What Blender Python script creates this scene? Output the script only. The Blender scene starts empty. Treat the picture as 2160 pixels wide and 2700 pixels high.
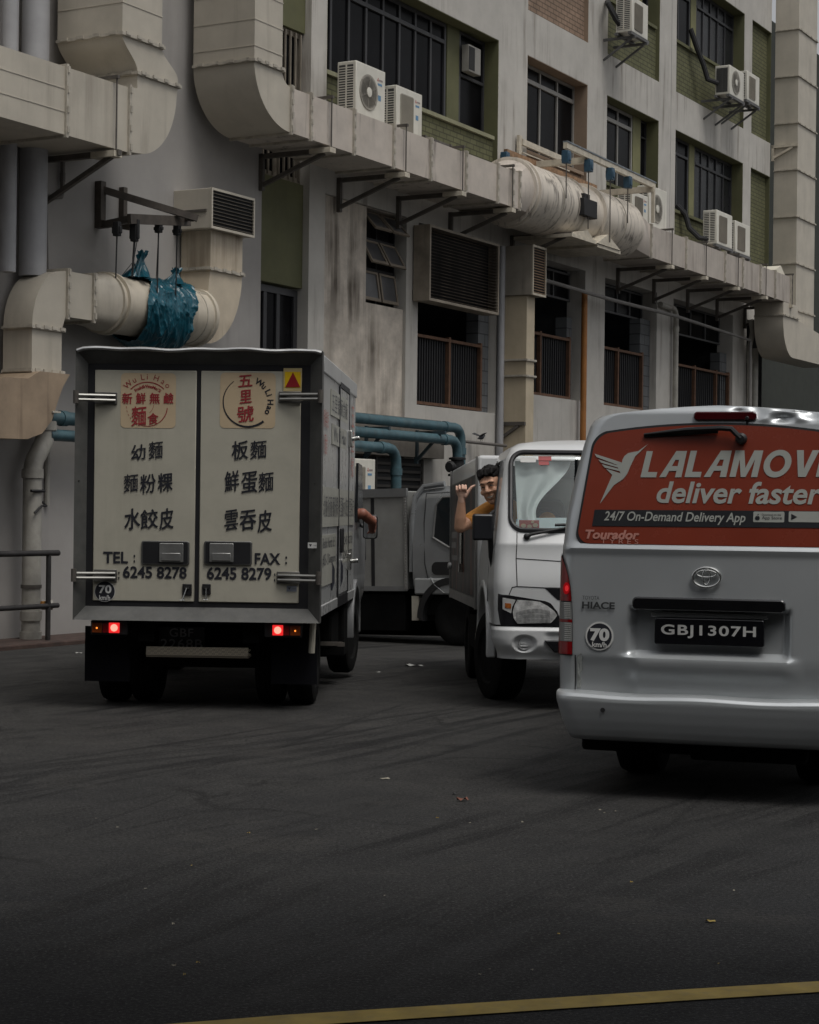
import bpy, math, random
from mathutils import Vector, Matrix
random.seed(11)
SC = bpy.context.scene
LINK = SC.collection.objects.link
R = math.radians
PI = math.pi

# ------------------------------------------------------------------ camera
CAM_H = 1.48
cam_data = bpy.data.cameras.new('camera')
cam_data.sensor_fit = 'VERTICAL'
cam_data.sensor_height = 36.0
cam_data.lens = 66.67
cam_data.clip_start = 0.1
cam_data.clip_end = 2000.0
cam = bpy.data.objects.new('camera', cam_data)
LINK(cam)
cam.matrix_world = Matrix.Translation((0, 0, CAM_H)) @ Matrix.Rotation(R(90), 4, 'X') @ Matrix.Rotation(0.012, 4, 'Z')
SC.camera = cam

# ------------------------------------------------------------------ sky, sun, exposure
world = bpy.data.worlds.new('World')
SC.world = world
world.use_nodes = True
nt = world.node_tree
sky = nt.nodes.new('ShaderNodeTexSky')
sky.sky_type = 'NISHITA'
sky.sun_disc = False
SUN_EL, SUN_AZ = 66.0, 140.0          # azimuth clockwise from +Y
sky.sun_elevation = R(SUN_EL)
sky.sun_rotation = R(SUN_AZ)
sky.air_density = 1.0
sky.dust_density = 4.0
sky.ozone_density = 1.0
hsv = nt.nodes.new('ShaderNodeHueSaturation')
hsv.inputs['Saturation'].default_value = 0.12      # cloud cover takes the blue out of the sky
nt.links.new(sky.outputs[0], hsv.inputs['Color'])
bg = nt.nodes['Background']
nt.links.new(hsv.outputs[0], bg.inputs['Color'])
bg.inputs['Strength'].default_value = 0.12
sun_data = bpy.data.lights.new('sun', 'SUN')
sun_data.energy = 1.35
sun_data.angle = R(24)
sun_data.color = (1.0, 0.96, 0.9)
sun = bpy.data.objects.new('sun', sun_data)
LINK(sun)
sd = Vector((math.sin(R(SUN_AZ)) * math.cos(R(SUN_EL)), math.cos(R(SUN_AZ)) * math.cos(R(SUN_EL)), math.sin(R(SUN_EL))))
sun.rotation_euler = (-sd).to_track_quat('-Z', 'Y').to_euler()
SC.view_settings.view_transform = 'Standard'
SC.view_settings.look = 'None'
SC.view_settings.exposure = -0.2
SC.view_settings.gamma = 1.0
SC.view_settings.use_curve_mapping = False
SC.cycles.use_denoising = True
SC.cycles.max_bounces = 7
SC.cycles.diffuse_bounces = 3
SC.cycles.sample_clamp_indirect = 3.0

# ------------------------------------------------------------------ materials
MATS = {}


def M(name, base=(.5, .5, .5), rough=.55, metal=0., mott=.14, mscale=3., streak=0., sscale=7., scol=(.03, .024, .018),
      bump=0., bscale=40., coat=0., spec=.5, emit=None, estr=0., dust=0., brick=None, alpha=1., fleck=0., sthr=.52, sw=.22):
    """painted / concrete / metal surface: mottled base, optional rain streaks, dust and bump"""
    if name in MATS:
        return MATS[name]
    m = bpy.data.materials.new(name)
    MATS[name] = m
    m.use_nodes = True
    t = m.node_tree
    N = t.nodes
    L = t.links.new
    b = N['Principled BSDF']
    b.inputs['Roughness'].default_value = rough
    b.inputs['Metallic'].default_value = metal
    b.inputs['Coat Weight'].default_value = coat
    b.inputs['Coat Roughness'].default_value = .12
    b.inputs['Specular IOR Level'].default_value = spec
    b.inputs['Alpha'].default_value = alpha
    if emit:
        b.inputs['Emission Color'].default_value = (*emit, 1)
        b.inputs['Emission Strength'].default_value = estr
    tc = N.new('ShaderNodeTexCoord')
    oi = N.new('ShaderNodeObjectInfo')
    add = N.new('ShaderNodeVectorMath')
    add.operation = 'MULTIPLY_ADD'
    add.inputs[1].default_value = (1, 1, 1)
    sc_ = N.new('ShaderNodeVectorMath')
    sc_.operation = 'SCALE'
    sc_.inputs[0].default_value = (37., 19., 53.)
    L(oi.outputs['Random'], sc_.inputs['Scale'])
    L(tc.outputs['Object'], add.inputs[0])
    L(sc_.outputs[0], add.inputs[2])
    vec = add.outputs[0]

    def noise(scale, detail=5., rgh=.6, v=vec):
        n = N.new('ShaderNodeTexNoise')
        n.inputs['Scale'].default_value = scale
        n.inputs['Detail'].default_value = detail
        n.inputs['Roughness'].default_value = rgh
        L(v, n.inputs['Vector'])
        return n.outputs['Fac']

    def ramp(src, a, c):
        r = N.new('ShaderNodeMapRange')
        r.inputs['From Min'].default_value = a
        r.inputs['From Max'].default_value = c
        L(src, r.inputs['Value'])
        return r.outputs[0]

    def mix(f, a, c):
        x = N.new('ShaderNodeMix')
        x.data_type = 'RGBA'
        for sock, val in ((x.inputs[0], f), (x.inputs[6], a), (x.inputs[7], c)):
            if isinstance(val, (tuple, list)):
                sock.default_value = (*val[:3], 1)
            elif isinstance(val, (int, float)):
                sock.default_value = val
            else:
                L(val, sock)
        return x.outputs[2]
    lo = tuple(c * (1 - mott) for c in base)
    hi = tuple(min(1, c * (1 + mott)) for c in base)
    col = mix(ramp(noise(mscale), .3, .7), lo, hi)
    if brick:
        sx = N.new('ShaderNodeSeparateXYZ')
        L(tc.outputs['Object'], sx.inputs[0])
        cx = N.new('ShaderNodeCombineXYZ')
        L(sx.outputs[0], cx.inputs[0])
        L(sx.outputs[2], cx.inputs[1])
        bt = N.new('ShaderNodeTexBrick')
        bt.inputs['Scale'].default_value = 1.0
        bt.inputs['Brick Width'].default_value = brick[0]
        bt.inputs['Row Height'].default_value = brick[1]
        bt.inputs['Mortar Size'].default_value = .012
        bt.inputs['Mortar Smooth'].default_value = .3
        bt.inputs['Color1'].default_value = (1, 1, 1, 1)
        bt.inputs['Color2'].default_value = (.86, .86, .86, 1)
        bt.inputs['Mortar'].default_value = (.4, .4, .4, 1)
        L(cx.outputs[0], bt.inputs['Vector'])
        mm = N.new('ShaderNodeMix')
        mm.data_type = 'RGBA'
        mm.blend_type = 'MULTIPLY'
        mm.inputs[0].default_value = 1.
        L(col, mm.inputs[6])
        L(bt.outputs['Color'], mm.inputs[7])
        col = mm.outputs[2]
    if streak > 0:
        mp = N.new('ShaderNodeMapping')
        mp.inputs['Scale'].default_value = (sscale, sscale, sscale * .07)
        L(vec, mp.inputs['Vector'])
        s = ramp(noise(1., 6., .65, mp.outputs[0]), sthr, sthr + sw)
        big = ramp(noise(.9, 3., .5), .4, .65)
        q = N.new('ShaderNodeMath')
        q.operation = 'MULTIPLY'
        L(s, q.inputs[0])
        L(big, q.inputs[1])
        q2 = N.new('ShaderNodeMath')
        q2.operation = 'MULTIPLY'
        q2.inputs[1].default_value = streak
        L(q.outputs[0], q2.inputs[0])
        col = mix(q2.outputs[0], col, scol)
    if dust > 0:
        q3 = N.new('ShaderNodeMath')
        q3.operation = 'MULTIPLY'
        q3.inputs[1].default_value = dust
        L(ramp(noise(mscale * 2.3, 8., .7), .5, .72), q3.inputs[0])
        col = mix(q3.outputs[0], col, (.2, .185, .16))
    if fleck > 0:
        f = ramp(noise(260., 2., .5), .6, .75)
        q4 = N.new('ShaderNodeMath')
        q4.operation = 'MULTIPLY'
        q4.inputs[1].default_value = fleck
        L(f, q4.inputs[0])
        col = mix(q4.outputs[0], col, hi)
    L(col, b.inputs['Base Color'])
    rv = ramp(noise(mscale * 1.7, 6.), 0., 1.)
    rr = N.new('ShaderNodeMapRange')
    rr.inputs['To Min'].default_value = max(0.02, rough - .1)
    rr.inputs['To Max'].default_value = min(1, rough + .12)
    L(rv, rr.inputs['Value'])
    L(rr.outputs[0], b.inputs['Roughness'])
    if bump > 0:
        bp = N.new('ShaderNodeBump')
        bp.inputs['Strength'].default_value = bump
        bp.inputs['Distance'].default_value = .01
        L(noise(bscale, 4.), bp.inputs['Height'])
        L(bp.outputs[0], b.inputs['Normal'])
    return m


def glass_mat(name, tint, trans=.6, rough=.03):
    """thin window glass: tinted see-through mixed with a mirror-like reflection"""
    m = bpy.data.materials.new(name)
    MATS[name] = m
    m.use_nodes = True
    t = m.node_tree
    N = t.nodes
    L = t.links.new
    N.remove(N['Principled BSDF'])
    tr = N.new('ShaderNodeBsdfTransparent')
    tr.inputs[0].default_value = (*tint, 1)
    gl = N.new('ShaderNodeBsdfGlossy')
    gl.inputs['Roughness'].default_value = rough
    gl.inputs['Color'].default_value = (.9, .95, .95, 1)
    fr = N.new('ShaderNodeLayerWeight')
    fr.inputs['Blend'].default_value = .35
    mr = N.new('ShaderNodeMapRange')
    mr.inputs['To Min'].default_value = 1 - trans
    mr.inputs['To Max'].default_value = 1.
    L(fr.outputs['Fresnel'], mr.inputs['Value'])
    mx = N.new('ShaderNodeMixShader')
    L(mr.outputs[0], mx.inputs[0])
    L(tr.outputs[0], mx.inputs[1])
    L(gl.outputs[0], mx.inputs[2])
    L(mx.outputs[0], N['Material Output'].inputs['Surface'])
    return m


# ------------------------------------------------------------------ mesh helpers
class MB:
    """collects shapes and links them as ONE mesh object"""

    def __init__(s):
        s.v = []
        s.f = []

    def add(s, verts, faces):
        o = len(s.v)
        s.v += [tuple(p) for p in verts]
        s.f += [tuple(i + o for i in q) for q in faces]
        return s

    def box(s, x0, x1, y0, y1, z0, z1):
        x0, x1 = min(x0, x1), max(x0, x1)
        y0, y1 = min(y0, y1), max(y0, y1)
        z0, z1 = min(z0, z1), max(z0, z1)
        return s.add([(x0, y0, z0), (x1, y0, z0), (x1, y1, z0), (x0, y1, z0), (x0, y0, z1), (x1, y0, z1), (x1, y1, z1), (x0, y1, z1)],
                     [(0, 3, 2, 1), (4, 5, 6, 7), (0, 1, 5, 4), (1, 2, 6, 5), (2, 3, 7, 6), (3, 0, 4, 7)])

    def fb(s, t0, t1, n0, n1, z0, z1):
        return s.box(t0, t1, -n1, -n0, z0, z1)

    def prism(s, poly, a, b, axis):
        """polygon (p,q) pushed from a to b along axis; other axes keep x,y,z order"""
        def pt(p, c):
            return (c, p[0], p[1]) if axis == 'x' else ((p[0], c, p[1]) if axis == 'y' else (p[0], p[1], c))
        n = len(poly)
        area = sum(poly[i][0] * poly[(i + 1) % n][1] - poly[(i + 1) % n][0] * poly[i][1] for i in range(n))
        if area < 0:
            poly = poly[::-1]
        lo, hi = min(a, b), max(a, b)
        vs = [pt(p, lo) for p in poly] + [pt(p, hi) for p in poly]
        fs = [tuple(range(n))[::-1], tuple(range(n, 2 * n))] + [(i, (i + 1) % n, (i + 1) % n + n, i + n) for i in range(n)]
        if axis == 'y':
            fs = [q[::-1] for q in fs]
        return s.add(vs, fs)

    def tube(s, pts, r, seg=10, caps=True):
        pts = [Vector(p) for p in pts]
        rs = r if isinstance(r, (list, tuple)) else [r] * len(pts)
        o = len(s.v)
        up = None
        for i, p in enumerate(pts):
            d = (pts[min(i + 1, len(pts) - 1)] - pts[max(i - 1, 0)]).normalized()
            if up is None:
                up = Vector((0, 0, 1)) if abs(d.z) < .9 else Vector((1, 0, 0))
            a = d.cross(up).normalized()
            up = a.cross(d).normalized()
            for k in range(seg):
                w = 2 * PI * k / seg
                s.v.append(tuple(p + (a * math.cos(w) + up * math.sin(w)) * rs[i]))
        for i in range(len(pts) - 1):
            for k in range(seg):
                q = o + i * seg
                s.f.append((q + k, q + (k + 1) % seg, q + seg + (k + 1) % seg, q + seg + k))
        if caps:
            s.f.append(tuple(o + k for k in range(seg))[::-1])
            e = o + (len(pts) - 1) * seg
            s.f.append(tuple(e + k for k in range(seg)))
        return s

    def bar(s, p, q, w, h=None):
        """square bar between two points"""
        h = h or w
        p, q = Vector(p), Vector(q)
        d = (q - p).normalized()
        up = Vector((0, 0, 1)) if abs(d.z) < .95 else Vector((0, 1, 0))
        a = d.cross(up).normalized() * w / 2
        b = a.cross(d).normalized() * h / 2
        vs = [p - a - b, p + a - b, p + a + b, p - a + b, q - a - b, q + a - b, q + a + b, q - a + b]
        return s.add(vs, [(0, 1, 2, 3), (7, 6, 5, 4), (0, 4, 5, 1), (1, 5, 6, 2), (2, 6, 7, 3), (3, 7, 4, 0)])

    def lathe(s, prof, c, axis='y', seg=28):
        """prof = [(radius, position along axis)] about centre c"""
        o = len(s.v)
        for (r, h) in prof:
            for k in range(seg):
                w = 2 * PI * k / seg
                u, v = r * math.cos(w), r * math.sin(w)
                if axis == 'y':
                    p = (c[0] + u, c[1] + h, c[2] + v)
                elif axis == 'x':
                    p = (c[0] + h, c[1] + u, c[2] + v)
                else:
                    p = (c[0] + u, c[1] + v, c[2] + h)
                s.v.append(p)
        for i in range(len(prof) - 1):
            for k in range(seg):
                q = o + i * seg
                s.f.append((q + k, q + (k + 1) % seg, q + seg + (k + 1) % seg, q + seg + k))
        s.f.append(tuple(o + k for k in range(seg))[::-1])
        e = o + (len(prof) - 1) * seg
        s.f.append(tuple(e + k for k in range(seg)))
        return s

    def grid(s, fn, us, vs):
        o = len(s.v)
        for v in vs:
            for u in us:
                s.v.append(tuple(fn(u, v)))
        n = len(us)
        for j in range(len(vs) - 1):
            for i in range(n - 1):
                q = o + j * n + i
                s.f.append((q, q + 1, q + n + 1, q + n))
        return s

    def build(s, name, mat, parent=None, off=None, bevel=0., smooth=35, seg=2):
        me = bpy.data.meshes.new(name)
        off = off or (parent.get('_off') if parent is not None and '_off' in parent else (0, 0, 0))
        me.from_pydata([(p[0] - off[0], p[1] - off[1], p[2] - off[2]) for p in s.v], [], s.f)
        me.materials.append(mat)
        me.validate()
        import bmesh
        bm = bmesh.new()
        bm.from_mesh(me)
        bmesh.ops.recalc_face_normals(bm, faces=bm.faces)
        bm.to_mesh(me)
        bm.free()
        if smooth:
            for p in me.polygons:
                p.use_smooth = True
            me.set_sharp_from_angle(angle=R(smooth))
        o = bpy.data.objects.new(name, me)
        LINK(o)
        if parent is not None:
            o.parent = parent
            OFF[o.name] = off
        if bevel:
            bv = o.modifiers.new('bevel', 'BEVEL')
            bv.width = bevel
            bv.segments = seg
            bv.limit_method = 'ANGLE'
            bv.angle_limit = R(40)
            if smooth:
                bv.harden_normals = False
        return o


OFF = {}


def part(mb, name, mat, parent, **k):
    return mb.build(name, mat, parent, off=OFF.get(parent.name, (0, 0, 0)), **k)


def tag(o, label=None, cat=None, group=None, kind=None):
    if label:
        o['label'] = label
    if cat:
        o['category'] = cat
    if group:
        o['group'] = group
    if kind:
        o['kind'] = kind
    return o


def thing(name, label, cat, mat4, off=(0, 0, 0), group=None):
    o = bpy.data.objects.new(name, None)
    LINK(o)
    o.empty_display_size = .2
    o.matrix_world = mat4
    OFF[o.name] = tuple(off)
    return tag(o, label, cat, group)


# the facade frame: t runs along the wall, n out of it, z up
FAC_ANG = math.atan2(.8747, .4847)
FAC_O = Vector((-4.38, 20.67, 0))
FAC = Matrix.Translation(FAC_O) @ Matrix.Rotation(FAC_ANG, 4, 'Z')


def fthing(name, label, cat, t, n, z, group=None):
    return thing(name, label, cat, FAC @ Matrix.Translation((t, -n, z)), (t, -n, z), group)


def place0(x, y, z):
    return Matrix.Translation((x, y, z))


def copy_thing(o, **kw):
    """copy a thing with its parts and sub-parts"""
    def cp(src, par):
        c = src.copy()
        LINK(c)
        OFF[c.name] = OFF.get(src.name, (0, 0, 0))
        if par is not None:
            c.parent = par
        for ch in list(src.children):
            cp(ch, c)
        return c
    r = cp(o, None)
    return r


def text(s, bold=0., shear=0., spacing=1.):
    """outline letters as flat polygons; returns verts (x,y) and faces"""
    cu = bpy.data.curves.new('lettering', 'FONT')
    cu.body = s
    cu.size = 1.
    cu.offset = bold
    cu.shear = shear
    cu.space_character = spacing
    cu.resolution_u = 4
    cu.fill_mode = 'FRONT'
    ob = bpy.data.objects.new('lettering', cu)
    LINK(ob)
    dg = bpy.context.evaluated_depsgraph_get()
    me = bpy.data.meshes.new_from_object(ob.evaluated_get(dg))
    vs = [(v.co.x, v.co.y) for v in me.vertices]
    fs = [tuple(p.vertices) for p in me.polygons]
    bpy.data.objects.remove(ob)
    bpy.data.curves.remove(cu)
    bpy.data.meshes.remove(me)
    return vs, fs


def fit(tx, x0, x1, z0, z1, slant=0.):
    vs, fs = tx
    if slant:
        vs = [(x, y + slant * x) for x, y in vs]
    a, b = min(v[0] for v in vs), max(v[0] for v in vs)
    c, d = min(v[1] for v in vs), max(v[1] for v in vs)
    return [(x0 + (x - a) / (b - a) * (x1 - x0), z0 + (y - c) / (d - c) * (z1 - z0)) for x, y in vs], fs


def rrect(x0, x1, z0, z1, r, n=6):
    out = []
    for cx, cz, a0 in ((x1 - r, z1 - r, 0), (x0 + r, z1 - r, 90), (x0 + r, z0 + r, 180), (x1 - r, z0 + r, 270)):
        for k in range(n + 1):
            a = R(a0 + 90. * k / n)
            out.append((cx + r * math.cos(a), cz + r * math.sin(a)))
    return out


def sstep(a, b, x):
    x = max(0., min(1., (x - a) / (b - a)))
    return x * x * (3 - 2 * x)


def lin(a, b, n):
    return [a + (b - a) * i / (n - 1) for i in range(n)]


def interp(tab, x):
    if x <= tab[0][0]:
        return tab[0][1]
    for (a, b), (c, d) in zip(tab, tab[1:]):
        if x <= c:
            return b + (d - b) * (x - a) / (c - a)
    return tab[-1][1]
# ------------------------------------------------------------------ palette
WALL = M('wall_paint', (.47, .45, .415), .85, mott=.1, mscale=1.6, streak=.6, sscale=5.5, scol=(.15, .125, .1), sthr=.5, sw=.12, dust=.06, bump=.15, bscale=90)
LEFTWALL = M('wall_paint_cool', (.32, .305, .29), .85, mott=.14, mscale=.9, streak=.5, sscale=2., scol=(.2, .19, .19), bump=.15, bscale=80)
DIRTY = M('stained_render', (.56, .50, .43), .9, mott=.3, mscale=2.2, streak=1., sscale=3.4, scol=(.13, .108, .085), bump=.3, bscale=50, dust=.3, sthr=.45, sw=.16)
GREEN = M('olive_paint', (.105, .105, .05), .75, mott=.14, mscale=2., streak=.3, scol=(.05, .05, .03))
GREENBRICK = M('olive_brick', (.125, .125, .06), .8, mott=.2, mscale=3., streak=.35, scol=(.05, .05, .03), brick=(.23, .085))
TANBRICK = M('tan_brick', (.27, .185, .13), .8, mott=.2, mscale=3., streak=.3, brick=(.23, .085))
TAN = M('tan_paint', (.26, .19, .135), .8, mott=.12, streak=.3)
DARKGLASS = M('dark_window_glass', (.005, .005, .006), .2, mott=.6, mscale=1.2, spec=.05)
DARKFRAME = M('dark_window_frame', (.035, .035, .038), .5)
ALU = M('grey_window_frame', (.30, .29, .27), .5, metal=.2)
RUSTY = M('rusty_brown_frame', (.11, .055, .03), .75, mott=.3, mscale=9.)
BLACKBAR = M('black_bars', (.02, .02, .022), .6)
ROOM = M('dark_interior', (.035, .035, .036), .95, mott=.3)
BLOCK = M('grey_blockwork', (.12, .125, .13), .9, mott=.15, brick=(.42, .2))
DUCT = M('cream_duct_paint', (.47, .43, .36), .5, mott=.1, mscale=2.2, streak=.45, sscale=4., scol=(.13, .10, .075))
DUCTDIRTY = M('stained_duct_paint', (.5, .445, .39), .55, mott=.14, mscale=2.5, streak=.85, sscale=7., scol=(.05, .038, .03), sthr=.54, sw=.12)
DUCTBROWN = M('brown_stained_duct', (.3, .225, .155), .55, mott=.2, mscale=3., streak=.6, scol=(.08, .05, .03))
FLANGE = M('duct_flange_paint', (.42, .385, .325), .55, mott=.25, mscale=9., streak=.6, sscale=14.)
STEEL = M('dark_steel_bracket', (.085, .075, .065), .6, mott=.3, mscale=8., dust=.2)
CREAMSTEEL = M('cream_steel', (.52, .47, .38), .55, mott=.2, mscale=8., streak=.5)
SOOT = M('sooty_louvre', (.135, .105, .08), .7, mott=.4, mscale=4., streak=1., sscale=3.2, scol=(.008, .007, .006), sthr=.4)
BLACK = M('matt_black', (.012, .012, .013), .7)
PIPEBLUE = M('blue_green_pipe', (.05, .105, .125), .5, mott=.25, mscale=5., streak=.5, dust=.2)
PVC = M('white_drainpipe', (.33, .315, .28), .5, mott=.2, mscale=6., streak=.8, sscale=8., scol=(.14, .12, .09))
GREYPIPE = M('grey_drainpipe', (.33, .33, .34), .5, mott=.1, streak=.3)
ACWHITE = M('cream_casing', (.62, .6, .53), .45, mott=.06, mscale=5., streak=.4, sscale=9., scol=(.25, .22, .17))
ACDARK = M('grille_dark', (.06, .06, .058), .6)
RED = M('red_ink', (.42, .05, .045), .6)
BLUEINK = M('blue_ink', (.12, .26, .42), .6)

# ------------------------------------------------------------------ ground
def road_material():
    m = bpy.data.materials.new('asphalt')
    m.use_nodes = True
    t = m.node_tree
    N = t.nodes
    L = t.links.new
    b = N['Principled BSDF']
    tc = N.new('ShaderNodeTexCoord')
    P = tc.outputs['Object']

    def noise(scale, detail=6., rgh=.62, v=P, lac=2.):
        n = N.new('ShaderNodeTexNoise')
        n.inputs['Scale'].default_value = scale
        n.inputs['Detail'].default_value = detail
        n.inputs['Roughness'].default_value = rgh
        L(v, n.inputs['Vector'])
        return n.outputs['Fac']

    def rng(src, a, c, d=0., e=1.):
        r = N.new('ShaderNodeMapRange')
        for k, val in zip(('From Min', 'From Max', 'To Min', 'To Max'), (a, c, d, e)):
            r.inputs[k].default_value = val
        L(src, r.inputs['Value'])
        return r.outputs[0]

    def mix(f, a, c, mode='MIX'):
        x = N.new('ShaderNodeMix')
        x.data_type = 'RGBA'
        x.blend_type = mode
        for sock, val in ((x.inputs[0], f), (x.inputs[6], a), (x.inputs[7], c)):
            if isinstance(val, tuple):
                sock.default_value = (*val[:3], 1)
            elif isinstance(val, (int, float)):
                sock.default_value = val
            else:
                L(val, sock)
        return x.outputs[2]

    def mul(a, k):
        q = N.new('ShaderNodeMath')
        q.operation = 'MULTIPLY'
        L(a, q.inputs[0])
        if isinstance(k, (int, float)):
            q.inputs[1].default_value = k
        else:
            L(k, q.inputs[1])
        return q.outputs[0]
    # worn, dusty asphalt with bluish fresh patches
    col = mix(rng(noise(.32, 4.), .38, .62), (.0125, .0138, .0165), (.024, .024, .0235))
    # shade painted into the colour: dark near the photographer, lighter further out
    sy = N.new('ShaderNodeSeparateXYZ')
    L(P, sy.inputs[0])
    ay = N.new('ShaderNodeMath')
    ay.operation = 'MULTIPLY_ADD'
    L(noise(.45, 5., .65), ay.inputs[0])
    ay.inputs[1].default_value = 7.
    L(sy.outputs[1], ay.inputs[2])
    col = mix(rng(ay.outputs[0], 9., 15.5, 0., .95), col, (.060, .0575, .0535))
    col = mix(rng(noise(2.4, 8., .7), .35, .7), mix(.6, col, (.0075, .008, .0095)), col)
    # tyre marks: noise drawn out along the turning direction
    for ang, sx, thr, k in ((60., .03, .53, .85), (50., .035, .56, .7), (72., .04, .57, .7)):
        mp = N.new('ShaderNodeMapping')
        mp.vector_type = 'TEXTURE'
        mp.inputs['Rotation'].default_value = (0, 0, R(ang))
        mp.inputs['Scale'].default_value = (1 / sx, 1 / 2.6, 1.)
        wob = N.new('ShaderNodeVectorMath')
        wob.operation = 'MULTIPLY_ADD'
        nz = N.new('ShaderNodeTexNoise')
        nz.inputs['Scale'].default_value = .12
        L(P, nz.inputs['Vector'])
        wob.inputs[1].default_value = (1.6, 1.6, 0)
        L(nz.outputs['Color'], wob.inputs[0])
        L(P, wob.inputs[2])
        L(wob.outputs[0], mp.inputs['Vector'])
        s = mul(rng(noise(2.1, 5., .6, mp.outputs[0]), thr, thr + .07), rng(noise(.55, 4.), .38, .55))
        col = mix(mul(s, k), col, (.004, .004, .0045))
    # oil stains and patched areas
    col = mix(mul(rng(noise(1.3, 6., .6), .6, .68), .6), col, (.005, .005, .0055))
    col = mix(mul(rng(noise(.8, 7., .7), .57, .63), .45), col, (.05, .047, .043))
    # hairline cracks
    vo = N.new('ShaderNodeTexVoronoi')
    vo.feature = 'DISTANCE_TO_EDGE'
    vo.inputs['Scale'].default_value = .42
    wv = N.new('ShaderNodeVectorMath')
    wv.operation = 'MULTIPLY_ADD'
    n2 = N.new('ShaderNodeTexNoise')
    n2.inputs['Scale'].default_value = 2.2
    n2.inputs['Detail'].default_value = 5
    L(P, n2.inputs['Vector'])
    L(n2.outputs['Color'], wv.inputs[0])
    wv.inputs[1].default_value = (.5, .5, 0)
    L(P, wv.inputs[2])
    L(wv.outputs[0], vo.inputs['Vector'])
    cr = mul(rng(vo.outputs['Distance'], .012, .002), rng(noise(.7, 3.), .5, .62))
    col = mix(mul(cr, .75), col, (.003, .003, .003))
    # stone chips
    col = mix(mul(rng(noise(80., 3., .65), .53, .63), .7), col, (.085, .083, .08))
    col = mix(mul(rng(noise(31., 3., .6), .66, .74), .4), col, (.075, .07, .055))
    col = mix(mul(rng(noise(48., 3., .65), .5, .58), .6), col, (.004, .004, .0045))
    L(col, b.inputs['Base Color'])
    L(rng(noise(.9, 5.), .3, .7, .62, .86), b.inputs['Roughness'])
    b.inputs['Specular IOR Level'].default_value = .3
    bp = N.new('ShaderNodeBump')
    bp.inputs['Strength'].default_value = .8
    bp.inputs['Distance'].default_value = .016
    L(noise(60., 5., .75), bp.inputs['Height'])
    L(bp.outputs[0], b.inputs['Normal'])
    return m


def road_z(x, y):
    return -.018 * max(0., y - 15.) * sstep(-2.6, -.6, x) if y < 60 else -.81 * sstep(-2.6, -.6, x)


def spread(a, b, fine0, fine1, step, far):
    out = [a]
    x = fine0
    while x <= fine1 + 1e-6:
        out.append(x)
        x += step
    out.append(b)
    return out


g = MB()
gx = [-600, -80, -25] + [-14 + .7 * i for i in range(50)] + [40, 90, 600]
gy = [-600, -60, -10, 0] + [4 + .8 * i for i in range(70)] + [80, 160, 600]
g.grid(lambda u, v: (u, v, road_z(u, v)), gx, gy)
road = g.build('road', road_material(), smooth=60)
tag(road, 'dark worn asphalt road with tyre marks', kind='structure')

# yellow edge line, lower right
YEL = M('yellow_road_paint', (.46, .33, .085), .75, mott=.22, mscale=7., dust=.35, fleck=.0)
line_pts = [(-1.6, 5.02), (-.9, 5.36), (-.35, 5.55), (.19, 5.705), (.51, 5.80), (.87, 5.905), (1.26, 6.015), (1.9, 6.18), (3.2, 6.47)]
g = MB()
vs = []
for i, (x, y) in enumerate(line_pts):
    a = Vector(line_pts[max(0, i - 1)])
    c = Vector(line_pts[min(len(line_pts) - 1, i + 1)])
    d = (c - a).normalized()
    vs += [(x, y, .004), (x + d.y * .125, y - d.x * .125, .004)]
g.add(vs, [(2 * i, 2 * i + 2, 2 * i + 3, 2 * i + 1) for i in range(len(line_pts) - 1)])
yl = g.build('road_marking', YEL)
tag(yl, 'yellow painted line along the near edge of the road', kind='structure')

# pavement strip at the foot of the wall
KERB = M('kerb_paint', (.05, .03, .024), .9, mott=.4, mscale=6., dust=.12)
g = MB().fb(-9, 4.4, .0, .74, -.3, .05)
pv = g.build('pavement', KERB, bevel=.015)
pv.matrix_world = FAC
tag(pv, 'reddish pavement strip at the foot of the wall', kind='structure')

# ------------------------------------------------------------------ the building
bld = fthing('building', 'long concrete market building with white frame and olive brick bays along the alley', 'building', 0, 0, 0)


def holed(ts, zs, holes, depth=-.36):
    """flat wall at n=0 with reveals round every hole"""
    g = MB()
    bt = sorted(set([ts[0], ts[1]] + [h[0] for h in holes] + [h[1] for h in holes]))
    bz = sorted(set([zs[0], zs[1]] + [h[2] for h in holes] + [h[3] for h in holes]))
    bt = [t for t in bt if ts[0] <= t <= ts[1]]
    bz = [z for z in bz if zs[0] <= z <= zs[1]]

    def solid(i, j):
        if i < 0 or j < 0 or i >= len(bt) - 1 or j >= len(bz) - 1:
            return False
        a, c = (bt[i] + bt[i + 1]) / 2, (bz[j] + bz[j + 1]) / 2
        return not any(h[0] < a < h[1] and h[2] < c < h[3] for h in holes)
    for i in range(len(bt) - 1):
        for j in range(len(bz) - 1):
            if not solid(i, j):
                continue
            t0, t1, z0, z1 = bt[i], bt[i + 1], bz[j], bz[j + 1]
            g.add([(t0, 0, z0), (t1, 0, z0), (t1, 0, z1), (t0, 0, z1)], [(0, 1, 2, 3)])
            d = -depth
            if not solid(i - 1, j):
                g.add([(t0, 0, z0), (t0, d, z0), (t0, d, z1), (t0, 0, z1)], [(3, 2, 1, 0)])
            if not solid(i + 1, j):
                g.add([(t1, 0, z0), (t1, d, z0), (t1, d, z1), (t1, 0, z1)], [(0, 1, 2, 3)])
            if not solid(i, j - 1):
                g.add([(t0, 0, z0), (t1, 0, z0), (t1, d, z0), (t0, d, z0)], [(3, 2, 1, 0)])
            if not solid(i, j + 1):
                g.add([(t0, 0, z1), (t1, 0, z1), (t1, d, z1), (t0, d, z1)], [(0, 1, 2, 3)])
    # merge so shading and masks stay one sheet
    return g


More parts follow.
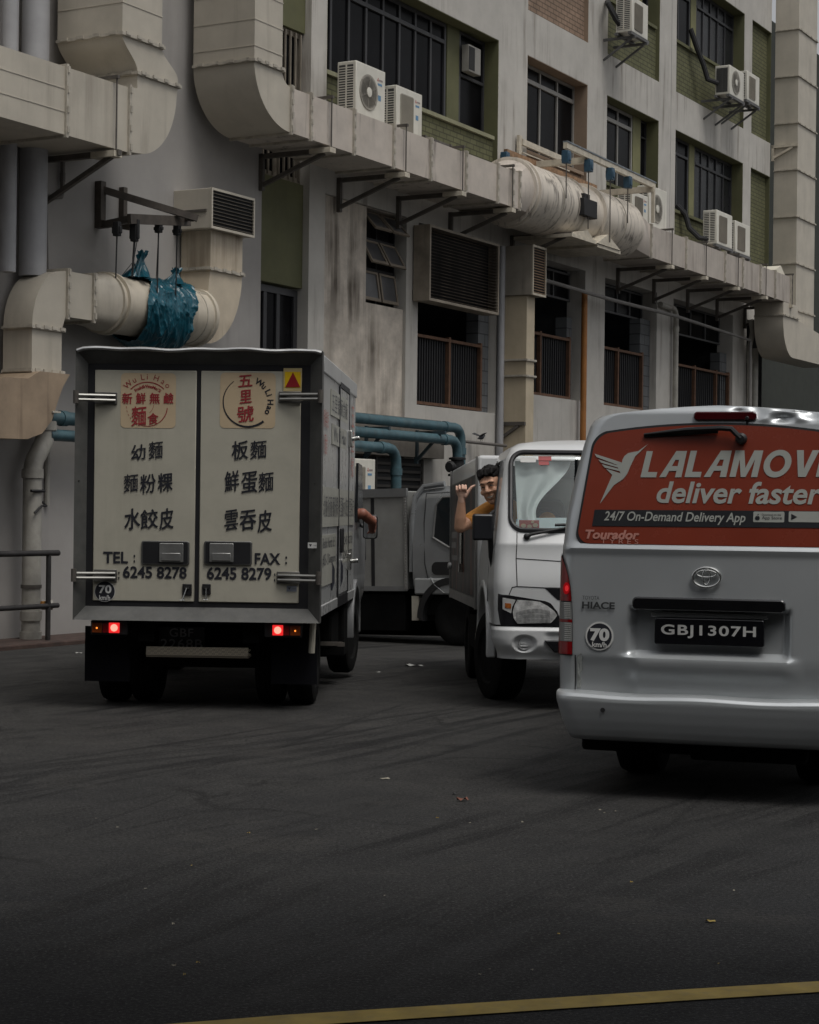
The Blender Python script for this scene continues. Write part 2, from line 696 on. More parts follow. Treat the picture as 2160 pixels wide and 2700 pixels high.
BAYS = [(6.51, 11.87), (12.96, 15.48), (16.37, 18.95), (19.86, 23.95), (24.47, 25.8)]
holes = [(4.92, 6.10, -.4, 9.22)]
for a, c in BAYS:
    holes += [(a, c, 6.65, 9.22), (a, c, 9.98, 12.5)]
holes += [(6.515, 8.85, -.4, 5.9), (9.22, 11.9, 3.11, 5.87), (12.62, 15.48, 3.51, 5.87), (16.38, 18.97, 3.5, 5.85), (19.86, 23.42, 3.2, 5.83), (24.32, 25.8, -.4, 5.83)]
wall = part(holed((4.92, 25.8), (-.4, 13.6), holes), 'wall', WALL, bld, smooth=0)
g = MB().fb(-9, 4.9195, -.36, 0, -.4, 13.6)
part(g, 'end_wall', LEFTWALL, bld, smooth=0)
# joint on one pilaster
part(MB().fb(19.585, 19.6, -.02, .0025, 5.9, 13.5), 'expansion_joint', M('joint_grey', (.28, .27, .26), .9), bld)

# stained infill with the awning window cut out of it
g = MB()
for a in ((6.52, 7.74, -.4, 5.895), (7.7401, 8.848, -.4, 4.51), (7.7401, 8.848, 5.885, 5.897)):
    g.fb(a[0], a[1], -.3, -.05, a[2], a[3])
part(g, 'infill_wall', DIRTY, bld, smooth=0)

# narrow left bay: olive panels, barred window, dark doors
for a, c in ((4.53, 5.95), (8.03, 9.2)):
    part(MB().fb(4.925, 6.095, -.3, -.1, a, c), 'olive_panel', GREEN, bld, smooth=0)


def window(t0, t1, z0, z1, n, mull, transom=None, fmat=ALU, gmat=DARKGLASS, fw=.045, bars=0, trans_w=None):
    g = MB()
    d0, d1 = n, n + .05
    g.fb(t0, t0 + fw, d0, d1, z0, z1).fb(t1 - fw, t1, d0, d1, z0, z1)
    g.fb(t0 + fw, t1 - fw, d0, d1, z0, z0 + fw).fb(t0 + fw, t1 - fw, d0, d1, z1 - fw, z1)
    tw = trans_w or fw
    for m_ in mull:
        if transom:
            g.fb(m_ - fw * .45, m_ + fw * .45, d0, d1 - .006, z0 + fw, transom - tw / 2)
            g.fb(m_ - fw * .45, m_ + fw * .45, d0, d1 - .006, transom + tw / 2, z1 - fw)
        else:
            g.fb(m_ - fw * .45, m_ + fw * .45, d0, d1 - .006, z0 + fw, z1 - fw)
    if transom:
        g.fb(t0 + fw, t1 - fw, d0, d1 + .008, transom - tw / 2, transom + tw / 2)
    w = part(g, 'window', fmat, bld, smooth=0)
    gp = MB()
    ed = [t0 + fw * .5] + list(mull) + [t1 - fw * .5]
    for k, (a, c) in enumerate(zip(ed, ed[1:])):
        q = .008 * ((k % 3) - 1)
        gp.add([(a, -(n + .018 + q), z0 + .02), (c, -(n + .018 - q * .4), z0 + .02), (c, -(n + .018 - q * .4), z1 - .02), (a, -(n + .018 + q), z1 - .02)], [(0, 1, 2, 3)])
    part(gp, 'pane', gmat, w, smooth=0)
    if bars:
        gb = MB()
        for k in range(bars):
            x = t0 + (k + .5) * (t1 - t0) / bars
            gb.fb(x - .012, x + .012, n + .06, n + .085, z0 + .02, z1 - .02)
        part(gb, 'bars', fmat, w, smooth=0)
    return w


BARF = M('weathered_timber_frame', (.2, .175, .14), .7, mott=.3)
window(4.93, 6.09, 5.96, 8.02, -.2, [5.51], None, BARF, bars=9, fw=.07)
window(4.93, 6.09, 2.2, 4.5, -.22, [5.3, 5.62], None, DARKFRAME, fw=.09)
part(MB().fb(4.93, 6.09, -.3, -.15, -.4, 2.19), 'olive_panel', GREEN, bld, smooth=0)


def surround(a, c, z0, z1, m, n0=-.355):
    """painted lining of an opening: right side, head and sill"""
    g = MB()
    g.fb(c - .012, c - .001, n0, -.004, z0 + .001, z1 - .013)
    g.fb(a + .001, a + .012, n0, -.004, z0 + .001, z1 - .013)
    g.fb(a + .001, c - .001, n0, -.004, z1 - .012, z1 - .001)
    return part(g, 'opening_lining', m, bld, smooth=0)


def brick(a, c, z0, z1, m, n=-.08):
    return part(MB().fb(a + .013, c - .013, -.3, n, z0, z1), 'brick_panel', m, bld, smooth=0)


def sill(a, c, z, m):
    return part(MB().fb(a + .014, c - .06, -.3, -.03, z, z + .06), 'sill', m, bld, smooth=0)


def pier(a, c, z0, z1, m):
    return part(MB().fb(a, c, -.34, -.24, z0, z1), 'window_pier', m, bld, smooth=0)


for z0, zs, z1, up in ((6.65, 7.58, 9.22, 0), (9.98, 11.0, 12.5, 1)):
    w0 = zs + .06
    # bay 1
    surround(6.51, 11.87, z0, z1, GREEN)
    brick(6.51, 11.87, z0 + .001, zs, GREENBRICK)
    sill(6.51, 11.87, zs, M('sill_paint', (.24, .235, .15), .8, streak=.5))
    window(6.53, 10.5, w0, z1 - .02, -.3, [6.53 + .497 * k for k in range(1, 8)], z1 - .32, DARKFRAME, fw=.06)
    pier(10.52, 10.93, w0, z1 - .014, GREEN)
    window(10.95, 11.85, w0, z1 - .02, -.3, [], z1 - .72, DARKFRAME, fw=.05)
    # bay 2
    surround(12.96, 15.48, z0, z1, TAN)
    brick(12.96, 15.48, z0 + .001, zs, TANBRICK)
    sill(12.96, 15.48, zs, TAN)
    window(12.98, 15.46, w0, z1 - .02, -.3, [13.42, 14.02, 14.74], z1 - .3, ALU, fw=.045, trans_w=.07)
    # bay 3
    surround(16.37, 18.95, z0, z1, GREEN)
    brick(16.37, 18.95, z0 + .001, zs, GREENBRICK)
    sill(16.37, 18.95, zs, GREEN)
    window(16.39, 18.2, w0, z1 - .02, -.3, [16.95, 17.5], z1 - .3, ALU, fw=.05, trans_w=.07)
    pier(18.22, 18.6, w0, z1 - .014, M('pale_olive_paint', (.19, .185, .09), .75, streak=.3))
    window(18.62, 18.93, w0, z1 - .02, -.3, [], z1 - .35, DARKFRAME, fw=.03)
    # bay 4
    surround(19.86, 23.95, z0, z1, GREEN)
    brick(19.86, 23.95, z0 + .001, zs, GREENBRICK)
    sill(19.86, 23.95, zs, GREEN)
    window(19.88, 21.26, w0, z1 - .02, -.3, [20.6], z1 - .35, DARKFRAME, fw=.05)
    pier(21.28, 21.58, w0, z1 - .014, MATS['pale_olive_paint'])
    window(21.6, 23.93, w0, z1 - .02, -.3, [22.05, 22.5, 22.95, 23.4], z1 - .36, DARKFRAME, gmat=M('grey_window_glass', (.02, .021, .023), .25, mott=.5, mscale=1., spec=.15), fw=.05)
    # bay 5: brick only
    surround(24.47, 25.8, z0, z1, GREEN)
    brick(24.47, 25.8, z0 + .001, z1 - .014, GREENBRICK, n=-.1)
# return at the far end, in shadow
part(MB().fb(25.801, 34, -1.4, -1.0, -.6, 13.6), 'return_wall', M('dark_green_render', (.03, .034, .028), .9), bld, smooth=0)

# awning window with six tilted lights
w = part(MB().fb(7.745, 7.775, -.28, -.2, 4.515, 5.88).fb(8.81, 8.84, -.28, -.2, 4.515, 5.88).fb(8.28, 8.31, -.28, -.2, 4.515, 5.88)
         .fb(7.775, 8.81, -.28, -.202, 4.515, 4.54).fb(7.775, 8.81, -.28, -.202, 5.02, 5.06).fb(7.775, 8.81, -.28, -.202, 5.46, 5.5), 'window', DARKFRAME, bld, smooth=0)
TIMBER = M('window_light_frame', (.21, .175, .135), .65, mott=.2)
PGL = M('dusty_pane', (.075, .075, .078), .35, mott=.3)
for (zt, h, ang) in ((5.86, .38, 42), (5.44, .4, 30), (5.0, .44, 9)):
    for (a, c) in ((7.79, 8.27), (8.32, 8.8)):
        ca, sa = math.cos(R(ang)), math.sin(R(ang))

        def tp(t, s, o):
            return (t, -(-.19 + sa * s + ca * o), zt - ca * s + sa * o)
        f = MB()
        pg = MB()
        for (x0, x1, s0, s1) in ((a, a + .04, 0, h), (c - .04, c, 0, h), (a + .04, c - .04, 0, .035), (a + .04, c - .04, h - .045, h)):
            vs = [tp(x, s, o) for o in (0, .03) for (x, s) in ((x0, s0), (x1, s0), (x1, s1), (x0, s1))]
            f.add(vs, [(0, 1, 2, 3), (7, 6, 5, 4), (0, 4, 5, 1), (1, 5, 6, 2), (2, 6, 7, 3), (3, 7, 4, 0)])
        fo = part(f, 'window_light', TIMBER, w, smooth=0)
        pg.add([tp(a + .02, .02, .015), tp(c - .02, .02, .015), tp(c - .02, h - .02, .015), tp(a + .02, h - .02, .015)], [(0, 1, 2, 3)])
        part(pg, 'pane', PGL, w, smooth=0)
part(MB().fb(7.745, 8.84, -.32, -.29, 4.515, 5.88), 'blind', BLACK, bld, smooth=0)

# dark rooms behind the open ground floor
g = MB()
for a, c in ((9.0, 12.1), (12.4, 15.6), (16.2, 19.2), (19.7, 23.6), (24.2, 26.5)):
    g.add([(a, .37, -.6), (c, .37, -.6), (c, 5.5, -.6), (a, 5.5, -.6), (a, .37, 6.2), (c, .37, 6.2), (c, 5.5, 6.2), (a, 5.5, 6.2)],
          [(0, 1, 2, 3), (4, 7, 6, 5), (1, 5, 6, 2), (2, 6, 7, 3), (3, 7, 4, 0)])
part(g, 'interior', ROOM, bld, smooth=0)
for a, c, z0, z1 in ((11.52, 11.895, 3.115, 4.95), (15.0, 15.22, 3.52, 5.0), (18.45, 18.96, 3.51, 5.3), (23.0, 23.415, 3.21, 5.0)):
    part(MB().fb(a, c, -.36, -.14, z0, z1), 'blockwork', BLOCK, bld, smooth=0)
# clerestory frames above the openings
for a, c, z in ((12.64, 15.46, 5.32), (16.4, 18.94, 5.3), (19.88, 23.4, 5.2)):
    window(a, c, z, 5.82, -.34, [a + (c - a) * k / 4 for k in (1, 2, 3)], None, M('clerestory_frame', (.09, .09, .092), .6), fw=.035)


def railing(a, c, z0, z1, mull, nb):
    g = MB()
    g.fb(a, c, -.12, -.06, z0, z0 + .045).fb(a, c, -.12, -.06, z1 - .045, z1)
    for x in [a + .025] + list(mull) + [c - .025]:
        g.fb(x - .03, x + .03, -.123, -.057, z0 - .001, z1 + .03)
    r = part(g, 'railing', RUSTY, bld, smooth=0)
    b = MB()
    for k in range(nb):
        x = a + (k + .5) * (c - a) / nb
        b.fb(x - .014, x + .014, -.15, -.125, z0 + .01, z1 - .01)
    part(b, 'bars', BLACKBAR, r, smooth=0)


railing(9.25, 11.51, 3.13, 4.2, [10.39], 28)
railing(12.64, 15.0, 3.52, 4.6, [13.75], 26)
railing(16.4, 18.44, 3.51, 4.6, [17.2], 22)
railing(19.9, 23.4, 3.22, 4.56, [21.3, 22.6], 30)

# ------------------------------------------------------------------ large sooty louvre over the first opening
lv = fthing('louvre_grille', 'large soot streaked louvre grille above the barred opening', 'grille', 10.2, .1, 4.6)
g = MB().fb(9.03, 9.07, .02, .3, 4.66, 5.8).fb(11.34, 11.38, .02, .3, 4.66, 5.8).fb(9.07, 11.34, .02, .298, 4.66, 4.7).fb(9.07, 11.34, .02, .298, 5.76, 5.8)
g.fb(9.06, 9.22, .0, .02, 4.66, 5.8)
part(g, 'frame', M('louvre_frame', (.28, .24, .19), .6, mott=.3, streak=.5), lv, smooth=0)
g = MB()
for k in range(22):
    z = 4.715 + k * .0485
    g.add([(9.07, -.28, z), (11.34, -.28, z), (11.34, -.23, z + .016), (9.07, -.23, z + .016), (9.07, -.285, z + .006), (11.34, -.285, z + .006), (11.34, -.235, z + .022), (9.07, -.235, z + .022)],
          [(0, 1, 2, 3), (7, 6, 5, 4), (0, 4, 5, 1), (3, 2, 6, 7)])
part(g, 'slats', SOOT, lv, smooth=0)
part(MB().fb(9.07, 11.34, .1, .12, 4.7, 5.76), 'backing', BLACK, lv, smooth=0)

# unseen block and canopy, added behind the photographer to shade the near road
ob = thing('shading_building', 'unseen grey concrete block with a shading canopy, added behind the photographer', 'building', place0(0, -7., 0))
CONC = M('grey_concrete_block', (.16, .155, .15), .9, mott=.15)
g = MB()
g.box(-30, 26, -12, 0, 0, 15)
part(g, 'wall', CONC, ob, smooth=0)
part(MB().box(-26, 24, .001, 12.3, 4.0, 4.4), 'canopy', CONC, ob, smooth=0)
for x in (-20., 16.):
    part(MB().box(x - .2, x + .2, 11.6, 12., 0, 3.999), 'column', CONC, ob, smooth=0)
# ------------------------------------------------------------------ ducts
def arc(cx, cz, r, a0, a1, n=14):
    return [(cx + r * math.cos(R(a0 + (a1 - a0) * k / n)), cz + r * math.sin(R(a0 + (a1 - a0) * k / n))) for k in range(n + 1)]


def flange_v(parent, t, n0, n1, z0, z1, w=.035, out=.03, m=None):
    """upright joint ring round a horizontal duct"""
    g = MB().fb(t - w / 2, t + w / 2, n0 - .01, n1 + out, z0 - out, z0 + .012).fb(t - w / 2, t + w / 2, n0 - .01, n1 + out, z1 - .012, z1 + out)
    g.fb(t - w / 2, t + w / 2, n1 - .012, n1 + out - .001, z0 + .012, z1 - .012)
    # clips on the front edge
    for k in range(4):
        z = z0 + (k + .1) * (z1 - z0) / 3.4
        g.fb(t - w * .2, t + w * .75, n1 + out - .002, n1 + out + .012, z, z + .07)
    return part(g, 'flange', m or FLANGE, parent, smooth=0)


def flange_h(parent, t0, t1, n0, n1, z, w=.035, out=.03, m=None):
    g = MB().fb(t0 - out, t1 + out, n1 - .012, n1 + out, z - w / 2, z + w / 2)
    g.fb(t0 - out, t0 + .012, n0, n1 - .012, z - w / 2 + .001, z + w / 2 - .001).fb(t1 - .012, t1 + out, n0, n1 - .012, z - w / 2 + .001, z + w / 2 - .001)
    for k in range(4):
        t = t0 + (k + .15) * (t1 - t0) / 3.6
        g.fb(t, t + .08, n1 + out - .002, n1 + out + .01, z - w * .2, z + w * .8)
        q = n0 + (k + .3) * (n1 - n0) / 4
        g.fb(t0 - out - .01, t0 - out + .002, q, q + .1, z - w * .2, z + w * .8)
    return part(g, 'flange', m or FLANGE, parent, smooth=0)


def wall_bracket(parent, t, n1, z, drop=.42, m=None, n0=0.):
    g = MB()
    g.bar((t, -n0, z - .035), (t, -n1, z - .035), .06, .06)
    g.bar((t, -(n0 + .02), z - drop), (t, -(n1 - .12), z - .07), .05, .05)
    g.bar((t, -(n0 + .03), z - drop - .06), (t, -(n0 + .03), z), .06, .06)
    return part(g, 'support_bracket', m or STEEL, parent, smooth=0)


def hanger(parent, t, n1, z0, z1):
    g = MB()
    g.tube([(t, -(n1 + .045), z0 - .03), (t, -(n1 + .045), z1 + .05)], .011, 6)
    g.fb(t - .02, t + .02, n1 - .35, n1 + .07, z1 + .04, z1 + .075)
    o = part(g, 'hanger_rod', STEEL, parent)
    part(MB().fb(t - .07, t + .07, n1 - .25, n1 + .07, z0 - .1, z0 - .035), 'hanger_foot', CREAMSTEEL, o, smooth=0)
    return o


N0, N1 = .15, 1.05
ZB, ZT = 6.19, 6.75
# --- long main duct: drop, elbow, straight, round fan section, straight
md = fthing('air_duct', 'long cream air duct crossing the facade with a fat round fan section in its middle', 'air duct', 4., .6, 6.2)
poly = [(3.14, 13.0), (3.14, 6.93)] + [(3.14 + .82 * (1 - math.cos(R(a))), 6.93 - .74 * math.sin(R(a))) for a in range(6, 91, 6)] + [(3.96, ZT)] + \
       [(3.96 - .2 * math.sin(R(a)), ZT + .18 * (1 - math.cos(R(a)))) for a in range(15, 90, 15)] + [(3.76, ZT + .2), (3.76, 13.0)]
g = MB().prism(poly, -N0, -N1, 'y')
part(g, 'duct_drop', DUCT, md, smooth=25)
g = MB().fb(3.961, 10.53, N0, N1, ZB, ZT)
part(g, 'duct_straight', DUCTDIRTY, md, smooth=0)
part(MB().fb(15.95, 24.13, N0, N1, 6.12, 6.69), 'duct_straight', M('dusty_duct_paint', (.43, .385, .34), .6, mott=.1, streak=.7, sscale=9., scol=(.12, .09, .07), sthr=.45), md, smooth=0)
flange_h(md, 3.14, 3.76, N0, N1, 6.92)
flange_h(md, 3.14, 3.76, N0, N1, 8.3)
for z in (7.1, 7.42, 7.75, 8.05):     # pressed cross ribs
    part(MB().fb(3.135, 3.765, N0, N1 + .006, z - .006, z + .006), 'rib', DUCT, md, smooth=0)
for t in (3.96, 4.42, 5.49, 6.55, 7.62, 8.7, 9.75, 10.27, 10.51):
    flange_v(md, t, N0, N1, ZB, ZT)
for t in (15.97, 17.73, 18.72 + 1.17, 20.95, 22.05, 23.03, 24.1):
    flange_v(md, t, N0, N1, 6.12, 6.69, w=.03)
for t in (4.87, 6.84, 8.54, 10.2):
    wall_bracket(md, t, N1 + .06, ZB - .03)
    hanger(md, t, N1, ZB, ZT)
for t in (12.4, 16.92, 18.73, 20.58, 22.33, 24.12):
    wall_bracket(md, t, N1 + .06, 6.09)
    if t > 13:
        hanger(md, t, N1, 6.12, 6.69)
# square-to-round tapers and the fan casing
CX_N, CX_Z, CR = .6, 6.57, .53


def taper(t0, t1, zb, zt):
    g = MB()
    n = 40
    ring = []
    for k in range(n):
        a = 2 * PI * k / n
        c, s = math.cos(a), math.sin(a)
        q = 1 / max(abs(c), abs(s))
        sq = (t0, -(CX_N + .45 * c * q), (zb + zt) / 2 + (zt - zb) / 2 * s * q)
        ci = (t1, -(CX_N + (CR - .03) * c), CX_Z + (CR - .03) * s)
        ring.append((sq, ci))
    g.add([p[0] for p in ring] + [p[1] for p in ring], [(k, (k + 1) % n, n + (k + 1) % n, n + k) for k in range(n)])
    return part(g, 'duct_taper', DUCTDIRTY, md, smooth=50)


taper(10.53, 10.98, ZB, ZT)
taper(15.95, 15.5, 6.12, 6.69)
FANCASE = M('streaked_fan_casing', (.62, .56, .48), .42, mott=.08, mscale=2., streak=.85, sscale=10., scol=(.06, .048, .038), sthr=.5, sw=.14)
g = MB().lathe([(CR - .03, 10.97), (CR + .015, 10.98), (CR + .015, 11.03), (CR - .015, 11.04), (CR - .015, 11.1), (CR + .03, 11.11), (CR + .03, 11.2), (CR, 11.21), (CR, 12.9), (CR + .025, 12.905), (CR + .025, 12.96), (CR - .03, 12.965),
                (CR - .03, 13.72), (CR + .03, 13.725), (CR + .03, 13.8), (CR, 13.81), (CR, 15.47), (CR - .03, 15.5)], (0, -CX_N, CX_Z), 'x', 56)
fan = part(g, 'fan_casing', FANCASE, md, smooth=40)
for t in (12.05, 14.65):
    g = MB().lathe([(CR - .01, t - .012), (CR + .008, t - .012), (CR + .008, t + .012), (CR - .01, t + .012)], (0, -CX_N, CX_Z), 'x', 56)
    part(g, 'strap', FLANGE, fan)
part(MB().fb(12.68, 13.22, 1.0, 1.2, 6.4, 6.69).fb(12.78, 13.0, .98, 1.16, 6.69, 6.78), 'motor_hatch', BLACK, fan, bevel=.01)
g = MB().prism([(12.35, 6.06), (13.3, 6.06), (13.0, 6.2)], -.9, -1.12, 'y')
g.prism([(13.3, 6.02), (14.3, 6.02), (13.75, 6.22)], -.95, -1.17, 'y')
g.fb(12.3, 13.35, .1, 1.15, 6.0, 6.055).fb(13.35, 14.35, .1, 1.15, 5.96, 6.015)
part(g, 'saddle', CREAMSTEEL, fan, smooth=0)
part(MB().fb(11.22, 15.46, .58, .62, CX_Z + CR - .004, CX_Z + CR + .01), 'lock_seam', FLANGE, fan, smooth=0)
g = MB().prism([(23.2, 6.69), (24.1, 6.69), (23.75, 6.9)], -.2, -.95, 'y')
part(g, 'branch_hood', M('white_hood', (.66, .62, .52), .5, mott=.06), md, smooth=0)

# --- upper left duct: drop with an offset, elbow turning left along the wall
d1 = fthing('air_duct', 'upper left cream air duct that drops, steps sideways and turns left along the wall', 'air duct', .9, .6, 5.4)


def s_bend(z):
    return .28 * sstep(6.65, 6.30, z)


prof = [(z, s_bend(z)) for z in [6.65 - .35 * k / 10 for k in range(11)]]
poly = [(.56, 13.0), (.56, 6.651), (1.28, 6.651), (1.28, 13.0)]
part(MB().prism(poly, -N0, -N1, 'y'), 'duct_drop', DUCT, d1, smooth=0)
left = [(.56 + s, z) for z, s in prof]
right = [(1.28 + .31 * sstep(6.65, 6.36, z), z) for z, s in prof]
part(MB().prism(left + right[::-1], -N0, -N1, 'y'), 'duct_offset', DUCT, d1, smooth=30)
poly = [(.84, 6.28), (.84, 6.11), (.69, 6.10), (.69, 5.39)] + [(.85 + .72 * math.sin(R(a)), 6.2 - .8 * math.cos(R(a))) for a in range(8, 91, 6)] + [(1.59, 6.28)]
part(MB().prism(poly, -N0, -N1, 'y'), 'duct_elbow', DUCT, d1, smooth=25)
part(MB().fb(-9, .689, N0, N1, 5.38, 6.09), 'duct_straight', DUCT, d1, smooth=0)
flange_h(d1, .56, 1.28, N0, N1, 6.655)
flange_h(d1, .84, 1.6, N0, N1, 6.28)
flange_h(d1, .56, 1.28, N0, N1, 7.75)
for z in (7.0, 7.35):
    part(MB().fb(.555, 1.285, N0, N1 + .006, z - .006, z + .006), 'rib', DUCT, d1, smooth=0)
for t in (.69, -.38, -1.5, -2.6):
    flange_v(d1, t, N0, N1, 5.38, 6.09)
for z in (5.62, 5.86):
    part(MB().fb(-9, -.4, N0, N1 + .006, z - .005, z + .005), 'rib', DUCT, d1, smooth=0)
for t in (.42, -1.9):
    wall_bracket(d1, t, N1 + .1, 5.36, drop=.55)
    hanger(d1, t, N1, 5.38, 6.09)

# --- lower left duct with the wrapped round fan
d3 = fthing('air_duct', 'lower left cream air duct with a round fan section wrapped in blue plastic', 'air duct', 1.5, .35, 3.5)
n0, n1 = .1, .5
cz, cn, cr = 3.81, .36, .33
poly = [(-.22, 2.94), (-.22, 3.42)] + [(.3 - .52 * math.cos(R(a)), 3.42 + .64 * math.sin(R(a))) for a in range(10, 91, 8)] + [(.33, 4.07), (.33, 3.57), (.27, 3.42), (.27, 2.94)]
part(MB().prism(poly, -n0, -n1, 'y'), 'duct_elbow', DUCT, d3, smooth=25)
part(MB().fb(.331, .82, n0, n1, 3.57, 4.07), 'duct_straight', DUCT, d3, smooth=0)
flange_h(d3, -.22, .27, n0, n1, 3.41)
flange_h(d3, -.22, .27, n0, n1, 2.94)
for t in (.35, .8):
    flange_v(d3, t, n0, n1, 3.57, 4.07)
poly = [(.27, 2.93), (-.22, 2.93), (-.5, 2.75), (-.5, 2.2)] + [(-.5 + .62 * math.sin(R(a)), 2.78 - .58 * math.cos(R(a))) for a in range(8, 66, 8)]
part(MB().prism([(.27, 2.93), (-.22, 2.93), (-.42, 2.84), (-1.6, 2.8), (-1.6, 2.18), (-.42, 2.2), (-.18, 2.27), (-.02, 2.42), (.06, 2.6), (.15, 2.78)], -n0, -n1 - .12, 'y'), 'duct_elbow', DUCTBROWN, d3, smooth=40)
part(MB().fb(-.03, .1, n1 - .2, n1 + .14, 2.5, 2.52), 'flange', FLANGE, d3, smooth=0)
g = MB()
ring = []
n = 36
for k in range(n):
    a = 2 * PI * k / n
    c, s = math.cos(a), math.sin(a)
    q = 1 / max(abs(c), abs(s))
    ring.append(((.82, -(.3 + .2 * c * q), 3.82 + .25 * s * q), (1.12, -(cn + cr * c), cz + cr * s)))
g.add([p[0] for p in ring] + [p[1] for p in ring], [(k, (k + 1) % n, n + (k + 1) % n, n + k) for k in range(n)])
part(g, 'duct_taper', DUCT, d3, smooth=50)
g = MB().lathe([(cr - .01, 1.11), (cr + .02, 1.115), (cr + .02, 1.14), (cr - .005, 1.145), (cr - .005, 1.2), (cr + .03, 1.205), (cr + .03, 1.25), (cr, 1.255), (cr, 2.9), (cr + .025, 2.905), (cr + .025, 2.96), (cr - .02, 2.97), (cr - .02, 3.02)], (0, -cn, cz), 'x', 44)
fan3 = part(g, 'fan_casing', M('old_fan_casing', (.53, .475, .385), .45, mott=.12, streak=.6, sscale=7., scol=(.09, .065, .045)), d3, smooth=40)
for t in (1.75, 2.75):
    part(MB().lathe([(cr - .01, t - .008), (cr + .007, t - .008), (cr + .007, t + .008), (cr - .01, t + .008)], (0, -cn, cz), 'x', 44), 'strap', FLANGE, fan3)
poly = [(3.0, 3.5), (3.0, 4.1), (3.06, 4.15), (3.1, 4.42), (3.79, 4.42)] + [(3.0 + .79 * math.cos(R(a)), 4.42 - .92 * math.sin(R(a))) for a in range(8, 88, 8)]
part(MB().prism(poly, -.03, -.47, 'y'), 'duct_elbow', M('rust_stained_duct', (.5, .43, .33), .5, mott=.12, streak=.9, sscale=6., scol=(.12, .07, .035), sthr=.45), d3, smooth=25)
part(MB().fb(3.1, 3.79, .03, .47, 4.421, 4.895), 'duct_riser', MATS['rust_stained_duct'], d3, smooth=0)
flange_h(d3, 3.1, 3.79, .03, .47, 4.42)
part(MB().fb(2.76, 3.02, .06, .56, 4.05, 4.1), 'fan_bracket', CREAMSTEEL, d3, smooth=0)

# louvred outlet box on top of that riser
lb = fthing('louvre_box', 'cream outlet box with black louvre above the blue wrapped fan', 'vent', 3.4, .3, 4.9)
part(MB().fb(2.97, 3.9, .0, .55, 4.9, 5.385), 'casing', DUCT, lb, bevel=.006)
part(MB().fb(2.965, 3.905, .551, .575, 4.895, 4.925).fb(2.965, 3.905, .551, .575, 5.36, 5.39).fb(2.965, 2.99, .551, .575, 4.925, 5.36).fb(3.88, 3.905, .551, .575, 4.925, 5.36), 'frame', DUCT, lb, smooth=0)
g = MB()
for k in range(10):
    z = 4.935 + k * .0425
    g.add([(2.99, -.572, z), (3.88, -.572, z), (3.88, -.553, z + .008), (2.99, -.553, z + .008), (2.99, -.575, z + .005), (3.88, -.575, z + .005), (3.88, -.556, z + .014), (2.99, -.556, z + .014)], [(0, 1, 2, 3), (7, 6, 5, 4), (0, 4, 5, 1), (3, 2, 6, 7)])
part(g, 'slats', M('dark_louvre', (.12, .105, .085), .5, mott=.3), lb, smooth=0)
part(MB().fb(2.99, 3.88, .5505, .5515, 4.925, 5.36), 'backing', BLACK, lb, smooth=0)
g = MB().fb(2.95, 2.966, .05, .5, 5.1, 5.13)
part(g, 'bracket', STEEL, lb, smooth=0)

# blue plastic wrapped round the fan
TARP = bpy.data.materials.new('blue_plastic')
TARP.use_nodes = True
tb = TARP.node_tree.nodes['Principled BSDF']
tb.inputs['Base Color'].default_value = (.0, .115, .165, 1)
tb.inputs['Roughness'].default_value = .28
tb.inputs['Transmission Weight'].default_value = .0
tn = TARP.node_tree.nodes.new('ShaderNodeTexNoise')
tn.inputs['Scale'].default_value = 9
tn.inputs['Detail'].default_value = 6
tcx = TARP.node_tree.nodes.new('ShaderNodeTexCoord')
mpx = TARP.node_tree.nodes.new('ShaderNodeMapping')
mpx.inputs['Scale'].default_value = (2.2, .7, .8)
mpx.inputs['Rotation'].default_value = (0, .35, 0)
TARP.node_tree.links.new(tcx.outputs['Object'], mpx.inputs[0])
TARP.node_tree.links.new(mpx.outputs[0], tn.inputs['Vector'])
bpx = TARP.node_tree.nodes.new('ShaderNodeBump')
bpx.inputs['Strength'].default_value = .25
bpx.inputs['Distance'].default_value = .05
TARP.node_tree.links.new(tn.outputs['Fac'], bpx.inputs['Height'])
TARP.node_tree.links.new(bpx.outputs[0], tb.inputs['Normal'])
rmp = TARP.node_tree.nodes.new('ShaderNodeMix')
rmp.data_type = 'RGBA'
rmp.inputs[6].default_value = (0, .035, .055, 1)
rmp.inputs[7].default_value = (.004, .105, .15, 1)
TARP.node_tree.links.new(tn.outputs['Fac'], rmp.inputs[0])
TARP.node_tree.links.new(rmp.outputs[2], tb.inputs['Base Color'])
tp_ = fthing('plastic_sheet', 'blue plastic sheet knotted and wrapped round the lower left fan', 'plastic sheet', 2.1, .4, 3.5)


from mathutils import noise as mnoise


def crease(p):
    """sharp irregular folds, drawn out across the sheet"""
    q = 0.
    for k, (f, amp) in enumerate(((2.3, 1.), (5.1, .5), (11., .22))):
        n_ = mnoise.noise(Vector((p[0] * f * 2.4 + p[2] * f * 1.1 + 7 * k, p[1] * f, p[2] * f * .8 - p[0] * f)))
        q += amp * (1 - min(1, abs(n_) * 2.6)) ** 2
    return q


def wrap(u, v):
    a = 2 * PI * u
    t = 1.62 + .93 * v + .09 * math.sin(a) - .1 * math.cos(2 * a) + .03 * math.sin(5 * a) * (v - .5)
    y0_, z0_w = math.cos(a) * .4, math.sin(a) * .4
    r = cr + .018 + .034 * crease((t, y0_, z0_w)) + .03 * math.sin(PI * v) * max(0, -math.sin(a))
    sag = .1 * max(0, -math.sin(a)) * (.3 + .7 * math.sin(PI * v))
    return (t, -(cn + r * math.cos(a)), cz + r * math.sin(a) - sag)


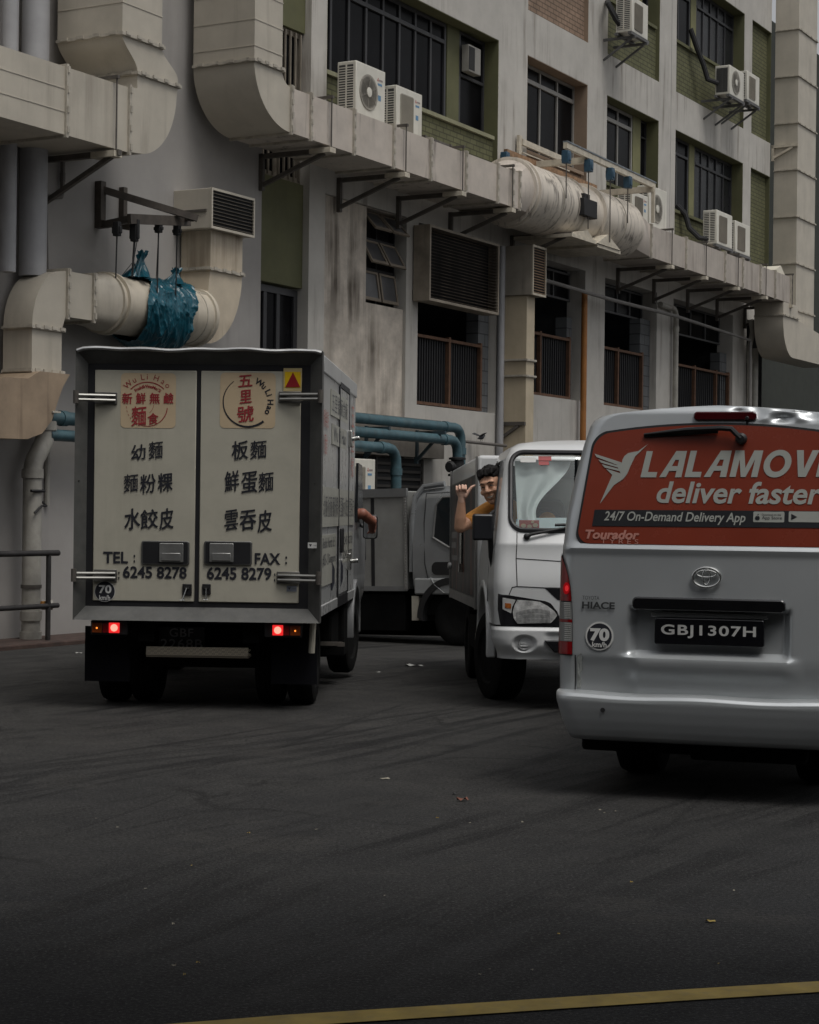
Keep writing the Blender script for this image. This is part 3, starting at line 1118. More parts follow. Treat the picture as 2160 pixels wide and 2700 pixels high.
part(MB().grid(wrap, lin(0, 1, 260), lin(0, 1, 110)), 'wrap', TARP, tp_, smooth=180)
for (t, dn, h) in ((1.62, .12, .3), (2.35, .08, .2)):
    g = MB()

    def tuft(u, v, t=t, dn=dn, h=h):
        a = 2 * PI * u
        r = (.15 * (1 - v) ** 1.5 + .015 + .05 * sstep(.75, 1, v)) * (1 + .3 * math.sin(5 * a + 3 * v) + .15 * math.sin(11 * a))
        return (t + r * math.cos(a) + .1 * v, -(cn + dn + r * math.sin(a) * .8), cz + cr + .0 + h * v * (1 + .12 * math.sin(3 * a)))
    part(g.grid(tuft, lin(0, 1, 50), lin(0, 1, 12)), 'knot', TARP, tp_, smooth=180)

# --- vertical duct with hood beside the barred openings
vd = fthing('air_duct', 'slim upright cream duct with a side louvre hood, standing between two barred openings', 'air duct', 12.1, .3, 2.2)
part(MB().fb(12.0, 12.3, .1, .5, 1.0, 5.04), 'duct_riser', M('ochre_duct_paint', (.46, .39, .28), .55, mott=.1, streak=.4, scol=(.14, .1, .06)), vd, smooth=0)
flange_h(vd, 12.0, 12.3, .1, .5, 3.98, w=.03, out=.02)
flange_h(vd, 12.0, 12.3, .1, .5, 3.72, w=.03, out=.02)
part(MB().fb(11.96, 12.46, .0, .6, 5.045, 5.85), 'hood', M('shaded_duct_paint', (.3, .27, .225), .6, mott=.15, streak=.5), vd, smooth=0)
part(MB().fb(11.96, 12.47, .601, .625, 5.04, 5.075).fb(11.96, 12.47, .601, .625, 5.82, 5.855).fb(11.96, 11.985, .601, .625, 5.075, 5.82).fb(12.445, 12.47, .601, .625, 5.075, 5.82), 'hood_frame', CREAMSTEEL, vd, smooth=0)
g = MB()
for k in range(17):
    z = 5.08 + k * .0435
    g.add([(11.985, -.622, z), (12.445, -.622, z), (12.445, -.603, z + .012), (11.985, -.603, z + .012), (11.985, -.625, z + .006), (12.445, -.625, z + .006), (12.445, -.606, z + .018), (11.985, -.606, z + .018)], [(0, 1, 2, 3), (7, 6, 5, 4), (0, 4, 5, 1), (3, 2, 6, 7)])
part(g, 'slats', M('rusty_louvre', (.3, .2, .125), .6, mott=.3), vd, smooth=0)
part(MB().fb(11.985, 12.445, .6005, .6015, 5.075, 5.82), 'backing', BLACK, vd, smooth=0)
wall_bracket(vd, 11.985, .5, 2.98, drop=.3)

# --- tall duct at the far end of the wall and the elbow below
td = fthing('air_duct', 'tall upright cream duct of stacked sections at the far end of the wall', 'air duct', 26.3, .3, 5.)
part(MB().fb(25.93, 27.3, .05, .6, 5.3, 14.), 'duct_riser', DUCT, td, smooth=0)
for k in range(8):
    flange_h(td, 25.93, 27.3, .05, .6, 6.165 + 1.065 * k, w=.03, out=.03)
wall_bracket(td, 25.9, .62, 9.95, drop=.3, m=CREAMSTEEL)
el = fthing('air_duct', 'cream duct elbow bending right below the end of the long duct', 'air duct', 24.2, .7, 5.)
poly = [(23.65, 6.11), (23.65, 5.7)] + [(24.35 - .7 * math.cos(R(a)), 5.7 - .75 * math.sin(R(a))) for a in range(8, 91, 8)] + [(27.2, 4.95), (27.2, 5.55), (24.66, 5.8), (24.66, 6.11)]
part(MB().prism(poly, -.4, -1.05, 'y'), 'duct_elbow', DUCT, el, smooth=25)
flange_h(el, 23.65, 24.66, .4, 1.05, 5.82, w=.03)

# ------------------------------------------------------------------ hoist frames that hold the fans
ha = fthing('hoist_frame', 'dark steel wall frame with four hanging hoists above the blue wrapped fan', 'hoist frame', 1.6, .1, 4.6)
g = MB()
g.bar((1.48, -.05, 4.72), (1.48, -.05, 5.26), .09).bar((1.92, -.04, 4.9), (1.92, -.04, 5.26), .07)
g.bar((1.5, -.06, 5.17), (2.15, -.95, 4.87), .075, .075)
g.bar((1.48, -.06, 4.78), (1.48, -.5, 4.7), .07, .07)
g.bar((1.15, -.72, 4.74), (2.3, -.72, 4.87), .05, .11)
g.bar((2.1, -.9, 4.86), (2.35, -.55, 4.93), .05, .06)
g.bar((1.5, -.1, 4.76), (1.18, -.72, 4.74), .06, .08)
part(g, 'frame', M('dark_steel_frame', (.07, .058, .048), .65, mott=.3, mscale=9.), ha, smooth=0)
for k, (t, z0, z1, zr) in enumerate(((.96, 4.72, 4.52, 4.05), (1.28, 4.84, 4.5, 4.1), (1.73, 4.82, 4.66, 3.75), (2.09, 4.84, 4.68, 3.75))):
    g = MB().fb(t - .03, t + .03, .66, .74, z1, z0 - .04).fb(t - .022, t + .022, .64, .76, z1 + .03, z0 - .09)
    h = part(g, 'hoist', BLACK, ha, bevel=.008)
    part(MB().tube([(t, -.7, z1), (t + (.0 if k != 1 else -.02), -.69, zr)], .009 if k != 1 else .014, 6), 'rod', BLACK, h)
g = MB().tube([(1.33, -.7, 4.52), (1.27, -.7, 4.28), (1.08, -.69, 4.1)], .005, 5).tube([(1.27, -.7, 4.28), (1.36, -.69, 4.13)], .005, 5).tube([(1.73, -.7, 4.66), (1.83, -.6, 4.14)], .005, 5)
part(g, 'wire', BLACK, ha)

hb = fthing('hoist_frame', 'cream steel frame with blue hoists over the fat round fan section', 'hoist frame', 14., .6, 7.3)
g = MB()
g.bar((12.0, -1.15, 7.43), (15.85, -1.15, 7.37), .07, .1)
g.bar((12.9, 0, 7.34), (12.9, -1.12, 7.34), .08, .1).bar((15.75, 0, 7.3), (15.75, -1.2, 7.3), .08, .1)
g.bar((12.56, -.06, 7.1), (12.56, -.06, 7.78), .11, .05)
g.bar((12.6, -.08, 7.68), (14.6, -.08, 7.66), .05, .1)
g.bar((12.6, -.1, 7.5), (14.5, -.1, 7.5), .02, .02)
g.bar((15.75, -1.18, 7.3), (15.75, -1.18, 6.7), .05, .06)
part(g, 'frame', CREAMSTEEL, hb, smooth=0)
part(MB().bar((12.0, -1.152, 7.49), (15.86, -1.152, 7.43), .085, .025), 'weathered_cap', M('weathered_bluegrey', (.17, .19, .21), .7, mott=.5, mscale=10.), hb, smooth=0)
part(MB().bar((11.75, -.2, 7.36), (15.42, -.2, 7.34), .06, .09), 'rusty_beam', M('rusty_beam', (.26, .155, .085), .75, mott=.4, mscale=10.), hb, smooth=0)
HBLUE = M('hoist_blue', (.03, .075, .12), .45, mott=.3, mscale=12.)
for t, zr, n in ((12.05, 6.58, 1.15), (12.9, 6.2, 1.17), (13.77, 6.09, 1.19), (14.64, 6.54, 1.15), (11.74, 6.95, .2)):
    h = part(MB().fb(t - .06, t + .06, n - .06, n + .06, 7.14, 7.35).fb(t - .04, t + .04, n - .075, n + .075, 7.18, 7.31), 'hoist', HBLUE, hb, bevel=.01)
    part(MB().tube([(t, -n, 7.15), (t + .01, -n, zr)], .011, 6), 'rod', STEEL, h)

# ------------------------------------------------------------------ air conditioners
def ac_unit(label, t0, t1, nf, zb, zt, style='fan', depth=.3, group='air conditioner outdoor units on the facade', bracket=True, badge=True, sidecol=None):
    tm = (t0 + t1) / 2
    o = fthing('air_conditioner', label, 'air conditioner', tm, nf - depth / 2, zb, group)
    nb = nf - depth
    part(MB().fb(t0, t1, nb, nf, zb, zt), 'casing', ACWHITE, o, bevel=.012)
    W, H = t1 - t0, zt - zb
    # louvred side
    g = MB().fb(t0 - .004, t0 + .001, nb + .03, nf - .045, zb + .05, zt - .05)
    s = part(g, 'side_grille', ACDARK, o, smooth=0)
    g = MB()
    for k in range(int(H / .035)):
        z = zb + .06 + k * .035
        if z < zt - .07:
            g.fb(t0 - .009, t0 - .0045, nb + .03, nf - .045, z, z + .013)
    g.fb(t0 - .01, t0 - .0045, (nb + nf) / 2 - .015, (nb + nf) / 2 + .008, zb + .05, zt - .05)
    part(g, 'slats', sidecol or ACWHITE, s, smooth=0)
    if style == 'fan':
        cx, cz_, r = t0 + W * .42, zb + H * .5, min(W * .3, H * .4)
        f = part(MB().lathe([(r, 0), (r, -.004), (r * .985, -.006)], (cx, -nf, cz_), 'y', 40), 'fan_guard', M('fan_guard_grey', (.13, .12, .1), .5), o)
        g = MB()
        for q in range(7):
            rr = r * (.3 + .7 * q / 6)
            g.lathe([(rr - .004, -.007), (rr + .004, -.007), (rr + .004, -.011), (rr - .004, -.011)], (cx, -nf, cz_), 'y', 36)
        for q in range(6):
            a = PI * q / 3 + .4
            g.bar((cx, -nf - .012, cz_), (cx + r * math.cos(a), -nf - .012, cz_ + r * math.sin(a)), .008, .006)
        part(g, 'guard_wires', M('guard_wire', (.3, .28, .24), .5), f, smooth=0)
        part(MB().lathe([(r * .28, -.012), (r * .28, -.02), (r * .2, -.024)], (cx, -nf, cz_), 'y', 24), 'hub', ACWHITE, f)
    else:
        x0, x1 = t0 + W * .14, t0 + W * .64
        g = MB().prism(rrect(x0, x1, zb + H * .09, zb + H * .86, .03), -nf - .012, -nf + .001, 'y')
        f = part(g, 'front_grille', M('beige_grille', (.36, .34, .29), .6) if style == 'pale' else M('brown_grille', (.17, .15, .125), .6), o, smooth=0)
        g = MB()
        nn = 22
        for k in range(nn):
            x = x0 + .015 + k * (x1 - x0 - .03) / (nn - 1)
            g.fb(x - .003, x + .003, nf + .0125, nf + .016, zb + H * .11, zb + H * .84)
        part(g, 'grille_wires', M('grille_wire', (.24, .22, .18), .6), f, smooth=0)
    if badge:
        g = MB()
        bx, bz = t0 + W * .8, zt - H * .2
        s_ = .022
        for (dx, dz) in ((0, s_), (-s_ * .9, -s_ * .5), (s_ * .9, -s_ * .5)):
            c = (bx - .045 + dx * .75, bz + dz * .75)
            g.add([(c[0], -nf - .003, c[1] + s_ * .75), (c[0] + s_ * .45, -nf - .003, c[1]), (c[0], -nf - .003, c[1] - s_ * .75), (c[0] - s_ * .45, -nf - .003, c[1])], [(0, 1, 2, 3)])
        part(g, 'badge', RED, o, smooth=0)
        g = MB().fb(bx - .01, bx + .08, nf, nf + .003, bz - .012, bz + .012)
        part(g, 'badge', M('badge_grey', (.3, .25, .24), .6), o, smooth=0)
        part(MB().fb(bx - .05, bx + .06, nf, nf + .003, bz - .075, bz - .045), 'sticker', BLUEINK, o, smooth=0)
        part(MB().fb(bx - .04, bx + .035, nf, nf + .003, zb + H * .42, zb + H * .52), 'sticker', BLUEINK, o, smooth=0)
    if bracket:
        g = MB().fb(t0 - .05, t1 + .04, nf - .06, nf + .01, zb - .055, zb - .004).fb(t0 - .05, t1 + .04, nb, nb + .05, zb - .055, zb - .004)
        for t in (t0 + .08, t1 - .1):
            g.fb(t, t + .045, -.05, nf + .03, zb - .1, zb - .056)
            g.bar((t + .02, -.0, zb - .45), (t + .02, -nf + .05, zb - .1), .035)
        part(g, 'bracket', M('grey_bracket', (.1, .1, .1), .6, mott=.3), o, smooth=0)
    return o


ac_unit('taller left air conditioner of two above the long duct, round fan facing out', 6.22, 7.02, .65, 6.87, 7.62, 'fan', .3)
ac_unit('right of the two air conditioners above the long duct, square beige grille in front', 7.52, 8.28, .55, 6.87, 7.56, 'pale', .3)
ac_unit('dark grilled air conditioner partly hidden behind the fat round fan section', 16.2, 16.95, .6, 6.85, 7.38, 'dark', .3)
ac_unit('air conditioner with a round fan at the right end of the cream hoist frame', 17.02, 17.9, .6, 6.82, 7.62, 'fan', .25, badge=False)
ac_unit('left air conditioner of the pair above the right half of the long duct', 20.67, 21.6, .6, 7.0, 7.69, 'dark', .3, badge=False)
ac_unit('right air conditioner of the pair above the right half of the long duct', 21.8, 22.73, .6, 6.98, 7.63, 'dark', .2, badge=False)
ac_unit('upper storey air conditioner with a round fan, left of the bracketed pair', 21.34, 22.22, .6, 10.17, 10.77, 'fan', .32, badge=False, sidecol=ACDARK)
ac_unit('upper storey air conditioner with a pale grille, right of the bracketed pair', 22.42, 23.22, .6, 10.27, 10.88, 'pale', .22, badge=False)
ac_unit('air conditioner cut by the top of the picture, in the third bay', 16.07, 16.84, .6, 10.26, 10.9, 'dark', .32, badge=False)
ac_unit('low air conditioner half hidden between the noodle truck and the parked grey truck', 5.95, 6.75, .72, 1.45, 2.2, 'pale', .3, bracket=False)
part(MB().fb(5.9, 6.8, .1, .75, .0, 1.44), 'stand', M('dark_stand', (.05, .05, .05), .8), bpy.data.objects['air_conditioner.009'], smooth=0)
wu = fthing('exhaust_fan', 'small exhaust fan box set high in the narrow dark window', 'exhaust fan', 11.2, -.2, 8.55)
part(MB().fb(11.0, 11.42, -.235, -.1, 8.55, 8.98), 'casing', M('dull_casing', (.26, .25, .23), .6), wu, bevel=.01)
part(MB().fb(11.0, 11.2, -.0995, -.095, 8.58, 8.95), 'opening', BLACK, wu, smooth=0)
# cable bundles on the upper bay
for (lab, pts) in (('black cable bundle running down from the upper sill to the bracketed pair', [(20.6, 0, 11.4), (20.75, -.08, 11.05), (21.05, -.12, 10.75), (21.1, -.2, 10.45), (21.3, -.35, 10.4)]),
                   ('black cable bundle on the olive bricks beside the lower bracketed pair', [(20.2, .1, 7.75), (20.35, -.03, 7.58), (20.4, -.1, 7.3), (20.45, -.3, 7.1), (20.7, -.4, 7.1)]),
                   ('black cable bundle by the cut off air conditioner at the top', [(16.5, .1, 11.0), (15.9, -.2, 10.75), (16.0, -.3, 10.5), (16.1, -.35, 10.4)])):
    cb = fthing('cable_bundle', lab, 'cable', pts[0][0], -pts[0][1], pts[0][2])
    part(MB().tube(pts, .045, 7).tube([(p[0] + .06, p[1] - .01, p[2] + .03) for p in pts], .03, 6), 'cable', BLACK, cb)
rk = fthing('bracket_rack', 'empty grey wall rack with cut cables on the olive bricks right of the pair', 'bracket', 8.75, .2, 6.9)
g = MB().bar((8.45, -.05, 7.02), (9.35, -.05, 7.02), .05).bar((8.5, -.05, 7.0), (8.5, -.5, 7.0), .045).bar((9.3, -.05, 7.0), (9.3, -.5, 7.0), .045).bar((8.5, -.46, 7.0), (9.3, -.46, 7.0), .04)
part(g, 'rack', STEEL, rk, smooth=0)
part(MB().tube([(8.5, -.1, 7.35), (8.62, -.2, 7.2), (8.55, -.3, 7.05), (8.7, -.35, 7.04)], .03, 6).tube([(8.58, -.12, 7.38), (8.7, -.2, 7.15), (8.66, -.3, 7.03)], .02, 6), 'cable', BLACK, rk)

# ------------------------------------------------------------------ pipes
def pipe(label, pts, r, m, cat='pipe', group=None, collars=(), name='pipe', seg=14, clamp=None):
    o = fthing(name, label, cat, pts[0][0], -pts[0][1], pts[0][2], group)
    part(MB().tube(pts, r, seg), 'pipe_run', m, o)
    for (p, d) in collars:
        d = Vector(d).normalized() * .05
        p = Vector(p)
        part(MB().tube([p - d, p + d], r * 1.16, seg), 'collar', m, o)
    return o


def bend(p, c, q, n=5):
    """rounded corner points"""
    p, c, q = Vector(p), Vector(c), Vector(q)
    return [tuple((1 - s) ** 2 * p + 2 * s * (1 - s) * c + s * s * q) for s in lin(0, 1, n)]


pp = pipe('fat white plastic drainpipe with an offset bend standing at the left end of the wall',
          [(.32, -.25, 3.3), (.32, -.25, 2.36)] + bend((.32, -.25, 2.34), (.32, -.25, 2.2), (.22, -.25, 2.1)) + bend((.2, -.25, 2.07), (.11, -.25, 1.98), (.11, -.25, 1.86)) + [(.11, -.25, .0)],
          .103, PVC, 'drainpipe', name='drainpipe', seg=20,
          collars=[((.32, -.25, 2.66), (0, 0, 1)), ((.32, -.25, 2.38), (0, 0, 1)), ((.11, -.25, 1.85), (0, 0, 1)), ((.11, -.25, .3), (0, 0, 1)), ((.11, -.25, .08), (0, 0, 1))])
part(MB().lathe([(.114, .6), (.114, .64)], (.11, -.25, 0), 'z', 20), 'clamp', STEEL, pp)
part(MB().tube([(.19, -.33, .42), (.27, -.42, .42)], .055, 12), 'cleaning_cap', PVC, pp)
g = MB().tube([(-.02, -.34, 1.66), (.1, -.37, 1.66), (.2, -.34, 1.66), (.25, -.1, 1.7)], .018, 6).tube([(.02, -.36, 1.42), (.12, -.375, 1.5), (.24, -.34, 1.5), (.28, -.25, 1.54)], .013, 6)
part(g, 'wire_tie', BLACK, pp)
pipe('wide grey drainpipe in the top left corner behind the duct', [(.13, -.2, 13.), (.13, -.2, 4.0)], .15, GREYPIPE, 'drainpipe', name='drainpipe', seg=20)
pipe('second grey drainpipe at the extreme top left edge', [(-.28, -.2, 13.), (-.28, -.2, 4.0)], .09, GREYPIPE, 'drainpipe', name='drainpipe')
pipe('thin dark pipe with a dogleg on the left wall below the upper duct', [(.8, -.05, 5.6), (.8, -.05, 5.05), (.78, -.05, 4.98), (.54, -.05, 4.94), (.5, -.05, 4.88), (.54, -.05, 4.0)], .028, M('dark_thin_pipe', (.12, .11, .1), .6), name='pipe',
     collars=[((.8, -.05, 5.2), (0, 0, 1))], seg=8)
pipe('thin cream conduit hanging loose on the wall left of the noodle truck', [(.62, -.03, 2.2), (.62, -.03, 1.5)], .03, PVC, 'conduit', name='conduit', seg=8, collars=[((.62, -.03, 1.9), (0, 0, 1))])
# blue water pipes, left and right of the noodle truck
BLK_CLAMP = BLACK
pa = [(.3, -.3, 2.47), (6.3, -.3, 2.47)]
pipe('upper blue water pipe on the wall left of the noodle truck', pa, .075, PIPEBLUE, 'water pipe', name='water_pipe', collars=[((.55, -.3, 2.47), (1, 0, 0))])
pipe('lower blue water pipe on the wall left of the noodle truck', [(.3, -.3, 2.28), (6.3, -.3, 2.28)], .065, PIPEBLUE, 'water pipe', name='water_pipe')
pipe('top blue water pipe turning down beside the white lorry', [(5.2, -.45, 2.78), (9.55, -.45, 2.77)] + bend((9.6, -.45, 2.77), (9.82, -.45, 2.77), (9.82, -.45, 2.55)) + [(9.82, -.45, .3)], .075, PIPEBLUE, 'water pipe', name='water_pipe',
     collars=[((9.3, -.45, 2.77), (1, 0, 0)), ((9.82, -.45, 2.42), (0, 0, 1))])
wp = pipe('middle blue water pipe with a black valve on its drop', [(5.2, -.55, 2.58), (9.25, -.55, 2.57)] + bend((9.3, -.55, 2.57), (9.52, -.55, 2.57), (9.52, -.55, 2.35)) + [(9.52, -.55, .3)], .075, PIPEBLUE, 'water pipe', name='water_pipe',
          collars=[((9.1, -.55, 2.57), (1, 0, 0))])
g = MB().lathe([(.13, 2.28), (.13, 2.31), (.09, 2.32), (.11, 2.2), (.09, 2.08), (.14, 2.06), (.14, 2.03)], (9.52, -.55, 0), 'z', 16).lathe([(.06, -.2), (.09, -.16), (.05, -.1), (.05, 0), (.05, .02)], (9.45, -.55, 2.17), 'x', 14)
part(g, 'valve', BLACK, wp)
wp = pipe('lowest blue water pipe dropping behind the parked grey truck', [(5.2, -.6, 2.38), (7.25, -.6, 2.38)] + bend((7.3, -.6, 2.38), (7.55, -.6, 2.37), (7.55, -.6, 2.12)) + [(7.55, -.6, .3)], .075, PIPEBLUE, 'water pipe', name='water_pipe',
          collars=[((7.1, -.6, 2.38), (1, 0, 0)), ((7.55, -.6, 2.05), (0, 0, 1))])
for t, n in ((7.35, .5), (8.85, .6)):
    br = fthing('pipe_bracket', 'dark angle bracket holding the blue pipes, ' + ('near their left end' if t < 8 else 'near the valve'), 'bracket', t, .1, 2.3, 'brackets under the blue pipes')
    g = MB().bar((t, -.2, 2.66), (t, -n - .1, 2.66), .05).bar((t, -.22, 2.25), (t, -n, 2.64), .04).bar((t, -.21, 2.2), (t, -.21, 2.7), .05)
    part(g, 'arm', M('blue_black_bracket', (.03, .05, .06), .6), br, smooth=0)
# pale ledge behind the blue pipes
ld = fthing('ledge', 'grimy concrete ledge with rounded end behind the blue pipes', 'ledge', 8., .1, 2.3)
poly = [(4.0, 2.3), (9.75, 2.3), (9.75, 2.75)] + arc(9.62, 2.75, .13, 0, 90, 5) + [(4.0, 2.88)]
part(MB().prism(poly, -.0, -.2, 'y'), 'slab', M('ledge_concrete', (.2, .18, .155), .85, mott=.25, streak=.8, sscale=5., scol=(.05, .04, .035)), ld, smooth=30)
lo = fthing('louvre_grille', 'dark low louvre in the wall behind the parked grey truck', 'grille', 8.4, .05, 1.2)
part(MB().fb(7.0, 9.35, .0, .02, .2, 2.28), 'backing', BLACK, lo, smooth=0)
g = MB()
for k in range(18):
    g.fb(7.0, 9.35, .03, .06, .3 + k * .11, .34 + k * .11)
for t in (7.05, 7.9, 8.6, 9.3):
    g.fb(t - .02, t + .02, .06, .08, .2, 2.28)
part(g, 'slats', M('dark_slats', (.05, .045, .04), .7), lo, smooth=0)
pipe('orange upright pipe on the edge of the second barred opening', [(15.18, -.12, 1.5), (15.18, -.12, 5.45)], .055, M('orange_pipe', (.3, .12, .025), .6, mott=.2), name='pipe')
pipe('cream conduit on the third column with a bend at its top', [(19.0, -.06, 5.62), (19.5, -.06, 5.6)] + bend((19.55, -.1, 5.6), (19.75, -.1, 5.58), (19.75, -.1, 5.4)) + [(19.75, -.1, 1.5)], .055, PVC, 'conduit', name='conduit', collars=[((19.75, -.1, 5.2), (0, 0, 1))])
pipe('left cream drainpipe of the pair by the far opening', [(23.75, -.3, 5.75), (23.85, -.3, 5.5), (24.1, -.15, 5.2), (24.2, -.12, 5.0), (24.2, -.12, 1.5)], .06, PVC, 'drainpipe', name='drainpipe', collars=[((24.2, -.12, 4.9), (0, 0, 1))])
pipe('right cream drainpipe of the pair by the far opening', [(24.55, -.12, 5.2), (24.55, -.12, 1.5)], .075, PVC, 'drainpipe', name='drainpipe', collars=[((24.55, -.12, 3.6), (0, 0, 1))])
pipe('long thin horizontal pipe crossing the open bays under the long duct', [(12.9, -.3, 5.42), (16.0, -.32, 5.38), (19.2, -.3, 5.4), (23.7, -.3, 5.3), (23.72, -.3, 1.5)], .035, M('grey_thin_pipe', (.2, .19, .18), .6), name='pipe', seg=8)
pipe('narrow white downpipe strip between the barred opening and the slim duct', [(11.93, -.07, 1.5), (11.93, -.07, 5.85)], .06, GREYPIPE, 'drainpipe', name='drainpipe')
# fluorescent tubes inside
TUBE = M('lit_tube', (.9, .95, 1.), .4, emit=(.75, .88, 1.), estr=6.)
for k, (t, n, z, lab) in enumerate(((12.75, -1.2, 5.62, 'left lit fluorescent tube inside the second opening'), (14.2, -1.6, 5.75, 'right lit fluorescent tube inside the second opening'), (9.3, -1.2, 4.55, 'lit fluorescent tube inside the first barred opening'), (17.6, -1.6, 5.35, 'lit fluorescent tube inside the third opening'))):
    o = fthing('fluorescent_tube', lab, 'lamp', t, n, z, 'fluorescent tubes in the dark interior')
    part(MB().tube([(t, -n, z), (t + .55, -n, z)], .018, 8), 'tube', TUBE, o)
    part(MB().fb(t - .05, t + .6, n - .03, n + .03, z + .03, z + .09), 'batten', ACWHITE, o, smooth=0)
# far low structures seen through the end opening
fs = fthing('roof_canopy', 'pale metal canopy edge seen through the far open bays', 'canopy', 23., -4., 4.6)
part(MB().fb(19.9, 30., -4.6, -4.4, 4.55, 5.0), 'fascia', M('pale_fascia', (.55, .56, .55), .6), fs, smooth=0)

# handrail on the pavement, far left
hr = fthing('handrail', 'dark rusty tube handrail standing on the pavement in front of the fat white drainpipe', 'handrail', .05, .53, .0)
HRM = M('rusty_handrail', (.02, .018, .018), .6, mott=.5, mscale=12.)
g = MB().tube([(-4.0, -.53, .99), (.22, -.53, .99)], .032, 12).tube([(-4.0, -.53, .42), (.22, -.53, .42)], .028, 12)
part(g, 'rail', HRM, hr)
for t in (.06, -1.9, -3.8):
    part(MB().tube([(t, -.53, .05), (t, -.53, .97)], .028, 10), 'post', HRM, hr)
part(MB().fb(.0, .12, .475, .5, .4, .47).fb(-.1, -.0, .475, .49, .4, .44), 'rust_joint', M('rust', (.35, .16, .03), .8, mott=.4, mscale=20.), hr, smooth=0)
# concrete stub behind the noodle truck
sb = fthing('concrete_post', 'stained stubby concrete post behind the left rear corner of the noodle truck', 'post', 1.7, 1., 0)
part(MB().fb(1.45, 1.95, .8, 1.2, .0, .62), 'post', M('stained_concrete', (.42, .38, .31), .9, mott=.3, streak=.9, sscale=6.), sb, bevel=.03)
# bird by the drop of the blue pipes
bd = fthing('bird', 'small dark pigeon with wings half open perched on the thin pipe beside the blue pipes', 'bird', 11.0, .2, 2.62)
pc = pipe('short rusty conduit on the wall where the pigeon perches', [(9.9, -.2, 2.6), (11.9, -.2, 2.58)], .025, M('dark_thin_pipe', (.12, .11, .1), .6), 'conduit', name='conduit', seg=8)
g = MB()
BT_, BS = 11.0, .55


def bp3(t, n, z):
    return (BT_ + (t - 10.75) * BS, -.2 - n * BS, 2.62 + (z - 2.6) * BS)


pts = [bp3(t, 0, z) for t, z in ((10.52, 2.66), (10.6, 2.68), (10.7, 2.7), (10.8, 2.71), (10.88, 2.745), (10.93, 2.775), (10.96, 2.77), (11.0, 2.762))]
g.tube(pts, [r * BS for r in (.006, .028, .055, .06, .042, .034, .028, .004)], 10)
for s in (-1, 1):
    w_ = [(10.82, 0, 2.74), (10.62, 0, 2.735), (10.5, s * .17, 2.8), (10.72, s * .2, 2.84)]
    g.add([bp3(*p) for p in w_] + [bp3(p[0], p[1], p[2] + .012) for p in w_], [(0, 1, 2, 3), (7, 6, 5, 4), (0, 4, 5, 1), (1, 5, 6, 2), (2, 6, 7, 3), (3, 7, 4, 0)])
g.tube([bp3(10.75, -.01, 2.66), bp3(10.75, -.02, 2.6)], .004, 5).tube([bp3(10.78, .01, 2.66), bp3(10.78, .02, 2.6)], .004, 5)
part(g, 'body', M('pigeon_grey', (.035, .037, .042), .7), bd)
# ------------------------------------------------------------------ vehicle paint and shared parts
TYRE = M('tyre_rubber', (.009, .009, .009), .85, spec=.15, mott=.3, mscale=12., bump=.3, bscale=60)
STEELRIM = M('steel_rim', (.22, .21, .19), .5, metal=.5, mott=.3, mscale=9.)
UNDER = M('dark_underbody', (.006, .006, .006), .9, mott=.4, spec=.1)
BLACKPLASTIC = M('black_plastic', (.015, .015, .016), .42, mott=.2)
RUBBER = M('black_seal', (.012, .012, .014), .5)
CHROME = M('worn_chrome', (.62, .62, .6), .22, metal=1., mott=.1)
SILVERTRIM = M('dull_aluminium', (.34, .34, .33), .42, metal=.75, mott=.18, mscale=6., dust=.2)
INK = M('black_ink', (.012, .013, .02), .6, mott=.05)
WHITEINK = M('white_ink', (.62, .62, .6), .6, mott=.05)
REDLENS = M('red_lens', (.2, .006, .008), .2, coat=.4)
AMBER = M('amber_lens', (.25, .05, .008), .25, coat=.4)
CLEARLENS = M('clear_lens', (.35, .36, .36), .2, coat=.5)


def place(x, y, z, yaw=0., pitch=0., roll=0.):
    return Matrix.Translation((x, y, z)) @ Matrix.Rotation(R(yaw), 4, 'Z') @ Matrix.Rotation(R(pitch), 4, 'X') @ Matrix.Rotation(R(roll), 4, 'Y')


def wheel(parent, x, y, r, w, side=1, rim=None, steer=0., z=None):
    """rim with its tyre; side=+1 shows the dish towards +x"""
    z = r if z is None else z
    a = R(steer)

    def rot(g):
        if steer:
            g.v = [(x + (p[0] - x) * math.cos(a) - (p[1] - y) * math.sin(a), y + (p[0] - x) * math.sin(a) + (p[1] - y) * math.cos(a), p[2]) for p in g.v]
        return g
    rr = r * .6
    g = MB().lathe([(.03, side * w * .2), (rr * .35, side * w * .22), (rr * .5, side * w * .1), (rr * .8, side * w * .05), (rr * .88, side * w * .3), (rr, side * w * .42), (rr, -side * w * .42)], (x, y, z), 'x', 32)
    o = part(rot(g), 'wheel', rim or STEELRIM, parent)
    h = w / 2
    g = MB().lathe([(rr * .97, h * .8), (rr * 1.06, h * .98), (r * .86, h * 1.0), (r * .955, h * .9), (r, h * .62), (r, h * .2), (r * .985, h * .18), (r * .985, h * .12), (r, h * .1), (r, -h * .1), (r * .985, -h * .12), (r * .985, -h * .18), (r, -h * .2), (r, -h * .62), (r * .955, -h * .9), (r * .86, -h), (rr * 1.06, -h * .98), (rr * .97, -h * .8)], (x, y, z), 'x', 48)
    part(rot(g), 'tyre', TYRE, o, smooth=30)
    return o


# ================================================================== the noodle truck
TX = -1.553
nt_ = thing('box_truck', 'noodle delivery truck with cream rear doors and brush lettering, seen from behind', 'truck', place(TX, 13.9, 0, -2.75))
K = 13.9 / 5000


def TR(px, py):
    """photo pixel on the rear doors -> metres on the doors"""
    return ((px - 1080) + (py - 1350) * .012) * K - TX, CAM_H - ((py - 1350) - (px - 1080) * .012) * K


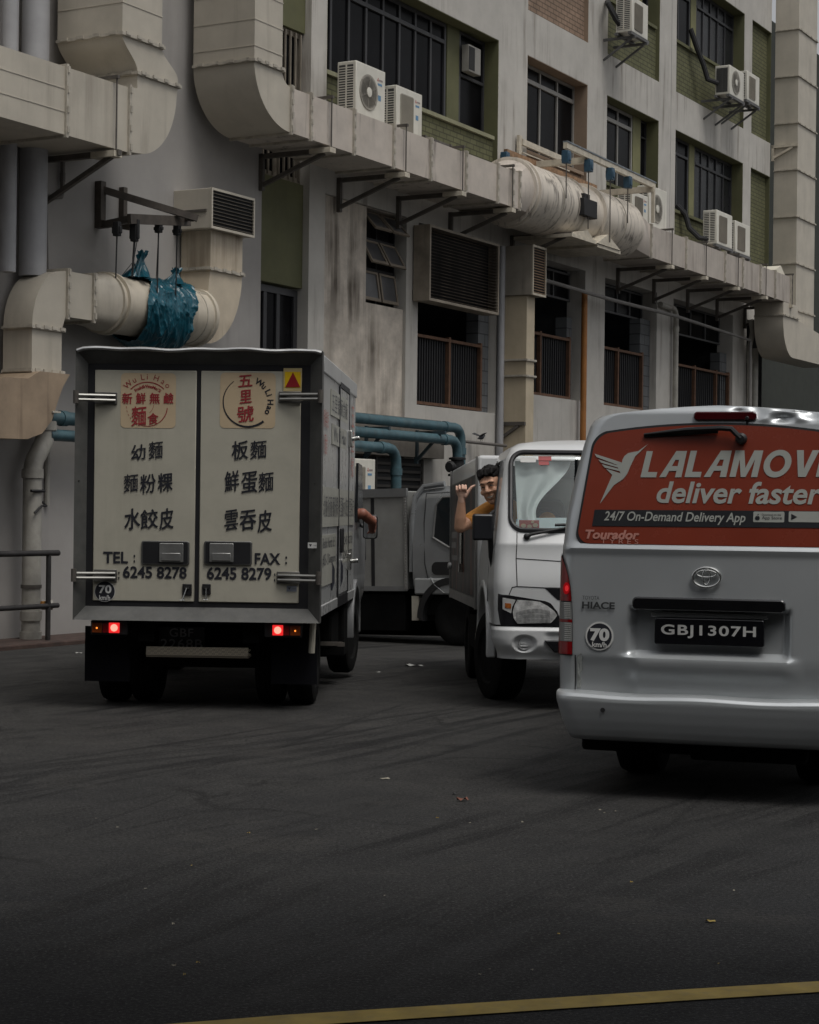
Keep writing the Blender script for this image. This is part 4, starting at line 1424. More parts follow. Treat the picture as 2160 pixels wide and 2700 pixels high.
BOXSIDE = M('pale_grp_panel', (.42, .425, .42), .28, mott=.07, mscale=2., streak=.3, sscale=5., scol=(.16, .15, .13), coat=.25)
FRAMEGREY = M('grey_steel_frame', (.072, .072, .068), .55, mott=.25, mscale=5., dust=.15, streak=.3)
DOOR = M('cream_door_panel', (.46, .437, .36), .5, mott=.07, mscale=3., streak=.4, sscale=4., scol=(.25, .23, .17), dust=.12)
x0, x1, zb, zt = -.909, .909, .66, 2.645
part(MB().box(-.9, .9, .07, 3.27, .72, 2.62), 'cargo_box', BOXSIDE, nt_, bevel=.025)
# mitred rear frame: outer edge towards us, inner edge set back
ix0, iz1 = TR(226, 956)
ix1, iz0 = TR(811, 1606)
yo, yi = -.03, .055
V = [(x0, yo, zb), (x1, yo, zb), (x1, yo, zt), (x0, yo, zt), (ix0, yi, iz0), (ix1, yi, iz0), (ix1, yi, iz1), (ix0, yi, iz1),
     (x0, .09, zb), (x1, .09, zb), (x1, .09, zt), (x0, .09, zt)]
g = MB().add(V, [(0, 1, 5, 4), (1, 2, 6, 5), (2, 3, 7, 6), (3, 0, 4, 7), (0, 8, 9, 1), (1, 9, 10, 2), (2, 10, 11, 3), (3, 11, 8, 0)])
fr = part(g, 'rear_frame', FRAMEGREY, nt_, smooth=0)
# bent bright edge along the top
pts = [(x, -.028 + .006 * math.sin(9 * x + 1), zt + .004 + .005 * math.sin(7 * x) + .004 * math.sin(17 * x + 2) - .012 * (abs(x) > .88)) for x in lin(-.9, .9, 40)]
part(MB().tube(pts, .015, 8), 'top_edge', M('bright_metal_edge', (.55, .55, .54), .3, metal=.9, mott=.2, mscale=8.), fr)
part(MB().add([(ix0, .056, iz0), (ix1, .056, iz0), (ix1, .056, iz1), (ix0, .056, iz1)], [(0, 1, 2, 3)]), 'door_seal', RUBBER, nt_, smooth=0)
dl0, dt = TR(245, 973)
dl1, db = TR(509, 1588)
dr0, _ = TR(528, 1000)
dr1, _ = TR(790, 1300)
YD = .047
doors = []
for (a, c) in ((dl0, dl1), (dr0, dr1)):
    doors.append(part(MB().box(a, c, YD, .07, db, dt), 'rear_door', DOOR, nt_, bevel=.006))
DL, DR = doors


def stroke(g, vs, fs, y, w):
    """brush weight: the same character laid down a few times, each a hair further out"""
    for k, (dx, dz) in enumerate(((0, 0), (1, .25), (-1, -.2), (.5, .9), (-.4, -.9), (.9, -.5))):
        g.add([(x + dx * w, y - k * .00025, z + dz * w * .8) for x, z in vs], fs)


def letters(parent, items, mat, y, mp, name='lettering', bold=.0, slant=0., shear=0.):
    """items: (string, px0, px1, py_top, py_bottom, weight) laid on a flat panel at depth y; one part per line"""
    lines = []
    for it in sorted(items, key=lambda q: (q[3] + q[4]) / 2):
        m = (it[3] + it[4]) / 2
        if lines and abs(lines[-1][0] - m) < 20:
            lines[-1][1].append(it)
        else:
            lines.append((m, [it]))
    for _, its in lines:
        g = MB()
        for s, a, c, t, b, w in its:
            cjk = any(ord(q) > 0x2fff for q in s)
            xa, za = mp(a, b)
            xc, zc = mp(c, t)
            vs, fs = fit(text(s, bold=0. if cjk else w, shear=shear), xa, xc, za, zc, slant)
            if cjk:
                stroke(g, vs, fs, y, (xc - xa) * w)
            else:
                g.add([(x, y, z) for x, z in vs], fs)
        part(g, name, mat, parent, smooth=0)


def z1(X, Y):
    return 190 + .2145 * X, 920 + .2145 * Y


def z2(X, Y):
    return 520 + .25507 * X, 920 + .25507 * Y


def z3(X, Y):
    return 190 + .2598 * X, 1300 + .2598 * Y


def z4(X, Y):
    return 560 + .2597 * X, 1300 + .2597 * Y


def L(zf, s, a, c, t, b, bold=.0):
    p, q = zf(a, t), zf(c, b)
    return (s, p[0], q[0], p[1], q[1], bold)


YL_ = YD - .004
BR = .02
letters(DL, [L(z1, '幼', 708, 885, 1170, 1360, BR), L(z1, '麵', 925, 1100, 1135, 1355, BR * .6), L(z1, '麵', 615, 792, 1540, 1765, BR * .6), L(z1, '粉', 820, 1012, 1535, 1775, BR), L(z1, '粿', 1040, 1222, 1525, 1760, BR),
             L(z3, '水', 515, 675, 158, 372, .027), L(z3, '餃', 680, 858, 165, 365, BR), L(z3, '皮', 875, 1018, 155, 372, .027)], INK, YL_, TR, slant=.1)
letters(DR, [L(z2, '板', 352, 522, 945, 1145, BR), L(z2, '麵', 545, 712, 948, 1138, BR * .6), L(z2, '鮮', 278, 428, 1255, 1480, BR), L(z2, '蛋', 450, 618, 1262, 1490, BR), L(z2, '麵', 630, 785, 1275, 1480, BR * .6),
             L(z4, '雲', 118, 255, 165, 380, BR), L(z4, '吞', 275, 438, 168, 378, .027), L(z4, '皮', 458, 600, 175, 398, .027)], INK, YL_, TR, slant=.1)
letters(DL, [L(z3, 'TEL', 295, 552, 598, 714, .028), L(z3, ':', 608, 626, 628, 710, .028), L(z3, ':', 448, 466, 800, 880, .028), L(z3, '6245 8278', 498, 1155, 750, 866, .028)], INK, YL_, TR)
a_, b_ = z3(1360, 750), z4(598, 880)
letters(DR, [L(z4, 'FAX', 425, 690, 612, 726, .028), L(z4, ':', 737, 757, 642, 725, .028), ('6245 8279', a_[0], b_[0], a_[1] + 2, b_[1], .028), L(z4, ':', 622, 638, 815, 897, .028)], INK, YL_, TR)


def sticker(parent, zf, a, c, t, b, m, r=.035, name='sticker', y=None):
    p, q = zf(a, t), zf(c, b)
    xa, zt_ = TR(*p)
    xc, zb_ = TR(*q)
    yy = (YD - .002) if y is None else y
    g = MB()
    poly = rrect(xa, xc, zb_, zt_, r, 5)
    g.add([(x, yy, z) for x, z in poly], [tuple(range(len(poly)))])
    return part(g, name, m, parent, smooth=0)


PEACH = M('peach_sticker', (.55, .43, .28), .6, mott=.06)
REDINK = M('dark_red_ink', (.3, .025, .03), .6, mott=.05)
s1 = sticker(DL, z1, 580, 1258, 285, 972, PEACH)
s2 = sticker(DR, z2, 232, 803, 240, 822, PEACH)


def ring(g, zf, cx, cy, r0, w0, a0, a1, w1=None, n=40, y=None, dash=0):
    """arc band in photo-detail coordinates; angles clockwise from 12 o'clock"""
    w1 = w0 if w1 is None else w1
    vs = []
    for k in range(n + 1):
        s = k / n
        a = R(a0 + (a1 - a0) * s)
        w = w0 + (w1 - w0) * s
        for r in (r0 - w / 2, r0 + w / 2):
            x, z = TR(*zf(cx + r * math.sin(a), cy - r * math.cos(a)))
            vs.append((x, y or YL_, z))
    g.add(vs, [(2 * k, 2 * k + 1, 2 * k + 3, 2 * k + 2) for k in range(n) if not (dash and (k // dash) % 2)])


def arctext(g, zf, s, cx, cy, r, h, a0, a1, bold=.01, hollow=False):
    """letters standing outward on an arc"""
    adv = [.62 if ch not in ' ilI' else (.34 if ch != ' ' else .3) for ch in s]
    adv = [.95 if ch in 'WMH' else q for ch, q in zip(s, adv)]
    tot = sum(adv)
    acc = 0
    for ch, q in zip(s, adv):
        mid = (acc + q / 2) / tot
        acc += q
        if ch == ' ':
            continue
        a = R(a0 + (a1 - a0) * mid)
        vs, fs = text(ch, bold=bold)
        cxm = (min(v[0] for v in vs) + max(v[0] for v in vs)) / 2
        out = []
        for (x, y) in vs:
            lx, ly = (x - cxm) * h / .72, y * h / .72 + r
            X = cx + lx * math.cos(a) + ly * math.sin(a)
            Y = cy - (ly * math.cos(a) - lx * math.sin(a))
            px, pz = TR(*zf(X, Y))
            out.append((px, YL_, pz))
        g.add(out, fs)


g = MB()
for s, a, c in (('新', 597, 718), ('鮮', 768, 887), ('無', 938, 1062), ('鹼', 1115, 1232)):
    p, q = z1(a, 535), z1(c, 668)
    xa, za = TR(p[0], q[1])
    xc, zc = TR(q[0], p[1])
    vs, fs = fit(text(s), xa, xc, za, zc)
    stroke(g, vs, fs, YL_, .002)
for s, a, c, t, b in (('麵', 712, 893, 705, 945), ('食', 912, 1045, 785, 925)):
    p, q = z1(a, t), z1(c, b)
    xa, za = TR(p[0], q[1])
    xc, zc = TR(q[0], p[1])
    vs, fs = fit(text(s), xa, xc, za, zc, .08)
    stroke(g, vs, fs, YL_, .0018)
ring(g, z1, 908, 690, 288, 12, -46, 46)
ring(g, z1, 912, 700, 245, 12, 95, 215, 6)
ring(g, z1, 905, 690, 258, 6, 268, 225, dash=5)
ring(g, z1, 830, 660, 160, 5, 98, 140)
arctext(g, z1, 'Wu Li Hao', 908, 690, 322, 74, -52, 52, bold=.0)
arctext(g, z1, "Fresh & White Mee'Si", 908, 690, 218, 40, -40, 44, bold=.02)
part(g, 'lettering', REDINK, s1, smooth=0)
g = MB()
for s, a, c, t, b in (('五', 422, 565, 265, 392), ('里', 437, 557, 418, 562), ('號', 410, 578, 585, 755)):
    p, q = z2(a, t), z2(c, b)
    xa, za = TR(p[0], q[1])
    xc, zc = TR(q[0], p[1])
    vs, fs = fit(text(s), xa, xc, za, zc, .1)
    stroke(g, vs, fs, YL_, .0025)
part(g, 'lettering', REDINK, s2, smooth=0)
g = MB()
ring(g, z2, 520, 545, 258, 6, -34, -219, 24)
arctext(g, z2, 'Wu Li Hao', 520, 545, 205, 62, 22, 124, bold=.03)
part(g, 'lettering', INK, s2, smooth=0)

# yellow warning plate with a red triangle
g = MB()
p0, p1 = TR(*z2(888, 438)), TR(*z2(1083, 200))
part(MB().box(p0[0], p1[0], YD - .012, YD - .001, p0[1], p1[1]), 'warning_plate', M('tan_plate', (.5, .4, .2), .5, mott=.2), DR, bevel=.002)
wpo = bpy.data.objects['warning_plate']
p0, p1 = TR(*z2(905, 400)), TR(*z2(1070, 238))
q1 = part(MB().add([(p0[0], YD - .0135, p0[1]), (p1[0], YD - .0135, p0[1]), (p1[0], YD - .0135, p1[1]), (p0[0], YD - .0135, p1[1])], [(0, 1, 2, 3)]), 'yellow_field', M('yellow_reflector', (.62, .4, .01), .35), DR, smooth=0)
a_, b_, c_ = TR(*z2(910, 396)), TR(*z2(1066, 396)), TR(*z2(990, 242))
part(MB().add([(a_[0], YD - .015, a_[1]), (b_[0], YD - .015, b_[1]), (c_[0], YD - .015, c_[1])], [(0, 1, 2)]), 'red_triangle', M('red_reflector', (.25, .015, .02), .35), DR, smooth=0)


def disc(parent, c, r, y, m, name, n=36, rz=None):
    rz = rz or r
    vs = [(c[0] + r * math.cos(2 * PI * k / n), y, c[1] + rz * math.sin(2 * PI * k / n)) for k in range(n)]
    return part(MB().add(vs, [tuple(range(n))]), name, m, parent, smooth=0)


c70 = TR(*z3(313, 1003))
disc(DL, c70, .0775, YD - .002, WHITEINK, 'speed_disc')
disc(DL, c70, .0735, YD - .0035, INK, 'speed_disc_field')
letters(DL, [L(z3, '70', 252, 382, 938, 1022, .03), L(z3, 'km/h', 255, 368, 1040, 1092, .015)], WHITEINK, YD - .005, TR)


def panel_handle(parent, zf, a, c, t, b, flip=1):
    p, q = TR(*zf(a, b)), TR(*zf(c, t))
    xa, xc, za, zc = p[0], q[0], p[1], q[1]
    o = part(MB().prism(rrect(xa, xc, za, zc, .018), YD - .014, YD - .001, 'y'), 'door_handle', M('handle_grey', (.16, .16, .155), .4, metal=.6, mott=.3, dust=.2), parent, bevel=.004)
    part(MB().prism(rrect(xa + .012, xc - .012, za + .01, zc - .01, .012), YD - .0155, YD - .0142, 'y'), 'handle_recess', RUBBER, parent, smooth=0)
    w = xc - xa
    xs = (xa + w * .38, xc - w * .12) if flip > 0 else (xa + w * .12, xc - w * .38)
    g = MB().prism(rrect(xs[0], xs[1], za + .02, zc - .016, .008), YD - .026, YD - .016, 'y').box(xs[0] + .02, xs[1] - .02, YD - .034, YD - .0262, za + .03, (za + zc) / 2)
    part(g, 'handle_lever', SILVERTRIM, parent, bevel=.004)
    return o


panel_handle(DL, z3, 688, 1185, 490, 728, 1)
panel_handle(DR, lambda X, Y: (X, 1300 + .2598 * Y), 535.6, 664.5, 492, 728, -1)


def hinge(parent, px0, px1, py0, py1, outer):
    """strap hinge: plate on the door and two ribs reaching over the frame"""
    p, q = TR(px0, py1), TR(px1, py0)
    za, zc = p[1], q[1]
    zm = (za + zc) / 2
    g = MB().box(p[0], q[0], YD - .012, YD - .001, za, zc)
    xo = -.9 if outer < 0 else .9
    xi = q[0] - .012 if outer < 0 else p[0] + .012
    o = part(g, 'hinge', M('hinge_steel', (.2, .195, .185), .42, metal=.7, mott=.25, dust=.15), parent, bevel=.003)
    g = MB()
    for dz in (-.017, .017):
        g.tube([(xi, YD - .018, zm + dz), (xo + (.1 if outer < 0 else -.1), -.025, zm + dz), (xo + (.02 if outer < 0 else -.02), -.045, zm + dz)], .0125, 8)
    part(g, 'hinge_strap', M('strap_steel', (.4, .39, .36), .3, metal=.9, mott=.25), parent)
    part(MB().tube([(xo, -.05, zm - .045), (xo, -.05, zm + .05)], .02, 10), 'hinge_knuckle', STEEL, parent)


for (zf, a, c, t, b, o_, d) in ((z1, 255, 535, 525, 670, -1, DL), (z3, 200, 440, 780, 900, -1, DL), (z2, 840, 1075, 440, 555, 1, DR), (z4, 650, 885, 800, 920, 1, DR)):
    p, q = zf(a, t), zf(c, b)
    hinge(d, p[0], q[0], p[1], q[1], o_)
for (d, zf, a, c, t, b, dx) in ((DL, z3, 1110, 1208, 925, 1040, -.03), (DR, z3, 1312, 1402, 925, 1035, 0)):
    p, q = TR(*zf(a, b)), TR(*zf(c, t))
    l = part(MB().box(p[0], q[0], YD - .012, YD - .001, p[1], q[1]), 'latch', BLACKPLASTIC, d, bevel=.004)
    xm = (p[0] + q[0]) / 2
    part(MB().box(xm - .018, xm + .018, YD - .02, YD - .0125, q[1] - .035, q[1] - .022).tube([(xm, YD - .02, q[1] - .03), (xm + dx, YD - .022, p[1] - .035)], .005, 6).tube([(xm + dx - .02, YD - .022, p[1] - .037), (xm + dx + .014, YD - .022, p[1] - .035)], .004, 6), 'latch_lever', CHROME, d)
a_, b_ = z4(975, 502), z4(1075, 558)
p, q = TR(a_[0], b_[1]), TR(b_[0], a_[1])
part(MB().box(p[0], q[0], -.004, .0, p[1], q[1]), 'maker_sticker', WHITEINK, fr, smooth=0)
part(MB().add([(p[0] + .008, -.0055, q[1] - .012), (p[0] + .03, -.0055, q[1] - .012), (p[0] + .019, -.0055, p[1] + .01)], [(0, 1, 2)]).box(p[0] + .04, q[0] - .008, -.0055, -.0045, p[1] + .02, q[1] - .02), 'sticker_mark', INK, fr, smooth=0)
a_, b_ = z4(752, 943), z4(855, 1000)
p, q = TR(a_[0], b_[1]), TR(b_[0], a_[1])
part(MB().box(p[0], q[0], YD - .003, YD - .001, p[1], q[1]), 'maker_sticker', M('grey_sticker', (.2, .22, .26), .5), DR, smooth=0)
part(MB().add([(p[0] + .008, YD - .0045, q[1] - .012), (p[0] + .03, YD - .0045, q[1] - .012), (p[0] + .019, YD - .0045, p[1] + .01)], [(0, 1, 2)]).box(p[0] + .04, q[0] - .008, YD - .0045, YD - .0035, p[1] + .02, q[1] - .02), 'sticker_mark', INK, DR, smooth=0)
part(MB().lathe([(.006, 0), (.006, -.006)], (.86, .02, 1.68), 'y', 10).lathe([(.006, 0), (.006, -.006)], (-.88, .0, 1.68), 'y', 10), 'rivet', CHROME, fr)

# right-hand side of the box: top rail, side door, lettering
XS = .901
part(MB().box(.885, .912, .095, 3.275, 2.5, 2.63), 'roof_rail', M('pale_rail', (.5, .5, .49), .35, metal=.3, mott=.08), nt_, bevel=.012)
part(MB().box(.885, .909, .095, 3.275, .7, .78), 'lower_rail', BOXSIDE, nt_, bevel=.006)
sdoor = part(MB().box(XS, XS + .008, 1.52, 2.44, .8, 2.48), 'side_door', BOXSIDE, nt_, bevel=.004)
g = MB().box(XS + .0005, XS + .013, 1.475, 1.515, .79, 2.49).box(XS + .0005, XS + .013, 2.445, 2.485, .79, 2.49).box(XS + .0005, XS + .013, 1.516, 2.444, 2.485, 2.53).box(XS + .0005, XS + .012, 1.5, 2.46, .7, .789)
part(g, 'side_door_seal', RUBBER, nt_, bevel=.003)
for z in (2.1, 1.05):
    part(MB().box(XS + .009, XS + .04, 2.36, 2.5, z - .07, z + .07).tube([(XS + .04, 2.43, z), (XS + .1, 2.43, z + .01)], .02, 8), 'side_hinge', CHROME, sdoor, bevel=.004)
part(MB().box(XS + .009, XS + .03, 1.62, 1.8, 1.14, 1.34), 'side_handle', RUBBER, sdoor, bevel=.008)
for y in (.95, 1.75):
    part(MB().prism([(y, .86), (y + .2, .92), (y + .2, 1.02), (y, 1.08)], XS + .002, XS + .012, 'x'), 'vent_cover', M('navy_cover', (.02, .022, .035), .5), nt_, smooth=0)


def side_text(parent, s, ya, yb, za, zb_, m, bold=.02):
    cjk = any(ord(c) > 0x2fff for c in s)
    vs, fs = fit(text(s, bold=0 if cjk else bold), ya, yb, za, zb_)
    g = MB()
    for k in range(1):
        g.add([(XS + .0095 + k * .0003, y + .006 * (k - 1) * (k > 0), z + .004 * k) for y, z in vs], fs)
    return part(g, 'lettering', m, parent, smooth=0)


SIDEINK = M('faded_side_ink', (.09, .09, .095), .6)
SIDERED = M('faded_red_ink', (.36, .13, .11), .6)
SIDEBOX = M('sticker_strip', (.36, .355, .31), .5, mott=.1)
for (ya, yb, za, zb_) in ((.72, 2.3, 2.22, 2.42), (.85, 2.2, 2.0, 2.16), (.12, 3.1, 1.36, 1.66), (.1, 1.3, .92, 1.3), (1.9, 2.95, 1.05, 1.3)):
    part(MB().box(XS + .0005, XS + .0085, ya, yb, za, zb_), 'sticker_strip', SIDEBOX, nt_, smooth=0)
side_text(nt_, '五里號麵食廠', .78, 2.25, 2.25, 2.4, SIDEINK)
side_text(nt_, 'Wu Li Hao', .95, 2.1, 2.03, 2.14, SIDEINK)
side_text(nt_, '幼麵·板麵·麵粉粿·鮮蛋麵·水餃皮·雲吞皮', .16, 3.05, 1.43, 1.6, SIDEINK)
side_text(nt_, 'Bedok North St 5', .14, 1.2, 1.2, 1.28, SIDEINK, .01)
side_text(nt_, '#05-13', .14, .62, 1.06, 1.16, SIDEINK, .01)
side_text(nt_, 'Singapore', .66, 1.25, 1.06, 1.15, SIDEINK, .01)
side_text(nt_, '6245 8278', 1.95, 2.9, 1.2, 1.27, SIDEINK, .01)
side_text(nt_, '6245 8279', 1.95, 2.9, 1.08, 1.15, SIDEINK, .01)
side_text(nt_, '新鮮無鹼', .1, .5, 2.1, 2.24, SIDERED)
side_text(nt_, '麵食', .18, .42, 1.9, 2.06, SIDERED)
for k, s in enumerate('五里號'):
    side_text(nt_, s, 2.72, 2.98, 2.22 - .22 * k, 2.4 - .22 * k, SIDERED)

# underside: chassis, lamps, plate, step, flaps, wheels
part(MB().box(-.45, -.33, .1, 4.8, .5, .69).box(.33, .45, .1, 4.8, .5, .69).box(-.8, .8, .12, .2, .63, .69).box(-.42, .42, .3, .5, .3, .6).box(-.7, .7, 1.2, 2.6, .35, .66), 'chassis', UNDER, nt_, smooth=0)
for s in (-1, 1):
    xa = -.785 if s < 0 else .5
    part(MB().box(xa, xa + .275, .02, .1, .55, .655), 'lamp_housing', BLACKPLASTIC, nt_, bevel=.006)
    seq = ((.01, .085, AMBER), (.09, .135, REDLENS), (.137, .215, None)) if s < 0 else ((.06, .138, None), (.14, .185, REDLENS), (.19, .265, AMBER))
    for (u, v, m) in seq:
        lit = m is None
        mm = m or M('lit_red_lens', (.5, .01, .015), .3, emit=(1., .03, .03), estr=.9)
        o = part(MB().box(xa + u, xa + v, .008, .0195, .565, .64), 'tail_light' if lit else 'lamp_lens', mm, nt_, bevel=.003)
        if lit:
            part(MB().lathe([(.027, .0), (.02, -.008), (.006, -.011)], (xa + (u + v) / 2, .008, .603), 'y', 18), 'lamp_bulb', M('lit_red_bulb', (.8, .1, .08), .3, emit=(1., .14, .1), estr=4.), o)
        elif m is AMBER:
            part(MB().lathe([(.007, .0), (.005, -.002)], (xa + (u + v) / 2, .008, .6), 'y', 10), 'lamp_bulb', M('lit_amber_bulb', (.8, .2, .03), .3, emit=(1., .25, .03), estr=2.), o)
pl = part(MB().box(-.325, .02, .275, .285, .43, .6), 'number_plate', M('black_plate', (.012, .012, .013), .4), nt_, bevel=.003)
g = MB()
for s, a, c, za, zc in (('GBF', -.245, -.065, .525, .59), ('2268B', -.31, 0.005, .44, .51)):
    vs, fs = fit(text(s, bold=.01, spacing=1.1), a, c, za, zc)
    g.add([(x, .272, z) for x, z in vs], fs)
part(g, 'lettering', M('dim_plate_ink', (.28, .28, .29), .6), pl, smooth=0)
# chequer-plate step
CHK = bpy.data.materials.new('chequer_plate')
CHK.use_nodes = True
cn_ = CHK.node_tree
cb_ = cn_.nodes['Principled BSDF']
cb_.inputs['Base Color'].default_value = (.45, .4, .32, 1)
cb_.inputs['Metallic'].default_value = .8
cb_.inputs['Roughness'].default_value = .42
step = part(MB().box(-.39, .37, .12, .32, .385, .4).prism([(.11, .40), (.125, .40), (.13, .462), (.12, .462)], -.39, .37, 'x'), 'step', CHK, nt_, smooth=0)
g = MB()
for i in range(64):
    for j in range(4):
        x, z = -.38 + i * .012, .404 + j * .015
        s = 1 if (i // 2 + j) % 2 else -1
        g.bar((x, .1105 + (z - .4) * .16, z), (x + .01, .1105 + (z + .012 * s - .4) * .16, z + .006 + .006 * s), .003, .003)
part(g, 'step_tread', M('tread_metal', (.75, .68, .52), .35, metal=.9), step, smooth=0)
for s in (-1, 1):
    part(MB().box(s * .7 - .17, s * .7 + .17 if s > 0 else s * .7 + .17, .22, .235, .19, .6), 'mud_flap', M('black_rubber_flap', (.006, .006, .008), .85, spec=.12), nt_, smooth=0)
    wheel(nt_, s * .72, .72, .345, .2, s, rim=M('cream_rim', (.42, .38, .28), .5, mott=.25))
    wheel(nt_, s * .48, .72, .345, .2, -s)
    wheel(nt_, s * .78, 3.55, .345, .2, s, steer=-6)
part(MB().tube([(.845, .14, .68), (.835, .16, .43)], .024, 10), 'flap_bar', M('cream_bar', (.45, .42, .35), .5, mott=.2), nt_)
part(MB().box(.62, .88, 2.5, 2.9, .22, .66).box(.6, .86, 1.5, 2.2, .36, .64), 'side_tank', UNDER, nt_, bevel=.02)
part(MB().bar((.7, 1.3, .42), (.97, 1.3, .42), .03).box(.93, .985, 1.28, 1.32, .4, .43), 'side_bar', STEEL, nt_, smooth=0)
# cab ahead of the box
CABP = M('silver_cab_paint', (.3, .305, .31), .32, metal=.35, mott=.06, coat=.5)


def cabfn(u, v):
    """rounded cab: u round the outline, v from back to front"""
    a = 2 * PI * u
    c, s = math.cos(a), math.sin(a)
    q = (abs(c) ** 6 + abs(s) ** 6) ** (-1 / 6)
    x, z = .885 * c * q, 1.22 + .8 * s * q
    y = 3.36 + 1.55 * v
    k = .0
    if v > .8 and z > 1.25:
        y -= (z - 1.25) * .45 * (v - .8) / .2
    if z > 1.2:
        x *= 1 - .1 * (z - 1.2)
    return (x, y, z)


g = MB().grid(cabfn, lin(0, 1, 64), lin(0, 1, 12))
n = 64
g.f.append(tuple(range(n - 1)))
g.f.append(tuple(range(11 * n, 12 * n - 1))[::-1])
part(g, 'cab', CABP, nt_, smooth=40)
for s in (-1, 1):
    part(MB().prism([(3.75, 1.38), (4.5, 1.36), (4.25, 1.92), (3.8, 1.93)], s * .868, s * .893, 'x'), 'side_window', M('dark_tint_glass', (.012, .014, .016), .06, coat=.5), nt_, smooth=0)
    part(MB().tube([(s * .86, 4.35, 1.35), (s * .98, 4.3, 1.3), (s * .98, 4.3, 1.25)], .014, 8), 'mirror_arm', BLACKPLASTIC, nt_)
    m_ = part(MB().prism(rrect(min(s * .91, s * 1.05), max(s * .91, s * 1.05), 1.22, 1.45, .03), 4.2, 4.26, 'y'), 'wing_mirror', BLACKPLASTIC, nt_, bevel=.01)
    part(MB().prism(rrect(min(s * .92, s * 1.04), max(s * .92, s * 1.04), 1.23, 1.44, .025), 4.195, 4.199, 'y'), 'mirror_glass', M('mirror_glass', (.7, .72, .74), .03, metal=1., mott=.02), m_, smooth=0)
    g = MB().lathe([(.3, -.06), (.44, -.06), (.44, .02), (.3, .02)], (s * .87, 3.55, .42), 'x', 36)
    part(MB().prism([(3.55 + .44 * math.cos(R(a)), .42 + .44 * math.sin(R(a))) for a in range(-10, 191, 8)] + [(3.55 + .37 * math.cos(R(a)), .42 + .37 * math.sin(R(a))) for a in range(190, -11, -8)], s * .84, s * .915, 'x'), 'wheel_arch', CABP, nt_, bevel=.008)

# ================================================================== people: shared builder
SKIN = M('tanned_skin', (.68, .39, .26), .5, mott=.08, mscale=14., spec=.4)
HAIR = M('black_hair', (.008, .007, .007), .75, spec=.25, mott=.4, mscale=40.)


class Body:
    """blobs and limbs fused by a voxel remesh into one continuous surface"""

    def __init__(s):
        s.g = MB()

    def ball(s, c, r, ax=None, seg=20):
        ax = ax or (Vector((1, 0, 0)), Vector((0, 1, 0)), Vector((0, 0, 1)))
        rx, ry, rz = r if isinstance(r, (tuple, list)) else (r, r, r)
        c = Vector(c)
        o = len(s.g.v)
        n, m = seg, seg // 2
        for j in range(m + 1):
            th = PI * j / m
            for i in range(n):
                ph = 2 * PI * i / n
                p = c + ax[0] * rx * math.sin(th) * math.cos(ph) + ax[1] * ry * math.sin(th) * math.sin(ph) + ax[2] * rz * math.cos(th)
                s.g.v.append(tuple(p))
        for j in range(m):
            for i in range(n):
                s.g.f.append((o + j * n + i, o + j * n + (i + 1) % n, o + (j + 1) * n + (i + 1) % n, o + (j + 1) * n + i))
        return s

    def limb(s, pts, rs, seg=14):
        """tapered limb through the joints, rounded at both ends"""
        P, Q = [], []
        for (a, ra), (b, rb) in zip(zip(pts, rs), zip(pts[1:], rs[1:])):
            for k in range(4):
                P.append(Vector(a).lerp(Vector(b), k / 4))
                Q.append(ra + (rb - ra) * k / 4)
        P.append(Vector(pts[-1]))
        Q.append(rs[-1])
        s.g.tube(P, Q, seg)
        s.ball(pts[0], rs[0], seg=seg)
        s.ball(pts[-1], rs[-1], seg=seg)
        for p, r in zip(pts[1:-1], rs[1:-1]):
            s.ball(p, r, seg=seg)
        return s

    def build(s, name, mat, parent, voxel, smooth=3, inv=None):
        me = bpy.data.meshes.new(name)
        me.from_pydata(s.g.v, [], s.g.f)
        o = bpy.data.objects.new(name, me)
        LINK(o)
        rm = o.modifiers.new('r', 'REMESH')
        rm.mode = 'VOXEL'
        rm.voxel_size = voxel
        sm = o.modifiers.new('s', 'SMOOTH')
        sm.factor = .5
        sm.iterations = smooth
        dg = bpy.context.evaluated_depsgraph_get()
        me2 = bpy.data.meshes.new_from_object(o.evaluated_get(dg))
        me2.name = name
        o.modifiers.clear()
        o.data = me2
        bpy.data.meshes.remove(me)
        if inv is not None:
            me2.transform(inv)
        me2.materials.clear()
        me2.materials.append(mat)
        for p in me2.polygons:
            p.use_smooth = True
        if parent is not None:
            o.parent = parent
        return o


# driver of the noodle truck: only his forearm shows
dv = thing('person', 'person driving the noodle truck, bare forearm resting out of the window above the mirror', 'person', place(TX, 13.9, 0, -2.75))
b = Body()
b.limb([(.42, 3.95, .95), (.42, 3.9, 1.4), (.42, 3.95, 1.52)], [.15, .16, .06]).ball((.42, 3.97, 1.72), (.085, .1, .12))
b.limb([(.6, 3.93, 1.42), (.93, 3.86, 1.46), (1.01, 4.02, 1.385), (1.0, 4.14, 1.31)], [.06, .052, .045, .032])
b.ball((1.0, 4.19, 1.29), (.035, .05, .022))
for k in range(4):
    b.limb([(.975 + .017 * k, 4.22, 1.285), (.972 + .018 * k, 4.265, 1.265), (.972 + .018 * k, 4.28, 1.24)], [.009, .0085, .007], 8)
b.limb([(.97, 4.18, 1.28), (.945, 4.215, 1.265)], [.011, .009], 8)
b.limb([(.3, 3.95, .98), (.3, 4.35, .95), (.3, 4.45, .6)], [.09, .08, .06]).limb([(.54, 3.95, .98), (.54, 4.35, .95), (.54, 4.45, .6)], [.09, .08, .06])
b.build('body', M('ruddy_skin', (.3, .115, .075), .5, mott=.1, mscale=14.), dv, .009, 4)
b = Body()
b.limb([(.42, 3.95, .95), (.42, 3.9, 1.4)], [.165, .175]).limb([(.6, 3.93, 1.42), (.86, 3.87, 1.46)], [.075, .062])
b.build('shirt', M('dark_purple_shirt', (.03, .018, .035), .8), dv, .012, 4)
